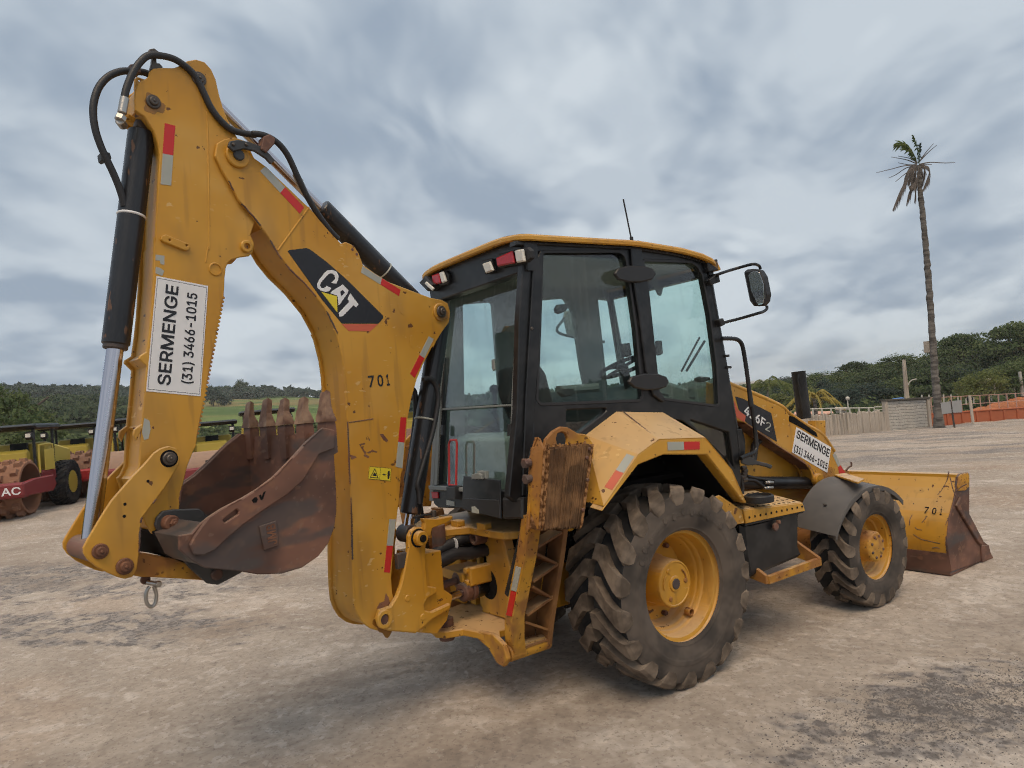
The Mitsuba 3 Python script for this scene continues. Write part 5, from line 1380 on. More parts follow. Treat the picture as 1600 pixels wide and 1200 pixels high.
# ---- rear fender
FN = f'{H}__rear_fender'
O_ = [(-0.649, 1.214), (-0.343, 1.473), (-0.158, 1.544), (0.266, 1.512), (0.5, 1.276), (0.615, 1.041)]
In_ = [(-.60, 1.24), (-.40, 1.60), (-.085, 1.745), (.36, 1.70), (.60, 1.46), (.80, 1.10)]
In_ = [(-0.461, 1.173), (-0.437, 1.6), (-0.16, 1.724), (0.273, 1.686), (0.689, 1.47), (1.06, 0.95)]
In_[0] = (-.62, 1.235)
In_[4], In_[5] = (In_[4][0] + .0, In_[4][1]), (In_[5][0], In_[5][1])
Oi = [(-0.667, 1.192), (-0.35, 1.418), (-0.125, 1.453), (0.271, 1.407), (0.45, 1.214), (0.605, 1.042)]
for sg in (-1, 1):
    y1, y0 = sg * 1.05, sg * .70
    a = [(x, y1, z) for x, z in O_]
    b = [(x, y0, z) for x, z in In_]
    fk = numbered(FN) if sg < 0 else numbered(FN)
    obj('top_skin', strip(a, b, .012), 'yellow', FN, smooth=20)
    ring = [(x, z) for x, z in O_] + [(x, z) for x, z in Oi[::-1]]
    obj('arch_band', plate(ring, y1 - sg * .012, y1 + sg * .001, .004), 'yellow', FN)
    obj('arch_return', strip([(x, y1 - sg * .008, z) for x, z in Oi], [(x, y1 - sg * .10, z + .012) for x, z in Oi], .006), 'yellow', FN)
    a2 = [(x, y1 - sg * .09, z + .006) for x, z in Oi]
    b2 = [(x + (.12 if k_ == 0 else 0), sg * .50, z + (.02 if k_ in (0, 5) else .10)) for k_, (x, z) in enumerate(Oi)]
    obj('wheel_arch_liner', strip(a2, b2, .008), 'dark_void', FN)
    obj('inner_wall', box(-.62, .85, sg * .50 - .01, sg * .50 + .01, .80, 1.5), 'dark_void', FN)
q = [(-0.377, -1.05, 1.715), (-0.172, -1.05, 1.556)]
tape(FN, [(-0.088, 1.524), (0.21, 1.496), (0.203, 1.446), (-0.092, 1.472)], -1.0525, 'm', ('silver', 'red'), -1)
E0, E1, E2 = np.array((O_[0][0], -1.05, O_[0][1])), np.array((O_[1][0], -1.05, O_[1][1])), np.array((In_[1][0], -.70, In_[1][1]))
sk = lambda u, v: E0 + (E1 - E0) * u + (E2 - E1) * v
nrm = np.cross(sk(1, 0) - sk(0, 0), sk(0, 1) - sk(0, 0))
nrm /= np.linalg.norm(nrm)
nrm = nrm if nrm[2] > 0 else -nrm
for (u0, u1), mm, nm in (((.28, .61), 'faded_red', 'red_reflector'), ((.61, .94), 'silver_tape', 'silver_reflector')):
    qd = [sk(u0, .03), sk(u1, .03), sk(u1, .17), sk(u0, .17)]
    obj(nm, hull([p_ + nrm * .0062 for p_ in qd] + [p_ + nrm * .0076 for p_ in qd]), mm, FN, smooth=False)
sm = [np.array((x, -1.05, z)) for x, z in O_[2:4]] + [np.array((x, -.70, z)) for x, z in In_[2:4]]
sa, sb2 = sm[0] * .35 + sm[2] * .65 + (0, 0, .007), sm[0] + (.0, .01, .006)
obj('panel_seam', join(tube([sm[2] + (.05, -.01, .006), sm[0] + (0, .01, .006)], .0035, 6, smooth=False), tube([sm[0] + (0, .01, .006), sm[1] + (0, .01, .006)], .0035, 6, smooth=False)), 'rust', FN)
q = np.array([(0.163, -0.93, 1.572)][0])
obj('fuel_cap_lock', rod(q - (0, 0, .03), q + (0, -.004, .012), .016), 'dark_steel', FN)

# ---- steps, tank and side of the machine
SD = f'{H}__step_tank'
tpz = [(.64, -1.0), (1.32, -1.0), (1.30, -.93), (1.02, -.60), (.80, -.60), (.66, -.90)]
tb = [(.655, .893), (1.345, .870), (1.325, .945), (.64, .985)]
holes = []
obj('step_front', plate([(.655, .893), (1.348, .868), (1.325, .930), (.640, .985)], -1.012, -.998, .003), 'yellow', SD)
stp = tm([(.64, -1.005, .985), (1.325, -1.005, .930), (1.30, -.62, 1.0), (.64, -.62, 1.05)], [(0, 1, 2), (0, 2, 3)])
obj('step_top', thick(stp, .01), 'yellow', SD, smooth=False)
gp = lambda u, v: np.array((.64, -1.005, .985)) * (1 - u) * (1 - v) + np.array((1.325, -1.005, .930)) * u * (1 - v) + np.array((1.30, -.62, 1.0)) * u * v + np.array((.64, -.62, 1.05)) * (1 - u) * v
sn = np.cross(gp(1, 0) - gp(0, 0), gp(0, 1) - gp(0, 0))
sn /= np.linalg.norm(sn)
hole = []
for r in range(6):
    for k in range(11):
        c_ = gp((k + .5 + .25 * (r % 2)) / 11.4, .08 + r * .155)
        hole.append(rod(c_ + sn * .0045, c_ + sn * .0068, .0115, .001, 10))
for k in range(11):
    c_ = np.array((.66 + (k + .5) * .062, -1.012, .928 - k * .0022))
    hole.append(rod(c_ - (0, .0035, 0), c_ + (0, .002, 0), .0085, .001, 10))
obj('grip_holes', join(*hole), 'dark_void', SD, smooth=False)
labels[list(scene)[-1]] = {'kind': 'stuff'}
obj('step_side', plate([(.64, .985), (.655, .893), (.56, .90), (.30, 1.10), (.42, 1.12)], -1.0, -.985, .004), 'yellow', SD)
obj('inner_shelf', box(.30, 1.6, -.98, -.42, .93, .96) if False else plate([(.35, -.98), (1.3, -.95), (1.6, -.42), (.35, -.42)], .92, .955, .005, axis=2), 'yellow_worn', SD)
tk = rounded([(.70, .50), (1.33, .53), (1.30, .62), (1.335, .80), (1.35, .868), (.665, .885), (.665, .66)], .02)
obj('tank', plate(tk, -.97, -.50, .03), 'black_paint', SD)
obj('tank_lip', tube([(.66, -.985, .882), (1.35, -.985, .862)], .012, 8, smooth=False), 'black_paint', SD)
q = np.array([(0.998, -0.985, 0.809)][0])
obj('drain_bolt', join(rod(q, q + (0, -.02, 0), .03, n=10), rod(q + (.03, 0, .03), q + (.03, -.03, .03), .014, n=6)), 'rust', SD, smooth=False)
obj('low_step', hull([(.80, -1.045, .455), (.80, -1.045, .505), (1.44, -1.045, .455), (1.44, -1.045, .51), (.80, -1.01, .455), (.80, -1.01, .505), (1.44, -1.01, .455), (1.44, -1.01, .51)]), 'yellow_worn', SD, smooth=False)
for x in (.77, 1.41):
    obj('step_bracket', hull([(x, -1.04, .46), (x, -1.04, .515), (x, -.72, .52), (x, -.72, .70), (x + .03, -1.04, .46), (x + .03, -1.04, .515), (x + .03, -.72, .52), (x + .03, -.72, .70)]), 'yellow_worn', SD, smooth=False)
q = np.array([(0.844, -0.992, 1.03)][0])
obj('tank_cap', join(lathe([(.095, 0), (.10, .008), (.10, .042), (.092, .05), (.084, .05), (.084, .035), (.02, .03)], q - (0, 0, .02), (0, 0, 1), 36)), 'black_plastic', SD)

# ---- loader arms, hood, cylinders
LA = f'{H}__loader_arm'
arm_o = rounded([(1.023, 1.877), (1.171, 1.835), (1.429, 1.742), (1.793, 1.622), (1.852, 1.58), (1.88, 1.549), (2.006, 1.499), (2.233, 1.399), (2.347, 1.333), (2.401, 1.276), (2.458, 1.209), (2.553, 1.079), (2.642, 0.969), (2.646, 0.901), (2.543, 0.863), (2.358, 0.869), (2.182, 0.893), (2.142, 0.969), (2.13, 1.02), (2.104, 1.073), (2.046, 1.12), (1.83, 1.238), (1.636, 1.338), (1.437, 1.452), (1.286, 1.537), (1.202, 1.558), (0.993, 1.674)], .006)
for sg in (-1, 1):
    obj('arm_side', plate(arm_o, sg * .585, sg * .600, .004), 'yellow', LA)
    obj('arm_side', plate(arm_o, sg * .475, sg * .490, .004), 'yellow', LA)
    ib = Polygon(arm_o).buffer(-.012)
    obj('arm_web', plate(np.array(ib.exterior.simplify(.003).coords)[:-1], sg * .489, sg * .586, .003), 'yellow', LA)
fl = [(1.313, 1.535), (1.465, 1.45), (1.665, 1.335), (1.86, 1.234), (2.077, 1.116), (2.135, 1.069), (2.161, 1.015), (2.182, 0.963)]
obj('arm_underside', strip([(x, -.60, z - .004) for x, z in fl], [(x, -.47, z - .004) for x, z in fl], .02), 'rust', LA)
rail_ = [(1.044, -0.585, 1.893), (1.191, -0.585, 1.837), (1.451, -0.585, 1.753), (1.694, -0.585, 1.668), (1.823, -0.585, 1.614), (1.904, -0.585, 1.557), (2.108, -0.585, 1.451), (2.289, -0.585, 1.374), (2.371, -0.585, 1.325), (2.418, -0.585, 1.28), (2.472, -0.585, 1.218), (2.512, -0.585, 1.177)]
obj('guard_rail', tube(rail_, .020, 12, 5), 'yellow', LA)
obj('rail_recess', plate([(1.882, 1.541), (1.943, 1.524), (2.1, 1.443), (2.245, 1.366), (2.256, 1.328), (2.189, 1.353), (2.093, 1.402), (1.872, 1.496)], -.606, -.598, .002), 'dark_void', LA)
bdq = [(1.201, 1.747), (1.299, 1.72), (1.64, 1.582), (1.65, 1.529), (1.681, 1.343), (1.383, 1.492), (1.301, 1.54), (1.229, 1.647)]
obj('model_badge', plate(rounded(bdq, .003), -.602, -.6002, .0003), 'black_print', LA, smooth=False, label='dark model badge on the loader arm')
obj('badge_flash', plate([(1.182, 1.714), (1.221, 1.638), (1.308, 1.586), (1.286, 1.537), (1.198, 1.581), (1.174, 1.615)], -.6035, -.602, .0003), 'faded_red', LA, smooth=False)


def side_text(name, parent, text, a, b, top, y, m='black_print', bold=True):
    a, b, top = [np.array((q[0], y, q[1])) for q in (a, b, top)]
    L = np.linalg.norm(b - a)
    ux = (b - a) / L
    uy = (top - a) - ux * ((top - a) @ ux)
    h = np.linalg.norm(uy)
    uy /= h
    t = lettering(text, h, (0, 0, 0), (1, 0, 0), (0, 1, 0), bold, L)
    t.vertices[:, 0] += t.vertices[:, 1] * ((top - a) @ ux) / h
    M = np.eye(4)
    M[:3, 0], M[:3, 1], M[:3, 2], M[:3, 3] = ux, uy, np.cross(ux, uy), a
    return obj(name, moved(t, M), m, parent, smooth=False)


q = [(1.285, 1.608), (1.525, 1.474), (1.313, 1.67)]
side_text('badge_lettering', LA, '426F', q[0], q[1], q[2], -.6035, 'white_print')
q = [(1.533, 1.456), (1.591, 1.432), (1.565, 1.522)]
side_text('badge_lettering', LA, '2', q[0], q[1], q[2], -.6035, 'silver_tape', False)
stk = [(1.966, 1.439), (2.452, 1.217), (2.354, 1.006), (1.871, 1.238)]
obj('phone_sticker', plate(stk, -.603, -.6005, .0003), 'white_print', LA, smooth=False, label='white phone sticker on the loader arm')
q = [(1.945, 1.355), (2.395, 1.137), (1.979, 1.415)]
side_text('sticker_lettering', LA, 'SERMENGE', q[0], q[1], q[2], -.6034)
q = [(1.894, 1.245), (2.35, 1.034), (1.919, 1.296)]
side_text('sticker_lettering', LA, '(31) 3466-1015', q[0], q[1], q[2], -.6034)
tq = [(2.463, 1.152), (2.511, 1.159), (2.641, 0.985), (2.618, 0.962), (2.534, 0.973), (2.53, 1.056)]
obj('silver_reflector', plate(tq[:2] + [(2.576, 1.051), (2.532, 1.035)], -.602, -.6002, .0003), 'silver_tape', LA, smooth=False)
obj('red_reflector', plate([(2.532, 1.032), (2.576, 1.045), (2.639, 0.97), (2.54, 0.975)], -.602, -.6002, .0003), 'red_tape', LA, smooth=False)
c = [(2.188, 0.968)][0]
obj('knuckle_pin', rod((c[0], -.58, c[1]), (c[0], -.635, c[1]), .055, .008), 'yellow_worn', LA)
for sg in (-1, 1):
    obj('front_arm', plate(rounded([(2.25, 1.10), (2.70, .98), (3.05, .60), (3.25, .25), (3.18, .15), (3.05, .18), (2.80, .55), (2.35, .80)], .03), sg * .48, sg * .60, .006), 'yellow_worn', LA)
lc = np.array([(1.394, -0.52, 1.047), (2.216, -0.52, 0.935)])
obj('lift_cylinder', rod(lc[0] + (lc[0] - lc[1]) * .3, lc[1], .052, .008, 36), 'black_paint', LA)
obj('lift_rod', rod(lc[1], lc[1] + (lc[1] - lc[0]) * .35, .028), 'chrome', LA)
h_ = np.array([(1.285, -0.58, 1.086), (1.38, -0.58, 1.069), (1.456, -0.58, 1.023), (1.518, -0.58, 0.992), (1.594, -0.58, 0.985)])
obj('cylinder_hose', tube(h_, .011, 10), 'hose_rubber', LA)
h_ = np.array([(1.29, -0.58, 1.118), (1.399, -0.58, 1.086), (1.512, -0.58, 1.061), (1.603, -0.58, 1.044), (1.601, -0.58, 1.029), (1.508, -0.58, 1.034)])
obj('cylinder_hose', tube(h_, .011, 10), 'hose_rubber', LA)
for s in ([(1.494, -0.59, 1.038), (1.594, -0.59, 1.027)], [(1.474, -0.59, 0.996), (1.585, -0.59, 0.987)]):
    s = np.array(s)
    obj('hose_fitting', join(rod(s[0], s[1], .012, n=12), rod(s[0] * .7 + s[1] * .3, s[0] * .4 + s[1] * .6, .016, n=6)), 'bright_steel', LA)

HD = f'{H}__hood'
hd = [(1.12, .80), (1.12, 1.66), (1.5, 1.60), (2.30, 1.36), (2.62, 1.10), (2.66, .80)]
obj('hood_side', plate(rounded(hd, .02), -.42, .42, .02), 'yellow', HD)
sk0, sk1 = np.array([(2.354, -0.42, 1.902), (2.375, -0.42, 1.484)])
obj('exhaust_stack', lathe([(.060, 0), (.060, np.linalg.norm(sk1 - sk0) - .01), (.063, np.linalg.norm(sk1 - sk0)), (.055, np.linalg.norm(sk1 - sk0)), (.052, .1)], sk1, sk0 - sk1, 36, closed=False), 'black_paint', HD)
obj('stack_seam', tube([sk1 + (-.055, -.03, 0), sk0 + (-.06, -.03, -.06), sk0 + (-.045, -.03, -.03)], .008, 8, smooth=False), 'black_paint', HD)
q = rounded([(2.517, 1.451), (2.675, 1.439), (2.657, 1.299), (2.618, 1.271), (2.492, 1.284)], .004)
obj('lamp_bracket', plate(q, -.44, -.36, .004, [circle([(2.652, 1.38)][0], .008, 10)]), 'yellow', HD)
obj('air_pipe', tube([(1.323, -0.5, 1.485), (1.356, -0.5, 1.407), (1.35, -0.5, 1.314), (1.317, -0.5, 1.243)], .03, 10), 'hose_rubber', HD)
obj('air_pipe', tube([(1.596, -0.5, 1.373), (1.528, -0.5, 1.333), (1.501, -0.5, 1.259), (1.477, -0.5, 1.205)], .03, 10), 'hose_rubber', HD)
obj('side_cover', plate([(1.14, .86), (1.14, 1.60), (1.7, 1.5), (2.25, 1.05), (2.25, .86)], -.445, -.42, .006), 'yellow', HD)
q = np.array([(1.1, -0.68, 1.209), (1.14, -0.68, 1.142), (1.139, -0.68, 1.045)])
obj('valve_stack', join(*[rod(np.array(c_) + (-.02, 0, 0), np.array(c_) + (.03, 0, 0), .018, n=12) for c_ in [(1.14, -0.66, 1.2), (1.14, -0.66, 1.155), (1.141, -0.66, 1.11), (1.15, -0.66, 1.176), (1.123, -0.66, 1.135)]]), 'dark_steel', HD)
obj('foot_hose', tube([(1.103, -0.66, 1.146), (1.109, -0.66, 1.092), (1.108, -0.66, 1.039), (1.08, -0.66, 0.99)], .014, 8), 'hose_rubber', HD)

# ---- front mudguard
FF = f'{H}__front_mudguard'
for sg in (-1, 1):
    th = np.radians(np.linspace(158, 38, 15))
    R_ = .545
    ctr_ = (2.155, .462)
    o_ = [(ctr_[0] + R_ * math.cos(a) * 1.10, sg * 1.085, ctr_[1] + R_ * math.sin(a) * .86 + .004) for a in th]
    i_ = [(ctr_[0] + R_ * math.cos(a) * 1.04 + .02, sg * .72, ctr_[1] + R_ * math.sin(a) * .94 + .02) for a in th]
    fk = FF if sg < 0 else f'{FF}_001'
    obj('guard_skin', strip(o_, i_, .008), 'grey_plastic', fk, smooth=40)
    o2 = [(x, y - sg * .004, z - .035) for x, y, z in o_]
    obj('guard_lip', strip(o_, o2, .008), 'grey_plastic', fk, smooth=40)
q = [(1.766, -0.92, 0.846)]
obj('bolt', rod(np.array(q[0]) - (.01, 0, 0.01), np.array(q[0]) + (-.006, 0, .008), .012, n=8), 'dark_steel', FF)
tr_ = np.array([(2.267, -0.715, 1), (2.386, -0.742, 1), (2.102, -1.065, 1), (1.908, -1.115, 1)])
obj('tread_plate', join(thick(tm(tr_, [(0, 1, 2), (0, 2, 3)]), .012), *[rod(tr_[0] * (1 - u) + tr_[3] * u - (0, 0, .004), tr_[0] * (1 - u) + tr_[3] * u + (0, 0, .012), .010, n=8) for u in np.linspace(.08, .95, 7)]), 'yellow', FF, smooth=False)

# ---- loader bucket
LB = f'{H}__loader_bucket'
YB = 1.135
endp = [(3.546, 0.835), (3.591, 0.856), (3.754, 0.85), (3.777, 0.823), (3.697, 0.478), (3.94, 0.177), (4.018, 0.135), (4.036, 0.061), (4.061, -0.008), (3.242, 0.046), (3.218, 0.28), (3.235, 0.358), (3.298, 0.501), (3.42, 0.638), (3.488, 0.733)]
endp = [(x, max(z, .006)) for x, z in endp]
for sg in (-1, 1):
    obj('end_plate', plate(rounded(endp, .004), sg * (YB - .022), sg * YB, .004), 'rust', LB)
rb = [(3.45, 0.597), (3.525, 0.659), (3.569, 0.626), (3.875, 0.255), (3.93, 0.169), (3.851, 0.178), (3.795, 0.237)]
obj('end_rib', plate([(3.422, 0.596), (3.518, 0.66), (3.546, 0.63), (3.498, 0.574), (3.807, 0.235), (3.848, 0.162), (3.785, 0.195), (3.448, 0.556)], -YB - .022, -YB + .001, .006), 'rust', LB)
obj('corner_wear_plate', plate([(x, max(z, .004)) for x, z in [(3.847, 0.16), (4, 0.139), (4.021, 0.064), (4.072, -0.017), (3.829, 0.01)]], -YB - .014, -YB + .001, .005), 'rust', LB)
obj('corner_tab', plate(rounded([(3.541, 0.836), (3.583, 0.853), (3.729, 0.849), (3.753, 0.819), (3.723, 0.721), (3.645, 0.698), (3.507, 0.714), (3.501, 0.763)], .004), -YB - .010, -YB + .001, .004), 'yellow_worn', LB)
bk = [(3.563, 0.838), (3.488, 0.733), (3.417, 0.643), (3.325, 0.538), (3.276, 0.464), (3.235, 0.358), (3.22, 0.269), (3.233, 0.205)]
low = [(3.233, 0.205), (3.243, 0.05)]
low = [low[0], (low[1][0], .012)]
obj('back_shell', strip([(x + .008, -YB + .01, z) for x, z in bk], [(x + .008, YB - .01, z) for x, z in bk], .016), 'yellow', LB, smooth=25)
obj('lower_shell', strip([(x + .004, -YB + .01, z) for x, z in low], [(x + .004, YB - .01, z) for x, z in low], .02), 'rust', LB)
obj('top_lip', box(bk[0][0] - .01, bk[0][0] + .07, -YB + .02, YB - .02, bk[0][1] - .012, bk[0][1] + .016, .006), 'yellow', LB)
q = [(3.477, 0.622), (3.468, 0.602)]
obj('fold_rib', plate([(q[0][0] - .03, q[0][1] + .012), (q[0][0] + .012, q[0][1] + .02), (q[0][0] + .012, q[1][1] - .02), (q[0][0] - .012, q[1][1] - .012)], -YB + .03, YB - .03, .004), 'yellow', LB)
fl_ = [(low[1][0], .012), (endp[8][0], .012)]
obj('floor_plate', plate([(low[1][0], .006), (endp[8][0], .006), (endp[8][0] + .03, .012), (endp[8][0], .03), (low[1][0], .026)], -YB + .01, YB - .01, .003), 'rust', LB)
q = [(3.206, -0.95, 0.548), (3.575, -0.95, 0.472), (3.229, -0.95, 0.583)]
bx = np.interp(q[0][2], [b_[1] for b_ in bk][::-1], [b_[0] for b_ in bk][::-1])
pq = [(3.27, -0.919, 0.53), (3.27, -1.092, 0.525), (3.27, -0.931, 0.579)]
yy0, yy1, zz = pq[0][1], pq[1][1], pq[0][2]
for i, ch in enumerate('701'):
    wv = (yy1 - yy0)
    a_ = np.array((bx, yy0 + wv * (i * .38), zz - .003 * i))
    tl = lettering(ch, .055, (0, 0, 0), (1, 0, 0), (0, 1, 0), True, abs(wv) * (.20 if ch != '1' else .10))
    tl.vertices[:, 0] += tl.vertices[:, 1] * .25
    M = np.eye(4)
    up = np.array((.02, 0, 1.0))
    up /= np.linalg.norm(up)
    M[:3, 0], M[:3, 1], M[:3, 2] = (0, -1, 0), up, np.cross((0, -1, 0), up)
    M[:3, 3] = a_ + np.array((-.022, 0, 0))
    obj('fleet_number', moved(tl, M), 'black_print', LB, smooth=False)
for ln in ([(3.24, -1.055, 0.878), (3.24, -1.042, 0.794), (3.24, -1.016, 0.72), (3.24, -0.992, 0.677)], [(3.24, -1.059, 0.842), (3.24, -1.089, 0.77), (3.24, -1.122, 0.707), (3.24, -1.146, 0.68)], [(3.24, -1.216, 0.779), (3.24, -1.169, 0.749), (3.24, -1.121, 0.703)], [(3.24, -0.818, 0.508), (3.24, -0.807, 0.462), (3.24, -0.806, 0.417)], [(3.24, -0.948, 0.508), (3.24, -0.933, 0.478), (3.24, -0.912, 0.448)], [(3.24, -1.133, 0.521), (3.24, -1.121, 0.479), (3.24, -1.112, 0.443)], [(3.24, -0.857, 0.405), (3.24, -0.879, 0.389), (3.24, -0.919, 0.387)], [(3.24, -0.847, 0.343), (3.24, -0.907, 0.31), (3.24, -0.985, 0.298), (3.24, -1.072, 0.287)], [(3.24, -0.801, 0.601), (3.24, -0.811, 0.59)], [(3.24, -0.901, 0.724), (3.24, -0.903, 0.711)], [(3.24, -1, 0.239), (3.24, -1.04, 0.249), (3.24, -1.063, 0.24)]):
    pts = [(float(np.interp(v[2], [b_[1] for b_ in bk][::-1], [b_[0] for b_ in bk][::-1])) - .0005, v[1], v[2]) for v in ln]
    obj('scratch', tube(pts, .0042, 5, 6), 'rust', LB)
obj('top_hook', tube([(2.656, -0.6, 0.989), (2.703, -0.6, 1.012), (2.747, -0.6, 1.018), (2.753, -0.6, 1.052)], .008, 8), 'rust', LB)

# ------------------------------------------------------------------ ground, hills
def gz(x, y):
    s = np.maximum(0, .906 * x + .423 * y - 9.0)
    return -.05 * s * s / (s + 3.0)


def land(x, y):
    """Country beyond the yard: falls away past the fence, rises to a wooded ridge on the left."""
    dx, dy = x - EYE[0], y - EYE[1]
    r, az = np.hypot(dx, dy), np.degrees(np.arctan2(dy, dx))
    az = np.where(az < -90, az + 360, az)
    ridge = np.interp(az, [30, 45, 60, 66, 71, 77, 83, 90, 100, 140], [.5, .8, 2.5, 7, 14.5, 17.5, 21, 25, 27, 22])
    L = np.zeros_like(r)
    knots = [30, 60, 120, 200, 300, 400, 520, 900, 3000]
    vals = np.stack([0 * r - .7, 0 * r - 1.3, 0 * r + .6, .30 * ridge, .60 * ridge, ridge, ridge - 1, ridge * .6, 0 * r - 6])
    for k in range(len(knots) - 1):
        t = np.clip((r - knots[k]) / (knots[k + 1] - knots[k]), 0, 1)
        seg = (r >= knots[k]) & (r < knots[k + 1])
        L = np.where(seg, vals[k] * (1 - t) + vals[k + 1] * t, L)
    L = np.where(r >= knots[-1], -6, L)
    Rv = np.interp(r, [30, 60, 85, 120, 200, 300, 1500, 3000], [-1.9, -2.7, -2.2, -1.4, -1.2, -1.4, -3, -6])
    w = np.clip((az - 34) / 16, 0, 1)
    w = w * w * (3 - 2 * w)
    return L * w + Rv * (1 - w) + (meshkit.fbm(np.stack([x * .02, y * .02, 0 * x], -1), 3, 5) - .5) * np.clip(r / 60 - .5, 0, 4)


def grid_mesh(xs, ys, fn):
    X, Y = np.meshgrid(xs, ys, indexing='ij')
    V = np.stack([X, Y, fn(X, Y)], -1).reshape(-1, 3)
    a, b = len(xs), len(ys)
    i, j = np.meshgrid(np.arange(a - 1), np.arange(b - 1), indexing='ij')
    q = np.stack([i * b + j, (i + 1) * b + j, (i + 1) * b + j + 1, i * b + j + 1], -1).reshape(-1, 4)
    return tm(V, np.vstack([q[:, [0, 1, 2]], q[:, [0, 2, 3]]]))


def polar_mesh(rs, azs, fn):
    Rr_, A_ = np.meshgrid(rs, np.radians(azs), indexing='ij')
    X, Y = EYE[0] + Rr_ * np.cos(A_), EYE[1] + Rr_ * np.sin(A_)
    V = np.stack([X, Y, fn(X, Y, Rr_, np.degrees(A_))], -1).reshape(-1, 3)
    a, b = len(rs), len(azs)
    i, j = np.meshgrid(np.arange(a - 1), np.arange(b - 1), indexing='ij')
    q = np.stack([i * b + j, (i + 1) * b + j, (i + 1) * b + j + 1, i * b + j + 1], -1).reshape(-1, 4)
    return tm(V, np.vstack([q[:, [0, 1, 2]], q[:, [0, 2, 3]]]))


def structure(name, mesh, m, label, smooth=True):
    k = obj(name, mesh, m, smooth=smooth)
    labels[k] = {'label': label, 'kind': 'structure'}
    return k


def stuff(name, mesh, m, label, cat, smooth=False):
    k = obj(name, mesh, m, smooth=smooth)
    labels[k] = {'label': label, 'category': cat, 'kind': 'stuff'}
    return k


def yard_end(az):
    return np.interp(az, [0, 45, 64, 74, 180, 360], [62, 62, 50, 31, 31, 62])


def yard_z(X, Y, r, az):
    b = np.clip((yard_end(az) - r) / 3, 0, 1)
    lx, ly = X * .60 - Y * .80, X * .80 + Y * .60
    n = (meshkit.fbm(np.stack([lx * .9, ly * 2.6, 0 * X], -1), 4, 21) - .5) * .022
    n += (meshkit.fbm(np.stack([X * 6, Y * 6, 0 * X], -1), 3, 22) - .5) * .010
    foot = np.exp(-((X / 2.6)**2 + (Y / 1.6)**2) * .5)
    n += (meshkit.fbm(np.stack([lx * .25, ly * 1.2, 0 * X], -1), 3, 23) - .5) * .16 * np.clip((r - 9) / 14, 0, 1)
    return gz(X, Y) + n * (1 - .6 * foot) - (1 - b) * 1.2


azs = np.concatenate([np.linspace(10, 100, 721), np.linspace(103, 370, 68)])
rs = np.concatenate([[.05, .5, 1.0], np.geomspace(1.5, 62.5, 330)])
structure('ground', polar_mesh(rs, azs, yard_z), 'dirt', 'compacted pale brown dirt yard with grey gravel patches and wheel marks')
structure('hills', polar_mesh(np.concatenate([[28, 29.5], np.geomspace(31, 1150, 120)]), np.concatenate([np.linspace(8, 104, 241), np.linspace(106, 368, 90)]), lambda X, Y, r, az: land(X, Y) - np.where(r < yard_end(az) - 4, 6.0, 0)), 'grassland', 'green grazing land rising to a low ridge behind the yard')

# stones: loose gravel of the near grey patch
def stones(n, cx, cy, sx, sy, rot, smin, smax, seed):
    R_ = np.random.default_rng(seed)
    base = trimesh.creation.icosphere(0, 1.0)
    V, F = [], []
    c, s = math.cos(rot), math.sin(rot)
    P2 = []
    for i in range(n):
        a, b = R_.normal(0, sx), R_.normal(0, sy)
        x, y = cx + a * c - b * s, cy + a * s + b * c
        v = base.vertices * R_.uniform(.6, 1.1, 3) * np.array((1, 1, .7)) * smin * (smax / smin)**(R_.uniform()**2.2)
        v = v * (1 + .35 * (R_.uniform(size=(len(v), 1)) - .5))
        F.append(base.faces + len(base.vertices) * i)
        V.append(v)
        P2.append((x, y))
    P2 = np.array(P2)
    z_ = yard_z(P2[:, 0], P2[:, 1], np.hypot(P2[:, 0] - EYE[0], P2[:, 1] - EYE[1]), np.full(n, 55.0))
    V = np.array(V)
    V[:, :, :2] += P2[:, None]
    V[:, :, 2] += z_[:, None]
    return tm(V.reshape(-1, 3), np.vstack(F))


stuff('gravel', stones(9000, .70, -2.2, .50, .20, -.30, .0022, .0075, 3), 'gravel_stone', 'loose dark gravel on the dirt near the right corner', 'gravel', 30)
stuff('pebbles', stones(5000, -.6, .4, 2.4, 2.2, -.6, .002, .009, 5), 'pale_stone', 'pale pebbles scattered over the dirt yard', 'pebbles', 30)

# ------------------------------------------------------------------ foliage helpers
def leaf_cloud(n, radii, clumps, leaf, seed, flat=.55, hollow=.45):
    """n leaf-shaped faces gathered in clumps through an ellipsoid's volume, with gaps between the clumps."""
    R_ = np.random.default_rng(seed)
    d = R_.normal(size=(clumps, 3))
    d /= np.linalg.norm(d, axis=1, keepdims=True)
    d[:, 2] = np.abs(d[:, 2]) * 1.15 - .35
    cc = d * (hollow + (1 - hollow) * R_.uniform(size=(clumps, 1))**.6)
    cr = R_.uniform(.20, .42, clumps)
    k = R_.integers(0, clumps, n)
    o = R_.normal(size=(n, 3))
    o /= np.linalg.norm(o, axis=1, keepdims=True)
    p_ = cc[k] + o * (cr[k, None] * R_.uniform(.45, 1.0, (n, 1))) * np.array((1, 1, .62))
    p_ = p_ * np.asarray(radii)
    nrm = o * .8 + R_.normal(size=(n, 3)) * .55 + (0, 0, flat)
    nrm /= np.linalg.norm(nrm, axis=1, keepdims=True)
    a = np.cross(nrm, R_.normal(size=(n, 3)))
    a /= np.linalg.norm(a, axis=1, keepdims=True)
    b = np.cross(nrm, a)
    s = leaf * R_.uniform(.6, 1.3, (n, 1))
    V = np.stack([p_ - a * s, p_ - b * s * .5 + nrm * s * .12, p_ + a * s, p_ + b * s * .5 + nrm * s * .12], 1).reshape(-1, 3)
    i = np.arange(n) * 4
    return tm(V, np.vstack([np.stack([i, i + 1, i + 2], 1), np.stack([i, i + 2, i + 3], 1)]))


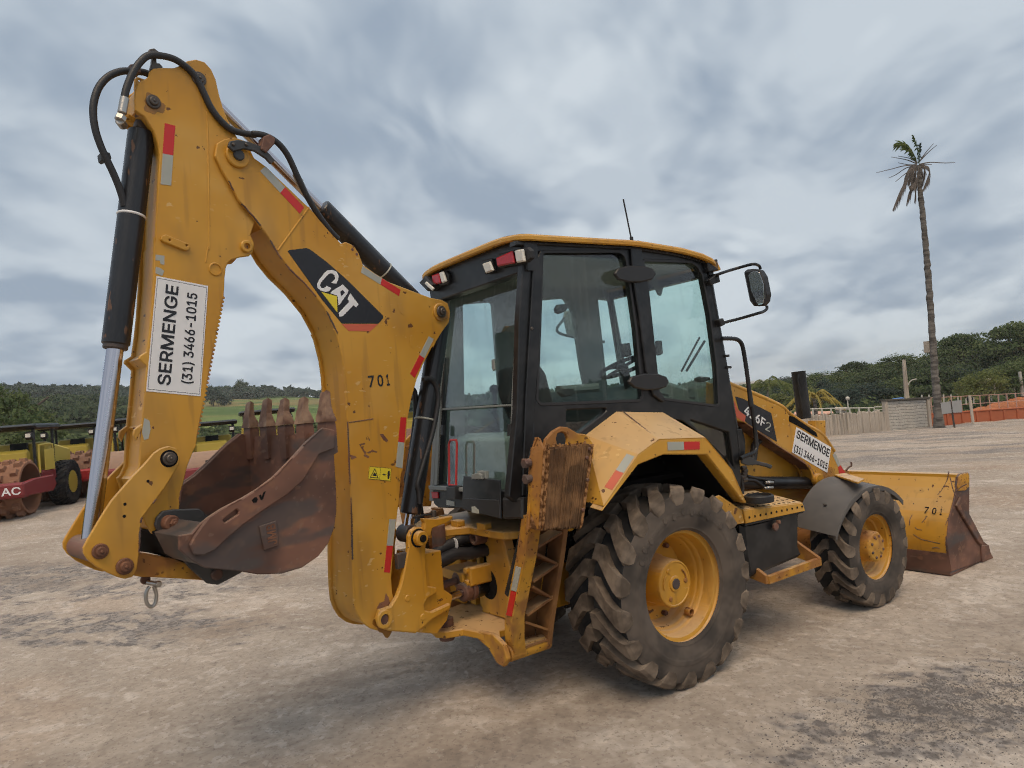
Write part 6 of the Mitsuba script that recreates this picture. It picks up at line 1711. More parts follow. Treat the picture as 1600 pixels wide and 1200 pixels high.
def trunk_mesh(h, r, seed, spread, limbs=5):
    R_ = np.random.default_rng(seed)
    ms = [tube([(0, 0, -.4), (R_.normal() * .1, R_.normal() * .1, h * .4), (R_.normal() * .25, R_.normal() * .25, h * .8), (R_.normal() * .4, R_.normal() * .4, h * 1.05)], np.linspace(r, r * .4, 13), 8, 4)]
    for i in range(limbs):
        a = R_.uniform(0, 6.28)
        z0 = h * R_.uniform(.45, .85)
        ms.append(tube([(0, 0, z0), (math.cos(a) * spread * .4, math.sin(a) * spread * .4, z0 + h * .2), (math.cos(a) * spread * .8, math.sin(a) * spread * .8, z0 + h * .35)], np.linspace(r * .4, r * .12, 9), 6, 4))
    return join(*ms)


LEAF = [('leaf_dark', (0.056, 0.082, 0.048), (0.100, 0.132, 0.070), (0.135, 0.155, 0.08)), ('leaf_mid', (0.084, 0.120, 0.056), (0.142, 0.178, 0.082), (0.18, 0.195, 0.09)),
        ('leaf_light', (0.115, 0.152, 0.056), (0.19, 0.215, 0.082), (0.23, 0.22, 0.10)), ('leaf_blue', (0.056, 0.082, 0.070), (0.092, 0.122, 0.102), (0.11, 0.135, 0.10)), ('leaf_dry', (0.095, 0.080, 0.050), (0.15, 0.125, 0.07), (0.18, 0.15, 0.08))]  # leaf colours shifted grey-blue, distance haze mixed into the tint
for k, c0, c1, c2 in LEAF:
    scene[k] = {'type': 'principledthin', 'base_color': proc(f_leaf(c0, c1, c2)), 'roughness': .6, 'diff_trans': .7, 'spec_trans': 0.0}

CROWNS = []
for i in range(7):
    rad = [(1, 1, .80), (1, 1, .62), (1, 1, .95), (1.1, 1, .50), (1, 1, .72), (.9, 1, 1.1), (1, 1, .85)][i]
    CROWNS.append(leaf_cloud(3200, rad, 40, .052, 100 + i, hollow=.5))
CROWN_PLY = {}
TRUNK_PLY = [mikit.ply(trunk_mesh(1.0, .035, 50 + i, .35), 'bark', smooth=40) for i in range(3)]


def tree(name, x, y, zb, zt, wid, ci, mt, label, group=None, rot=0.0, crown_low=.30, cat='tree'):
    t = thing(name, label, cat, group)
    h = zt - zb
    cz0 = zb + h * crown_low
    hz = (zt - cz0)
    key = (ci, mt)
    if key not in CROWN_PLY:
        CROWN_PLY[key] = mikit.ply(CROWNS[ci], mt, smooth=False)
    lo, hi = CROWNS[ci].vertices[:, 2].min(), CROWNS[ci].vertices[:, 2].max()
    sz = hz / (hi - lo)
    scene[f'{t}__crown'] = {**CROWN_PLY[key], 'to_world': T4().translate([x, y, cz0 - lo * sz]).rotate([0, 0, 1], rot).scale([wid / 2, wid / 2, sz])}
    scene[f'{t}__trunk'] = {**TRUNK_PLY[ci % 3], 'to_world': T4().translate([x, y, zb]).rotate([0, 0, 1], rot * 1.7).scale([min(h * .8, wid * .75)] * 2 + [h * .72])}
    return t


def polar(az, r):
    a = math.radians(az)
    return EYE[0] + r * math.cos(a), EYE[1] + r * math.sin(a)


# ------------------------------------------------------------------ the wood on the right, tree by tree
R4 = np.random.default_rng(44)
SKYLINE = np.array([(91.457, 27.674, 6.235), (90.917, 29.242, 5.292), (90.653, 29.981, 5.511), (90.36, 30.78, 5.049), (89.991, 31.756, 4.385), (89.651, 32.63, 5.098), (89.029, 34.169, 5.505), (88.263, 35.969, 4.929), (87.717, 37.196, 3.707), (87.265, 38.179, 3.619), (86.148, 40.496, 3.478), (85.444, 41.882, 2.795), (84.377, 43.887, 2.961), (84.016, 44.542, 3.252), (83.226, 45.936, 2.83), (82.198, 47.675, 2.461), (81.334, 49.078, 2.092), (79.056, 52.546, 1.9), (77.822, 54.302, 1.556), (73.85, 59.461, 1.727)])
s_az = np.degrees(np.arctan2(SKYLINE[:, 1] - EYE[1], SKYLINE[:, 0] - EYE[0]))
s_el = (SKYLINE[:, 2] - EYE[2]) / 100
KIND = [('dark evergreen tree', 'leaf_dark'), ('mid green broad tree', 'leaf_mid'), ('pale green airy tree', 'leaf_light'), ('bluish green tree', 'leaf_blue'), ('brownish half bare tree', 'leaf_dry')]
PLACE_ = {'front': 'low in the wood', 'middle': 'halfway up the wood', 'back': 'on the wood skyline'}


def where(az):
    for lim, t in ((33.2, 'left of the exhaust stack'), (30.2, 'above the plank wall left end'), (27.3, 'above the plank wall right end'), (24.9, 'above the block wall'), (23.0, 'behind the tall palm'), (20.6, 'above the round sign')):
        if az > lim:
            return t
    return 'near the right edge'


for row, r0, n_, frac, wd in (('back', 118, 28, 1.0, 8.6), ('middle', 100, 23, .66, 7.0), ('front', 82, 24, .34, 5.6)):
    for i in range(n_):
        az = 13.0 + (i + .5 + R4.uniform(-.35, .35)) * 29.5 / n_
        r = r0 + R4.uniform(-7, 7)
        el = np.interp(az, s_az, s_el)
        x, y = polar(az, r)
        zb = float(land(np.array(x), np.array(y)))
        base_el = -.030
        if row == 'back':
            zt = EYE[2] + r * (el + R4.uniform(-.022, .004))
        else:
            zt = EYE[2] + r * (base_el + (el - base_el) * frac * R4.uniform(.62, 1.30) + .006)
        zt = max(zt, zb + 2.2)
        k = R4.choice(5, p=[.30, .27, .18, .18, .07])
        kn, mt = KIND[k]
        tree('woodland_tree', x, y, zb, zt, wd * R4.uniform(.62, 1.35), int(R4.integers(0, 7)), mt, f'{kn} {PLACE_[row]}, {where(az)}', f'{kn}s {PLACE_[row]}, {where(az)}', R4.uniform(0, 360), .18 if row != 'back' else .3)
# a few that stand out
for q, r, wd, ci, mt, lb in (([(87.472, 26.972, 6.087), (87.317, 27.422, 0.461)], 96, 9, 3, 'leaf_mid', 'flat-topped tall tree at the right edge of the photo'), ([(92.961, 35.122, 5.678), (92.84, 35.42, 1.942)], 104, 7, 3, 'leaf_mid', 'flat-topped open tree on the skyline just right of the tall palm'), ([(93.068, 48.838, 3.491), (92.966, 49.022, 1.104)], 110, 5.5, 3, 'leaf_dark', 'small umbrella-shaped tree on the skyline left of the pole'), ([(90.125, 41.474, 3.927), (90.017, 41.694, 1.121)], 104, 6, 6, 'leaf_mid', 'rounded tree on the skyline above the leaning pole')):
    (x, y, zt), (_, _, zb) = q
    tree('skyline_tree', x, y, zb - 3, zt, wd, ci, mt, lb, None, 40, .55)
# shrubs along the bank
for q, r, h, wd, lb in (([(48.862, 16.121, -0.775)], 56, 2.7, 3.4, 'bushy light green shrub on the red bank'), ([(53.035, 16.382, -0.818)], 60, 1.7, 2.4, 'small round shrub beside the lamp on the red bank'), ([(55.118, 16.498, -0.228)], 62, 2.4, 4.6, 'low spreading shrub behind the post fence at the right edge')):
    x, y, z = q[0]
    t = thing('shrub', lb, 'shrub')
    lo = CROWNS[2].vertices[:, 2].min()
    scene[f'{t}__foliage'] = {**mikit.ply(CROWNS[2], 'leaf_light' if 'light' in lb else 'leaf_mid', smooth=False), 'to_world': T4().translate([x, y, z + .2 - lo * h / 1.6]).scale([wd / 2, wd / 2, h / 1.6])}
    scene[f'{t}__stem'] = {**TRUNK_PLY[0], 'to_world': T4().translate([x, y, z - .5]).scale([h, h, h * .7])}
V_ = []
for i in range(150):
    az, r = R4.uniform(16.5, 42), R4.uniform(62, 78)
    x, y = polar(az, r)
    m = leaf_cloud(36, (1.7, 1.7, R4.uniform(.8, 1.8)), 6, .26, 900 + i)
    V_.append(m.apply_translation((x, y, float(land(np.array(x), np.array(y))) + .7)))
stuff('undergrowth', join(*V_), 'leaf_mid', 'tangled green undergrowth at the foot of the wood', 'undergrowth')

# ------------------------------------------------------------------ ridge wood, scrub and single trees on the left
def wood(n, az0, az1, r0, r1, size, hgt, seed, lim=None):
    R_ = np.random.default_rng(seed)
    out = []
    protos = [leaf_cloud(70, (1, 1, .8), 8, .30, seed * 10 + k) for k in range(6)]
    while len(out) < n:
        az, r = R_.uniform(az0, az1), R_.uniform(r0, r1)
        if lim is not None and not lim(az, r, R_):
            continue
        x, y = polar(az, r)
        s = size * R_.uniform(.7, 1.3)
        m = protos[R_.integers(0, 6)].copy()
        a = R_.uniform(0, 6.28)
        Rm = np.array([[math.cos(a), -math.sin(a), 0], [math.sin(a), math.cos(a), 0], [0, 0, 1]])
        m.vertices = (m.vertices @ Rm.T) * (s, s, hgt * R_.uniform(.7, 1.25)) + (x, y, float(land(np.array(x), np.array(y))) + hgt * .45)
        out.append(m)
    return join(*out)


stuff('ridge_wood', wood(1500, 80.5, 96, 325, 450, 5.0, 4.6, 1), 'leaf_blue', 'dark wood covering the ridge on the left', 'wood')
stuff('ridge_wood', wood(240, 74, 81, 372, 440, 4.2, 4.2, 2), 'leaf_blue', 'narrow belt of wood along the crest above the field', 'wood')
stuff('ridge_wood', wood(320, 38, 74, 385, 470, 5, 4.5, 8), 'leaf_blue', 'far wood along the crest seen through the cab', 'wood')
stuff('added_back_wood', wood(420, 112, 372, 70, 110, 4.0, 4.6, 9), 'leaf_dark', 'unseen belt of trees added behind the camera to darken reflections in glass and chrome', 'wood')  # unseen trees, added so chrome and glass reflect something darker
stuff('hedgerow', wood(330, 40, 69, 60, 84, 2.6, 2.6, 14), 'leaf_blue', 'grey green bushes beyond the yard, seen through the cab', 'bushes')
stuff('scrub', wood(520, 82, 96, 150, 255, 3.6, 3.2, 3), 'leaf_dark', 'dark scrub in the hollow below the ridge', 'scrub')
stuff('hedgerow', wood(300, 60, 96, 62, 130, 2.2, 1.3, 4, lambda az, r, R_: R_.uniform() < .3 + .7 * (r < 80)), 'leaf_mid', 'green bushes behind the parked rollers', 'bushes')
for q, h, wd, ci, mt, lb in (([(91.803, 363.811, 16.261)], 9, 8, 0, 'leaf_dark', 'lone round tree at the end of the ridge belt'), ([(60.845, 288.969, 8.326)], 11, 10, 6, 'leaf_blue', 'larger of two trees standing in the far green field'), ([(63.123, 288.46, 8.632)], 8.5, 7, 4, 'leaf_blue', 'smaller of two trees standing in the far green field'), ([(67.723, 297.66, 9.435)], 6, 6, 1, 'leaf_blue', 'low tree right of the pair in the far green field')):
    x, y, z = q[0]
    tree('field_tree', x, y, z - 1, z + h, wd, ci, mt, lb, None, 10, .25)
x, y, z = [(-3.801, 35.919, 1.601)][0]
tree('leafy_tree', x, y, z - 1, z + 3.5, 4.4, 6, 'leaf_mid', 'olive green leafy tree at the left edge of the photo', None, 20, .1)
x, y, z = [(-3.379, 29.922, 1.474)][0]
tree('leafy_tree', x, y, z - 1, z + 1.8, 4.2, 2, 'leaf_mid', 'low bush behind the leftmost roller canopy', None, 20, .05, 'bush')

# ------------------------------------------------------------------ tall palm
PT = thing('tall_palm', 'very tall thin palm with a ragged half dead crown', 'palm tree')
tk_ = np.array([(33.209, 12.112, -1.286), (33.222, 12.082, 0.33), (33.234, 12.056, 1.886), (33.256, 12.006, 4.066), (33.278, 11.955, 6.249), (33.289, 11.929, 8.126), (33.29, 11.928, 9.699), (33.295, 11.915, 10.798), (33.314, 11.873, 11.639)])
tr_c = curve(tk_, 12)
zz_ = np.linspace(0, 1, len(tr_c))
rad_ = np.interp(zz_, [0, .03, .08, .3, .6, .85, 1], [.32, .235, .18, .155, .132, .11, .085])
rad_ = rad_ * (1 + .05 * np.sin(np.arange(len(zz_)) * 2.1) + R4.normal(size=len(zz_)) * .05)
tr_c = tr_c + R4.normal(size=tr_c.shape) * np.array((.012, .012, 0))
trk = tube(tr_c, rad_, 16, smooth=False)
obj('trunk', trk, 'palm_bark', PT, smooth=50)
def frond(path, leaf_len, n, seed, droop=.5, w=.035, both=True):
    """A midrib with leaflets on both sides."""
    R_ = np.random.default_rng(seed)
    c = curve(np.array(path), 8)
    seg = np.linspace(.12, .98, n) * (len(c) - 1)
    V, F = [], []
    for k, s in enumerate(seg):
        i = int(s)
        j = min(i + 1, len(c) - 1)
        b = c[i] + (c[j] - c[i]) * (s - i)
        t = c[j] - c[max(i - 1, 0)]
        t /= np.linalg.norm(t) + 1e-9
        sd = np.cross(t, (0, 0, 1))
        sd /= np.linalg.norm(sd) + 1e-9
        L = leaf_len * math.sin(math.pi * (.15 + .8 * k / n)) * R_.uniform(.75, 1.15)
        for sg in ((1, -1) if both else (1,)):
            d = sd * sg * .8 + t * .7 + np.array((0, 0, -droop)) + R_.normal(size=3) * .12
            d /= np.linalg.norm(d)
            q = len(V)
            V += [b - t * w, b + t * w, b + d * L * .55 + (0, 0, .02) + t * w * .6, b + d * L + (0, 0, -droop * L * .25)]
            F += [(q, q + 1, q + 2), (q, q + 2, q + 3)]
    return tm(V, F)


top_ = np.array([(33.303, 11.897, 11.745)][0])
for pts, nm, mt, ll, n_ in (([(33.285, 11.94, 11.757), (33.262, 11.991, 12.029), (33.212, 12.105, 12.43), (33.096, 12.364, 12.856), (32.944, 12.698, 12.915)], 'green_frond', 'leaf_light', .95, 34), ([(33.853, 12.137, 11.894), (33.865, 12.111, 12.41), (33.85, 12.145, 12.906), (33.806, 12.244, 13.329)], 'green_frond', 'leaf_mid', .55, 30), ([(32.947, 11.712, 11.603), (32.976, 11.647, 12.059), (32.993, 11.608, 12.375), (32.992, 11.609, 12.54)], 'green_frond', 'leaf_blue', .5, 22)):
    obj(nm, join(frond(pts, ll, n_, len(pts) + n_, .45), tube(pts, .018, 6, 6)), mt, PT, smooth=False)
for i, pts in enumerate(([(32.639, 11.668, 11.477), (32.432, 12.133, 11.585), (32.191, 12.657, 11.559), (31.901, 13.259, 11.532)], [(34.191, 12.364, 11.898), (34.004, 12.785, 11.878), (33.816, 13.194, 11.662), (33.663, 13.521, 11.555)], [(32.357, 11.565, 11.372), (32.158, 12.011, 11.131), (31.969, 12.422, 10.837)], [(33.741, 12.143, 11.844), (33.562, 12.547, 12.16), (33.299, 13.12, 12.457)], [(33.291, 11.926, 11.753), (33.185, 12.165, 12.04), (32.969, 12.644, 12.302)], [(33.825, 12.201, 11.836), (33.671, 12.549, 11.93), (33.502, 12.921, 12.125)], [(32.855, 11.674, 11.561), (33.037, 11.248, 11.535), (33.264, 10.698, 11.354), (33.417, 10.313, 11.275)], [(34.05, 12.185, 11.972), (34.179, 11.887, 12.376), (34.32, 11.55, 12.734)], [(33.508, 11.929, 11.855), (33.676, 11.536, 12.225), (33.816, 11.199, 12.466)], [(33.319, 11.861, 11.662), (33.448, 11.562, 11.599), (33.524, 11.381, 11.523)])):
    pts = np.array(pts)
    obj('bare_rib', tube(pts, np.linspace(.030, .012, (len(pts) - 1) * 6 + 1), 6, 6), 'dead_frond', PT)
for i, pts in enumerate(([(32.896, 11.831, 11.562), (32.841, 11.955, 11.45), (32.778, 12.097, 11.121), (32.724, 12.216, 10.712)], [(33.653, 12.096, 11.725), (33.605, 12.204, 11.474), (33.558, 12.311, 11.055), (33.523, 12.389, 10.627)], [(33.25, 12.02, 11.668), (33.171, 12.197, 11.642), (33.097, 12.363, 11.39), (33.039, 12.49, 11.089)], [(32.607, 11.741, 11.461), (32.502, 11.98, 11.343), (32.434, 12.129, 10.909), (32.31, 12.401, 10.393), (32.211, 12.614, 9.896), (32.143, 12.758, 9.544)], [(32.893, 11.836, 11.491), (32.814, 12.015, 11.063), (32.776, 12.1, 10.536), (32.719, 12.228, 10.201), (32.668, 12.339, 9.714)], [(33.522, 12.146, 11.669), (33.383, 12.458, 11.454), (33.318, 12.603, 11.118), (33.206, 12.847, 10.279)], [(33.086, 11.894, 11.46), (33.041, 11.997, 10.9), (33.027, 12.028, 10.321), (32.993, 12.105, 9.826)], [(33.503, 11.94, 11.711), (33.569, 11.786, 11.632), (33.576, 11.77, 11.296), (33.508, 11.927, 10.599)], [(33.05, 11.727, 11.584), (33.179, 11.426, 11.393), (33.193, 11.393, 11.094), (33.147, 11.503, 10.796), (33.062, 11.698, 10.318)], [(32.84, 11.709, 11.479), (32.829, 11.735, 11.159), (32.764, 11.881, 10.76), (32.655, 12.127, 10.567)], [(33.874, 12.088, 11.768), (33.904, 12.019, 11.526), (33.882, 12.071, 11.241)])):
    obj('dead_frond', join(frond(pts, .42, 40, 30 + i, 1.6, .05), tube(pts, .026, 6, 6)), 'dead_frond', PT, smooth=False)
q = np.array([(33.137, 12.273, 2.667)][0])
obj('trunk_bracket', trimesh.creation.box((.20, .25, .55)).apply_translation(q + (.05, 0, .12)), 'pale_stone', PT)

# smaller coconut palms
def coconut(q0, q1, n, L, mt, label, seed):
    t = thing('coconut_palm', label, 'palm tree')
    R_ = np.random.default_rng(seed)
    q0, q1 = np.array(q0), np.array(q1)
    obj('trunk', tube([q0, (q0 + q1) / 2 + (.1, 0, 0), q1], np.linspace(.16, .10, 13), 8, 6), 'palm_bark', t)
    for i in range(n):
        a = 6.283 * (i + R_.uniform(-.3, .3)) / n
        up = R_.uniform(.1, 1.0)
        d = np.array((math.cos(a), math.sin(a), 0))
        path = [q1, q1 + d * L * .35 + (0, 0, L * .32 * up), q1 + d * L * .75 + (0, 0, L * .12 * up - L * .1), q1 + d * L + (0, 0, -L * (.5 - .3 * up))]
        obj('frond', join(frond(path, L * .24, 26, seed + i, .7, .05), tube(path, .02, 5, 5)), mt, t, smooth=False)


q = [(40.855, 23.277, -1.338), (40.877, 23.242, 0.31)]
coconut(q[0], q[1], 11, 1.9, 'palm_yellow', 'yellowing coconut palm behind the plank wall beside the exhaust stack', 61)
q = [(57.251, 38.364, -0.243), (57.371, 38.192, 1.232)]
coconut(q[0], q[1], 12, 3.3, 'leaf_light', 'bright green palm above the yellow loader arm', 71)

# ------------------------------------------------------------------ walls and fences on the right
pa, pb, pc = [np.array(v) for v in [(23.856, 13.855, -0.796), (30.97, 13.77, -1.111), (31.631, 13.797, -1.141)]]
PW = thing('plank_wall', 'weathered wall of upright concrete planks with mossy tops', 'wall')
top_h = .98
npl = 44
u_ = (pb - pa) / np.linalg.norm(pb - pa)
nn_ = np.array((u_[1], -u_[0], 0))
nn_ = nn_ if nn_ @ (np.array(EYE) - pa) > 0 else -nn_
wl = np.linalg.norm((pb - pa)[:2])
plank_v = []
for i in range(npl):
    w_ = wl / npl
    h_ = top_h * R4.uniform(.95, 1.05)
    plank_v.append((i, h_))
    c_ = pa + u_ * w_ * (i + .5) + nn_ * R4.uniform(-.02, .02)
    m = plate([(-w_ * .47, -.3), (w_ * .47, -.3), (w_ * .47, h_), (-w_ * .47, h_ + R4.uniform(-.03, .03))], -.04, .04, .012)
    M = np.eye(4)
    M[:3, 0], M[:3, 1], M[:3, 3] = (u_[0], u_[1], 0), (-u_[1], u_[0], 0), c_
    obj('plank', moved(m, M), 'concrete', PW, smooth=False)


def slab(p0_, p1_, y0, y1, z0, z1, c=.01):
    """A block standing along the line p0-p1, y across it, z above each end's own ground."""
    p0_, p1_ = np.array(p0_, float), np.array(p1_, float)
    d = p1_ - p0_
    Lh = np.linalg.norm(d[:2])
    m = box(0, Lh, y0, y1, z0, z1, c)
    M = np.eye(4)
    M[:3, 0] = (d[0] / Lh, d[1] / Lh, d[2] / Lh)
    M[:3, 1] = (-d[1] / Lh, d[0] / Lh, 0)
    M[:3, 3] = p0_
    return moved(m, M)


obj('end_panel', slab(pb + u_ * .05, pc, -.03, .03, -.3, .95), 'concrete', PW, smooth=False)
for q, s, lb in (([(28.924, 14.986, -0.233)], .9, 'mossy clump growing on top of the plank wall'), ([(29.311, 14.919, -0.268)], .8, 'dark creeper on top of the plank wall')):
    m = leaf_cloud(240, (s, .35, .22), 14, .07, int(s * 100))
    t = thing('creeper', lb, 'creeper')
    obj('foliage', m.apply_translation(np.array(q[0])), 'leaf_light' if 'mossy' in lb else 'leaf_dark', t, smooth=False)
m = leaf_cloud(160, (.2, .15, .34), 6, .05, 12)
t = thing('weed', 'green weed against the foot of the plank wall', 'weed')
obj('foliage', m.apply_translation(np.array([(33.835, 17.683, -1.321)][0]) + (0, 0, .25)), 'leaf_mid', t, smooth=False)

ba, bm_, bb = [np.array(v) for v in [(31.631, 13.797, -1.141), (33.529, 13.684, -1.224), (34.37, 13.067, -1.248)]]
BWL = thing('block_wall', 'grey concrete block wall in two bays beside the plank wall', 'wall')
zt_ = 1.45
for e in (ba, bm_, bb):
    d = (bb - ba) / np.linalg.norm(bb - ba)
    obj('column', slab(e - d * .09, e + d * .09, -.08, .12, -.3, zt_, .01), 'concrete', BWL, smooth=False)
obj('coping', slab(ba - d * .12, bb + d * .12, -.12, .16, zt_ + .002, zt_ + .09, .01), 'wall_coping', BWL, smooth=False)
obj('mortar', slab(ba + d * .09, bb - d * .09, .02, .10, -.3, zt_, .005), 'wall_coping', BWL, smooth=False)
Lb = np.linalg.norm((bb - ba)[:2])
blk = []
for r in range(10):
    z0 = -.08 + r * .152
    for k in range(int(Lb / .36) + 1):
        x0 = .10 + k * .36 - (r % 2) * .18
        x1 = x0 + .345
        x0, x1 = max(x0, .10), min(x1, Lb - .10)
        if x1 - x0 < .06:
            continue
        blk.append(slab(ba + d * x0, ba + d * x1, R4.uniform(-.012, .0), .02, z0, min(z0 + .138, zt_ - .01), .006))
obj('block', join(*blk), 'block_stone', BWL, smooth=False)
labels[list(scene)[-1]] = {'kind': 'stuff'}

# rail fence and small buildings behind
RF = thing('rail_fence', 'pale pipe rail fence behind the plank wall', 'fence')
fa, fb = np.array([(35.331, 20.789, -0.062)][0]), np.array([(37.336, 17.351, -0.282)][0])
fz = lambda e, z: np.array((e[0], e[1], z))
obj('rail', rod(fa, fb, .035, n=10), 'pale_paint', RF)
for k in range(8):
    e = fa + (fb - fa) * (k + .4) / 8
    obj('post', rod(e - (0, 0, 1.6), e, .05, n=8), 'pale_paint', RF)
GF = thing('gate_frame', 'green tinted metal gate left of the block wall', 'gate')
ga = np.array([(35.567, 16.416, -0.154), (35.827, 15.915, -0.177), (35.809, 15.95, -0.616), (35.549, 16.452, -0.613)])
obj('frame', tube(np.vstack([ga, ga[:1]]), .035, 6, smooth=False), 'pale_paint', GF)
for k in (.35, .65):
    obj('bar', rod(ga[0] * (1 - k) + ga[3] * k, ga[1] * (1 - k) + ga[2] * k, .025, n=6), 'pale_paint', GF)
HT = thing('small_house', 'low white hut with dark windows behind the plank wall', 'hut')
ha, hb = np.array([(48.433, 26.199, -1.329)][0]), np.array([(48.81, 25.543, -1.382)][0])
obj('wall', slab(ha, hb, 0, 3, -.8, .42, .02), 'pale_paint', HT, smooth=False)
obj('roof', slab(ha - (hb - ha) * .06, hb + (hb - ha) * .06, -.25, 3.2, .422, .50, .01), 'pale_stone', HT, smooth=False)
for k in (.35, .70):
    obj('window', slab(ha + (hb - ha) * k, ha + (hb - ha) * (k + .14), -.02, .03, .02, .27, .004), 'dark_void', HT, smooth=False)
HT2 = thing('low_roof', 'long red-brown low roof behind the plank wall', 'shed')
ha, hb = np.array([(43.482, 26.598, -0.961)][0]), np.array([(44.906, 24.305, -1.084)][0])
obj('roof', slab(ha, hb, 0, 4, -.05, .12, .02), 'terracotta', HT2, smooth=False)
obj('wall', slab(ha, hb, .2, 3.8, -1.4, -.055, .02), 'pale_paint', HT2, smooth=False)
BC_ = thing('blue_tank', 'blue tarpaulin covered load behind the block wall', 'tarpaulin')
q = np.array([(48.683, 21.509, -0.585)][0])
m = trimesh.creation.icosphere(3, 1.0)
m.vertices *= (1.0, .6, .42)
m.vertices += (meshkit.fbm(m.vertices * 2.3, 3, 8)[:, None] - .5) * m.vertices * .5
obj('cover', m.apply_translation(q - (0, 0, .05)), 'blue_sheet', BC_, smooth=40)


def pole(name, q0, q1, r0, r1, mt, label, cat='pole', parts=()):
    t = thing(name, label, cat)
    obj('shaft', rod(q0, q1, r0, n=14, r1=r1), mt, t)
    for nm, m, mm in parts:
        obj(nm, m, mm, t)
    return t


q = [np.array(v) for v in [(43.501, 18.445, -0.821), (43.521, 18.403, 2.393), (43.515, 18.416, -0.452), (43.515, 18.416, -0.246)]]
pole('utility_pole', q[0], q[1], .165, .10, 'concrete', 'concrete pole leaning slightly behind the block wall with a yellow base', 'pole', [('painted_base', rod(q[2] - (0, 0, .1), q[2] + (0, 0, .22), .36, n=16), 'lime_paint'), ('lamp_arm', tube([(43.567, 18.307, 0.733), (43.605, 18.228, 0.91), (43.671, 18.088, 1.041), (43.779, 17.858, 1.092)], .035, 8), 'pale_paint')])
q = [np.array(v) for v in [(48.873, 25.432, -0.949), (48.874, 25.43, -0.162), (48.888, 25.405, -0.09)]]
pole('lamp_post', q[0], q[1], .05, .04, 'pale_paint', 'short lamp post with a white head behind the plank wall', 'lamp post', [('lamp_head', hull(trimesh.creation.icosphere(1, .16).vertices + q[2]), 'pale_paint')])
q = [np.array(v) for v in [(50.024, 15.878, -0.492), (50.045, 15.822, 0.451), (50.051, 15.807, 0.5)]]
pole('lamp_post', q[0], q[1], .06, .05, 'pale_paint', 'lamp post with two white lamps on the red bank', 'lamp post', [('lamp_head', hull(trimesh.creation.icosphere(1, .2).vertices * (1, 1, .6) + q[2] + (.2, -.3, .0)), 'pale_paint'), ('lamp_head', hull(trimesh.creation.icosphere(1, .2).vertices * (1, 1, .6) + q[2] - (.2, -.3, -.1)), 'pale_paint')])
q = [np.array(v) for v in [(53.369, 15.44, -1.044), (53.352, 15.489, 0.922)]]
pole('utility_pole', q[0], q[1], .12, .10, 'concrete_pale', 'thin concrete pole at the right edge above the red bank', 'pole')
# red retaining wall with a mesh railing above
RWL = thing('red_wall', 'low orange-red wall with pillars below the red earth bank', 'wall')
ra, rb = np.array([(36.684, 14.018, -1.372)][0]), np.array([(47.2, 12.448, -1.812)][0])
dv = (rb - ra) / np.linalg.norm((rb - ra)[:2])
Lr = np.linalg.norm((rb - ra)[:2])
obj('base_wall', slab(ra, rb, 0, .18, -.4, .62, .01), 'red_wall_paint', RWL, smooth=False)
obj('coping', slab(ra, rb, -.05, .23, .622, .69, .01), 'red_wall_paint', RWL, smooth=False)
npier = 9
for k in range(npier):
    e = ra + dv * Lr * k / (npier - 1)
    obj('pillar', slab(e, e + dv * .16, -.06, .0, -.4, .60, .008), 'red_wall_paint', RWL, smooth=False)
MF = thing('mesh_railing', 'pinkish wire mesh railing on top of the orange-red wall', 'railing')
for z_ in (1.05, 1.50):
    obj('rail', slab(ra, rb, .07, .11, z_, z_ + .035, .005), 'pink_paint', MF, smooth=False)
for k in range(12):
    e = ra + dv * Lr * (k + .3) / 12
    obj('post', slab(e, e + dv * .045, .07, .11, .69, 1.53, .005), 'pink_paint', MF, smooth=False)
# red earth bank behind it
def bank():
    P_ = []
    prof = [(.9, -.6), (.9, .35), (2.0, 1.0), (3.6, 1.45), (6, 1.6), (8, .8), (10, -1.2)]
    us = np.linspace(.06, 1.15, 40)
    nn = np.array((-dv[1], dv[0], 0))
    nn = (ra + rb) / 2 - np.array(EYE)
    nn[2] = 0
    nn /= np.linalg.norm(nn)
    for u in us:
        b = ra + dv * Lr * u
        s = np.interp(u, [0, .12, .3, .55, 1.1], [.02, .10, .22, .52, .80])
        P_.append([b + nn * o + (0, 0, z * s if z > 0 else z) for o, z in prof])
    V = np.array(P_)
    V[..., 2] += (meshkit.fbm(V * 1.1, 3, 6) - .5) * .35
    a, b = V.shape[:2]
    i, j = np.meshgrid(np.arange(a - 1), np.arange(b - 1), indexing='ij')
    q = np.stack([i * b + j, (i + 1) * b + j, (i + 1) * b + j + 1, i * b + j + 1], -1).reshape(-1, 4)
    return tm(V.reshape(-1, 3), np.vstack([q[:, [0, 1, 2]], q[:, [0, 2, 3]]]))


structure('earth_bank', bank(), 'red_soil', 'bare red earth bank behind the mesh railing')
WF = thing('post_fence', 'line of pale wooden posts with wire along the foot of the wood', 'fence')
pp = [(52.939, 21.874, -0.626), (53.132, 21.451, -0.633), (53.329, 21.009, -0.652), (53.512, 20.592, -0.665), (53.7, 20.155, -0.684), (53.864, 19.764, -0.699), (54.05, 19.312, -0.725), (54.229, 18.868, -0.706), (54.625, 17.85, -0.571), (54.782, 17.428, -0.551), (54.935, 17.01, -0.532), (55.11, 16.521, -0.626)]
tt2 = [(52.947, 21.856, -0.286), (53.139, 21.435, -0.323), (53.336, 20.994, -0.35), (53.519, 20.577, -0.369), (53.705, 20.142, -0.406), (53.871, 19.748, -0.384), (54.067, 19.273, -0.12), (54.237, 18.849, -0.311), (54.636, 17.819, -0.083), (54.788, 17.413, -0.092), (54.939, 17, -0.155), (55.113, 16.512, -0.251)]
for a, b in zip(pp, tt2):
    obj('post', rod(np.array(a) - (0, 0, .5), b, .055, n=8), 'pale_paint', WF)
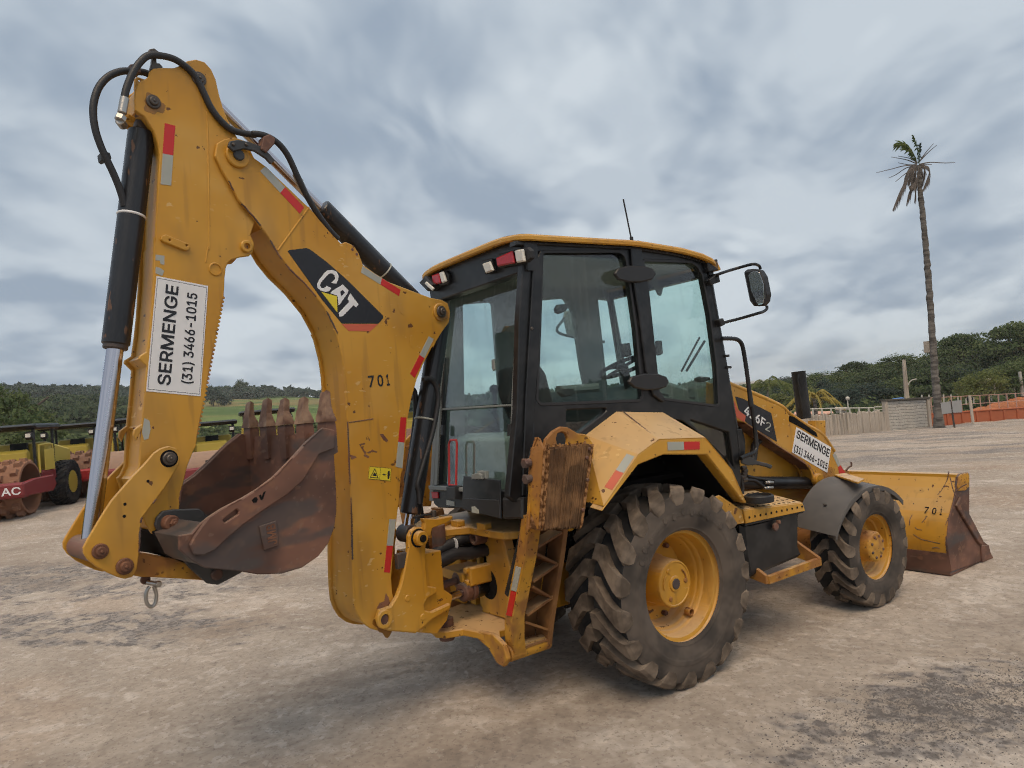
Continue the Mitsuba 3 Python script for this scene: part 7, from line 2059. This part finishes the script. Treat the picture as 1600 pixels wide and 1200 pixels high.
for f in (.3, .7):
    obj('wire', tube([np.array(a) * (1 - f) + np.array(b) * f for a, b in zip(pp, tt2)], .012, 4, smooth=False), 'dark_steel', WF)
# signs
SG = thing('double_sign', 'two grey sign backs side by side on one dark post', 'sign')
sq = [np.array(v) for v in [(32.357, 11.566, 0.078), (32.513, 11.204, 0.119), (32.518, 11.192, -0.426), (32.365, 11.548, -0.464), (32.537, 11.148, 0.126), (32.684, 10.797, 0.146), (32.679, 10.809, -0.418), (32.535, 11.151, -0.429), (32.514, 11.202, 0.137), (32.54, 11.14, -1.078)]]
gl_ = np.array((-.03, -.03, 0))
obj('post', rod(sq[9] - (0, 0, .2), sq[8] + (0, 0, .05), .045, n=8), 'dark_steel', SG)
for k in (0, 4):
    a = sq[k:k + 4]
    nq = np.cross(a[1] - a[0], a[3] - a[0])
    nq /= np.linalg.norm(nq)
    nq = nq if nq @ (np.array(EYE) - a[0]) > 0 else -nq
    obj('panel', hull([v + nq * .05 for v in a] + [v + nq * .08 for v in a]), 'sign_back', SG, smooth=False)
RS = thing('round_sign', 'dark round sign back on a pale wooden post', 'sign')
sq = [np.array(v) for v in [(37.452, 12.344, -0.05), (37.45, 12.351, 0.127), (37.463, 12.319, -1.264), (37.397, 12.48, -0.039)]]
obj('post', rod(sq[2] - (0, 0, .2), sq[1], .07, n=10), 'pale_wood', RS)
rr_ = np.linalg.norm(sq[3] - sq[0])
vd = np.array((.85, .5, 0))
vd /= np.linalg.norm(vd)
obj('disc', rod(sq[0] + vd * .06, sq[0] + vd * .09, rr_, n=28), 'black_paint', RS)

# ------------------------------------------------------------------ parked rollers on the left
def roller(x, y, head, label, padded=True, body='roller_yellow', frame='roller_red', drum='roller_rust', text=None, group=None, canopy=True, SC_=.87):
    """A single drum soil roller: drum in its frame in front, hood, canopy on posts, two big tyres behind. head: heading in degrees."""
    t = thing('soil_roller', label, 'road roller', group)
    M = np.eye(4)
    a = math.radians(head)
    M[:3, :3] = np.array([[math.cos(a), -math.sin(a), 0], [math.sin(a), math.cos(a), 0], [0, 0, 1]]) * SC_
    M[:3, 3] = (x, y, float(gz(x, y)))
    put = lambda nm, m, mm, par=t, **k: obj(nm, moved(m, M), mm, par, **k)
    Rd, Wd = .76, 2.1
    dk = put('drum', lathe([(Rd - .08, -Wd / 2 + .55), (Rd - .06, -Wd / 2), (Rd, -Wd / 2 + .01), (Rd, Wd / 2 - .01), (Rd - .06, Wd / 2), (Rd - .08, Wd / 2 - .55)], (0, 0, Rd + .08), (0, 1, 0), 40), drum, smooth=40)
    if padded:
        for i in range(14):
            for j in range(6):
                th = 2 * math.pi * (i + .5 * (j % 2)) / 14
                yy = -Wd / 2 + .16 + j * (Wd - .32) / 5
                er = np.array((math.cos(th), 0, math.sin(th)))
                et = np.array((-math.sin(th), 0, math.cos(th)))
                c0 = er * (Rd - .02) + (0, yy, Rd + .08)
                pad = hull([c0 + et * s1 * .105 + np.array((0, s2 * .10, 0)) for s1 in (1, -1) for s2 in (1, -1)] + [c0 + er * .125 + et * s1 * .07 + np.array((0, s2 * .075, 0)) for s1 in (1, -1) for s2 in (1, -1)])
                obj('pad', moved(pad, M), drum, dk, smooth=False)
    put('frame_beam', plate(rounded([(.72, .62), (1.05, .62), (1.08, .70), (1.08, 1.0), (1.0, 1.06), (.74, 1.04)], .03), -1.28, 1.28, .02), frame)
    for s in (-1, 1):
        put('frame_side', plate(rounded([(1.06, .66), (1.06, 1.02), (.2, 1.10), (-1.0, 1.10), (-1.15, .8), (-.9, .62)], .04), s * 1.14, s * 1.30, .02), frame)
    put('warning_plate', box(1.075, 1.09, -.18, .22, 1.08, 1.30, .005), 'black_plastic')
    put('warning_mark', box(1.089, 1.093, -.04, .08, 1.14, 1.24, .001), 'sign_yellow')
    put('platform', box(-2.1, -1.05, -.95, .95, .95, 1.25, .03), frame)
    put('hood', plate(rounded([(-4.0, .85), (-4.0, 1.85), (-2.2, 2.15), (-2.05, 2.1), (-2.05, .85)], .08), -.72, .72, .06), body)
    put('console', plate(rounded([(-1.35, 1.2), (-1.35, 1.85), (-1.2, 1.95), (-1.05, 1.85), (-1.05, 1.2)], .03), -.55, .55, .03), body)
    for s in (-1, 1):
        put('handrail', tube([(-1.0, s * .92, 1.2), (-1.0, s * .92, 1.95), (-1.1, s * .92, 2.05), (-1.9, s * .92, 2.05), (-2.0, s * .92, 1.95), (-2.0, s * .92, 1.2)], .03, 8), body)
        put('side_guard', box(-2.0, -1.3, s * .95 - .015, s * .95 + .015, 1.25, 1.9, .01), body)
    put('seat', join(box(-1.95, -1.5, -.25, .25, 1.55, 1.68, .03), box(-2.0, -1.88, -.25, .25, 1.6, 2.15, .03), box(-1.85, -1.6, -.1, .1, 1.24, 1.56, .02)), 'seat_fabric')
    for s in (-1, 1):
        w_ = numbered(f'{t}__rear_wheel')
        tw = join(*tyre_mesh(.74, .55, .36, .04, 40))
        tw.apply_translation((-2.9, s * .88, .74))
        lg = []
        for i in range(20):
            for sd in (1, -1):
                l = lug_mesh(.74, .55, .36, .04, sd, 2 * math.pi * (i + .5 * (sd > 0)) / 20, 1, .85)
                l.apply_translation((-2.9, s * .88, .74))
                lg.append(l)
        obj('tyre', moved(join(tw, *lg), M), 'groove_rubber', w_, smooth=30)
        obj('rim', moved(lathe([(.37, .0), (.36, -.03), (.30, -.06), (.28, -.12), (.12, -.13), (.12, -.06), (.05, -.05)], (-2.9, s * (.88 + .255), .74), (0, s, 0), 32), M), body, w_)
    if canopy:
        put('canopy', plate(rounded([(-.6, 2.66), (-.75, 2.54), (-2.45, 2.54), (-2.6, 2.66), (-2.45, 2.72), (-.75, 2.72)], .02), -1.0, 1.0, .05), 'black_paint')
        for xx in (-2.3, -.95):
            for s in (-1, 1):
                put('canopy_post', rod((xx, s * .82, 1.2), (xx, s * .82, 2.56), .045, n=10), 'black_paint')
        for s in (-1, 1):
            q_ = put('work_light', plate(circle((-.80, 2.36), .13, 14), s * .78 - .1, s * .78 + .1, .02), 'black_plastic')
            put('light_glass', box(-.68, -.66, s * .78 - .07, s * .78 + .07, 2.31, 2.42, .005), 'clear_lens')
    if text:
        for tx, yy, w_ in text:
            l = lettering(tx, .20, (0, 0, 0), (1, 0, 0), (0, 1, 0), True, w_)
            N = np.eye(4)
            N[:3, 0], N[:3, 1], N[:3, 2], N[:3, 3] = (0, 1, 0), (0, 0, 1), (1, 0, 0), (1.0805, yy, .73)
            put('frame_lettering', moved(l, N), 'white_print', smooth=False)
    return t


(x, y, z) = [(-3.88, 18.316, 0.151)][0]
roller(x, y, 247, 'red and yellow soil roller with rusty studded drum at the left edge', text=[('AC', .74, .48)], drum='roller_orange')
(x, y, z) = [(-2.091, 22.391, -0.201)][0]
roller(x, y, 252, 'red and yellow soil roller with grey studded drum, second from the left', frame='roller_bright_red')
(x, y, z) = [(-0.324, 19.728, -0.288)][0]
roller(x, y, 255, 'soil roller with a smooth pale drum seen between the arm and its chrome rod', False, drum='roller_smooth')
(x, y, z) = [(1.228, 17.436, -0.313)][0]
roller(x, y, 256, 'dusty soil roller with a smooth drum seen left of the digging bucket', False, drum='roller_smooth', text=[('A', .2, .2)], SC_=.75)
(x, y, z) = [(3.397, 18.948, -0.645)][0]
roller(x, y, 258, 'soil roller whose broad black canopy shows behind the bucket teeth', True, SC_=.86)
(x, y, z) = [(5.889, 13.198, -0.038)][0]
roller(x, y + 1.2, 250, 'soil roller seen in the gap between the boom cylinder and the cab', False, drum='roller_rust')

# ------------------------------------------------------------------ thin haze
scene['haze_air'] = {'type': 'homogeneous', 'albedo': rgb(0.95, 0.95, 0.95), 'sigma_t': 0.00035}
scene['haze'] = {'type': 'cube', 'to_world': T4().translate([0, 0, 14]).scale([1300, 1300, 27]), 'bsdf': {'type': 'null'}, 'interior': ref('haze_air')}
labels['haze'] = {'label': 'thin haze in the air over the yard and the hills', 'category': 'haze', 'kind': 'stuff'}
scene['camera']['medium'] = ref('haze_air')
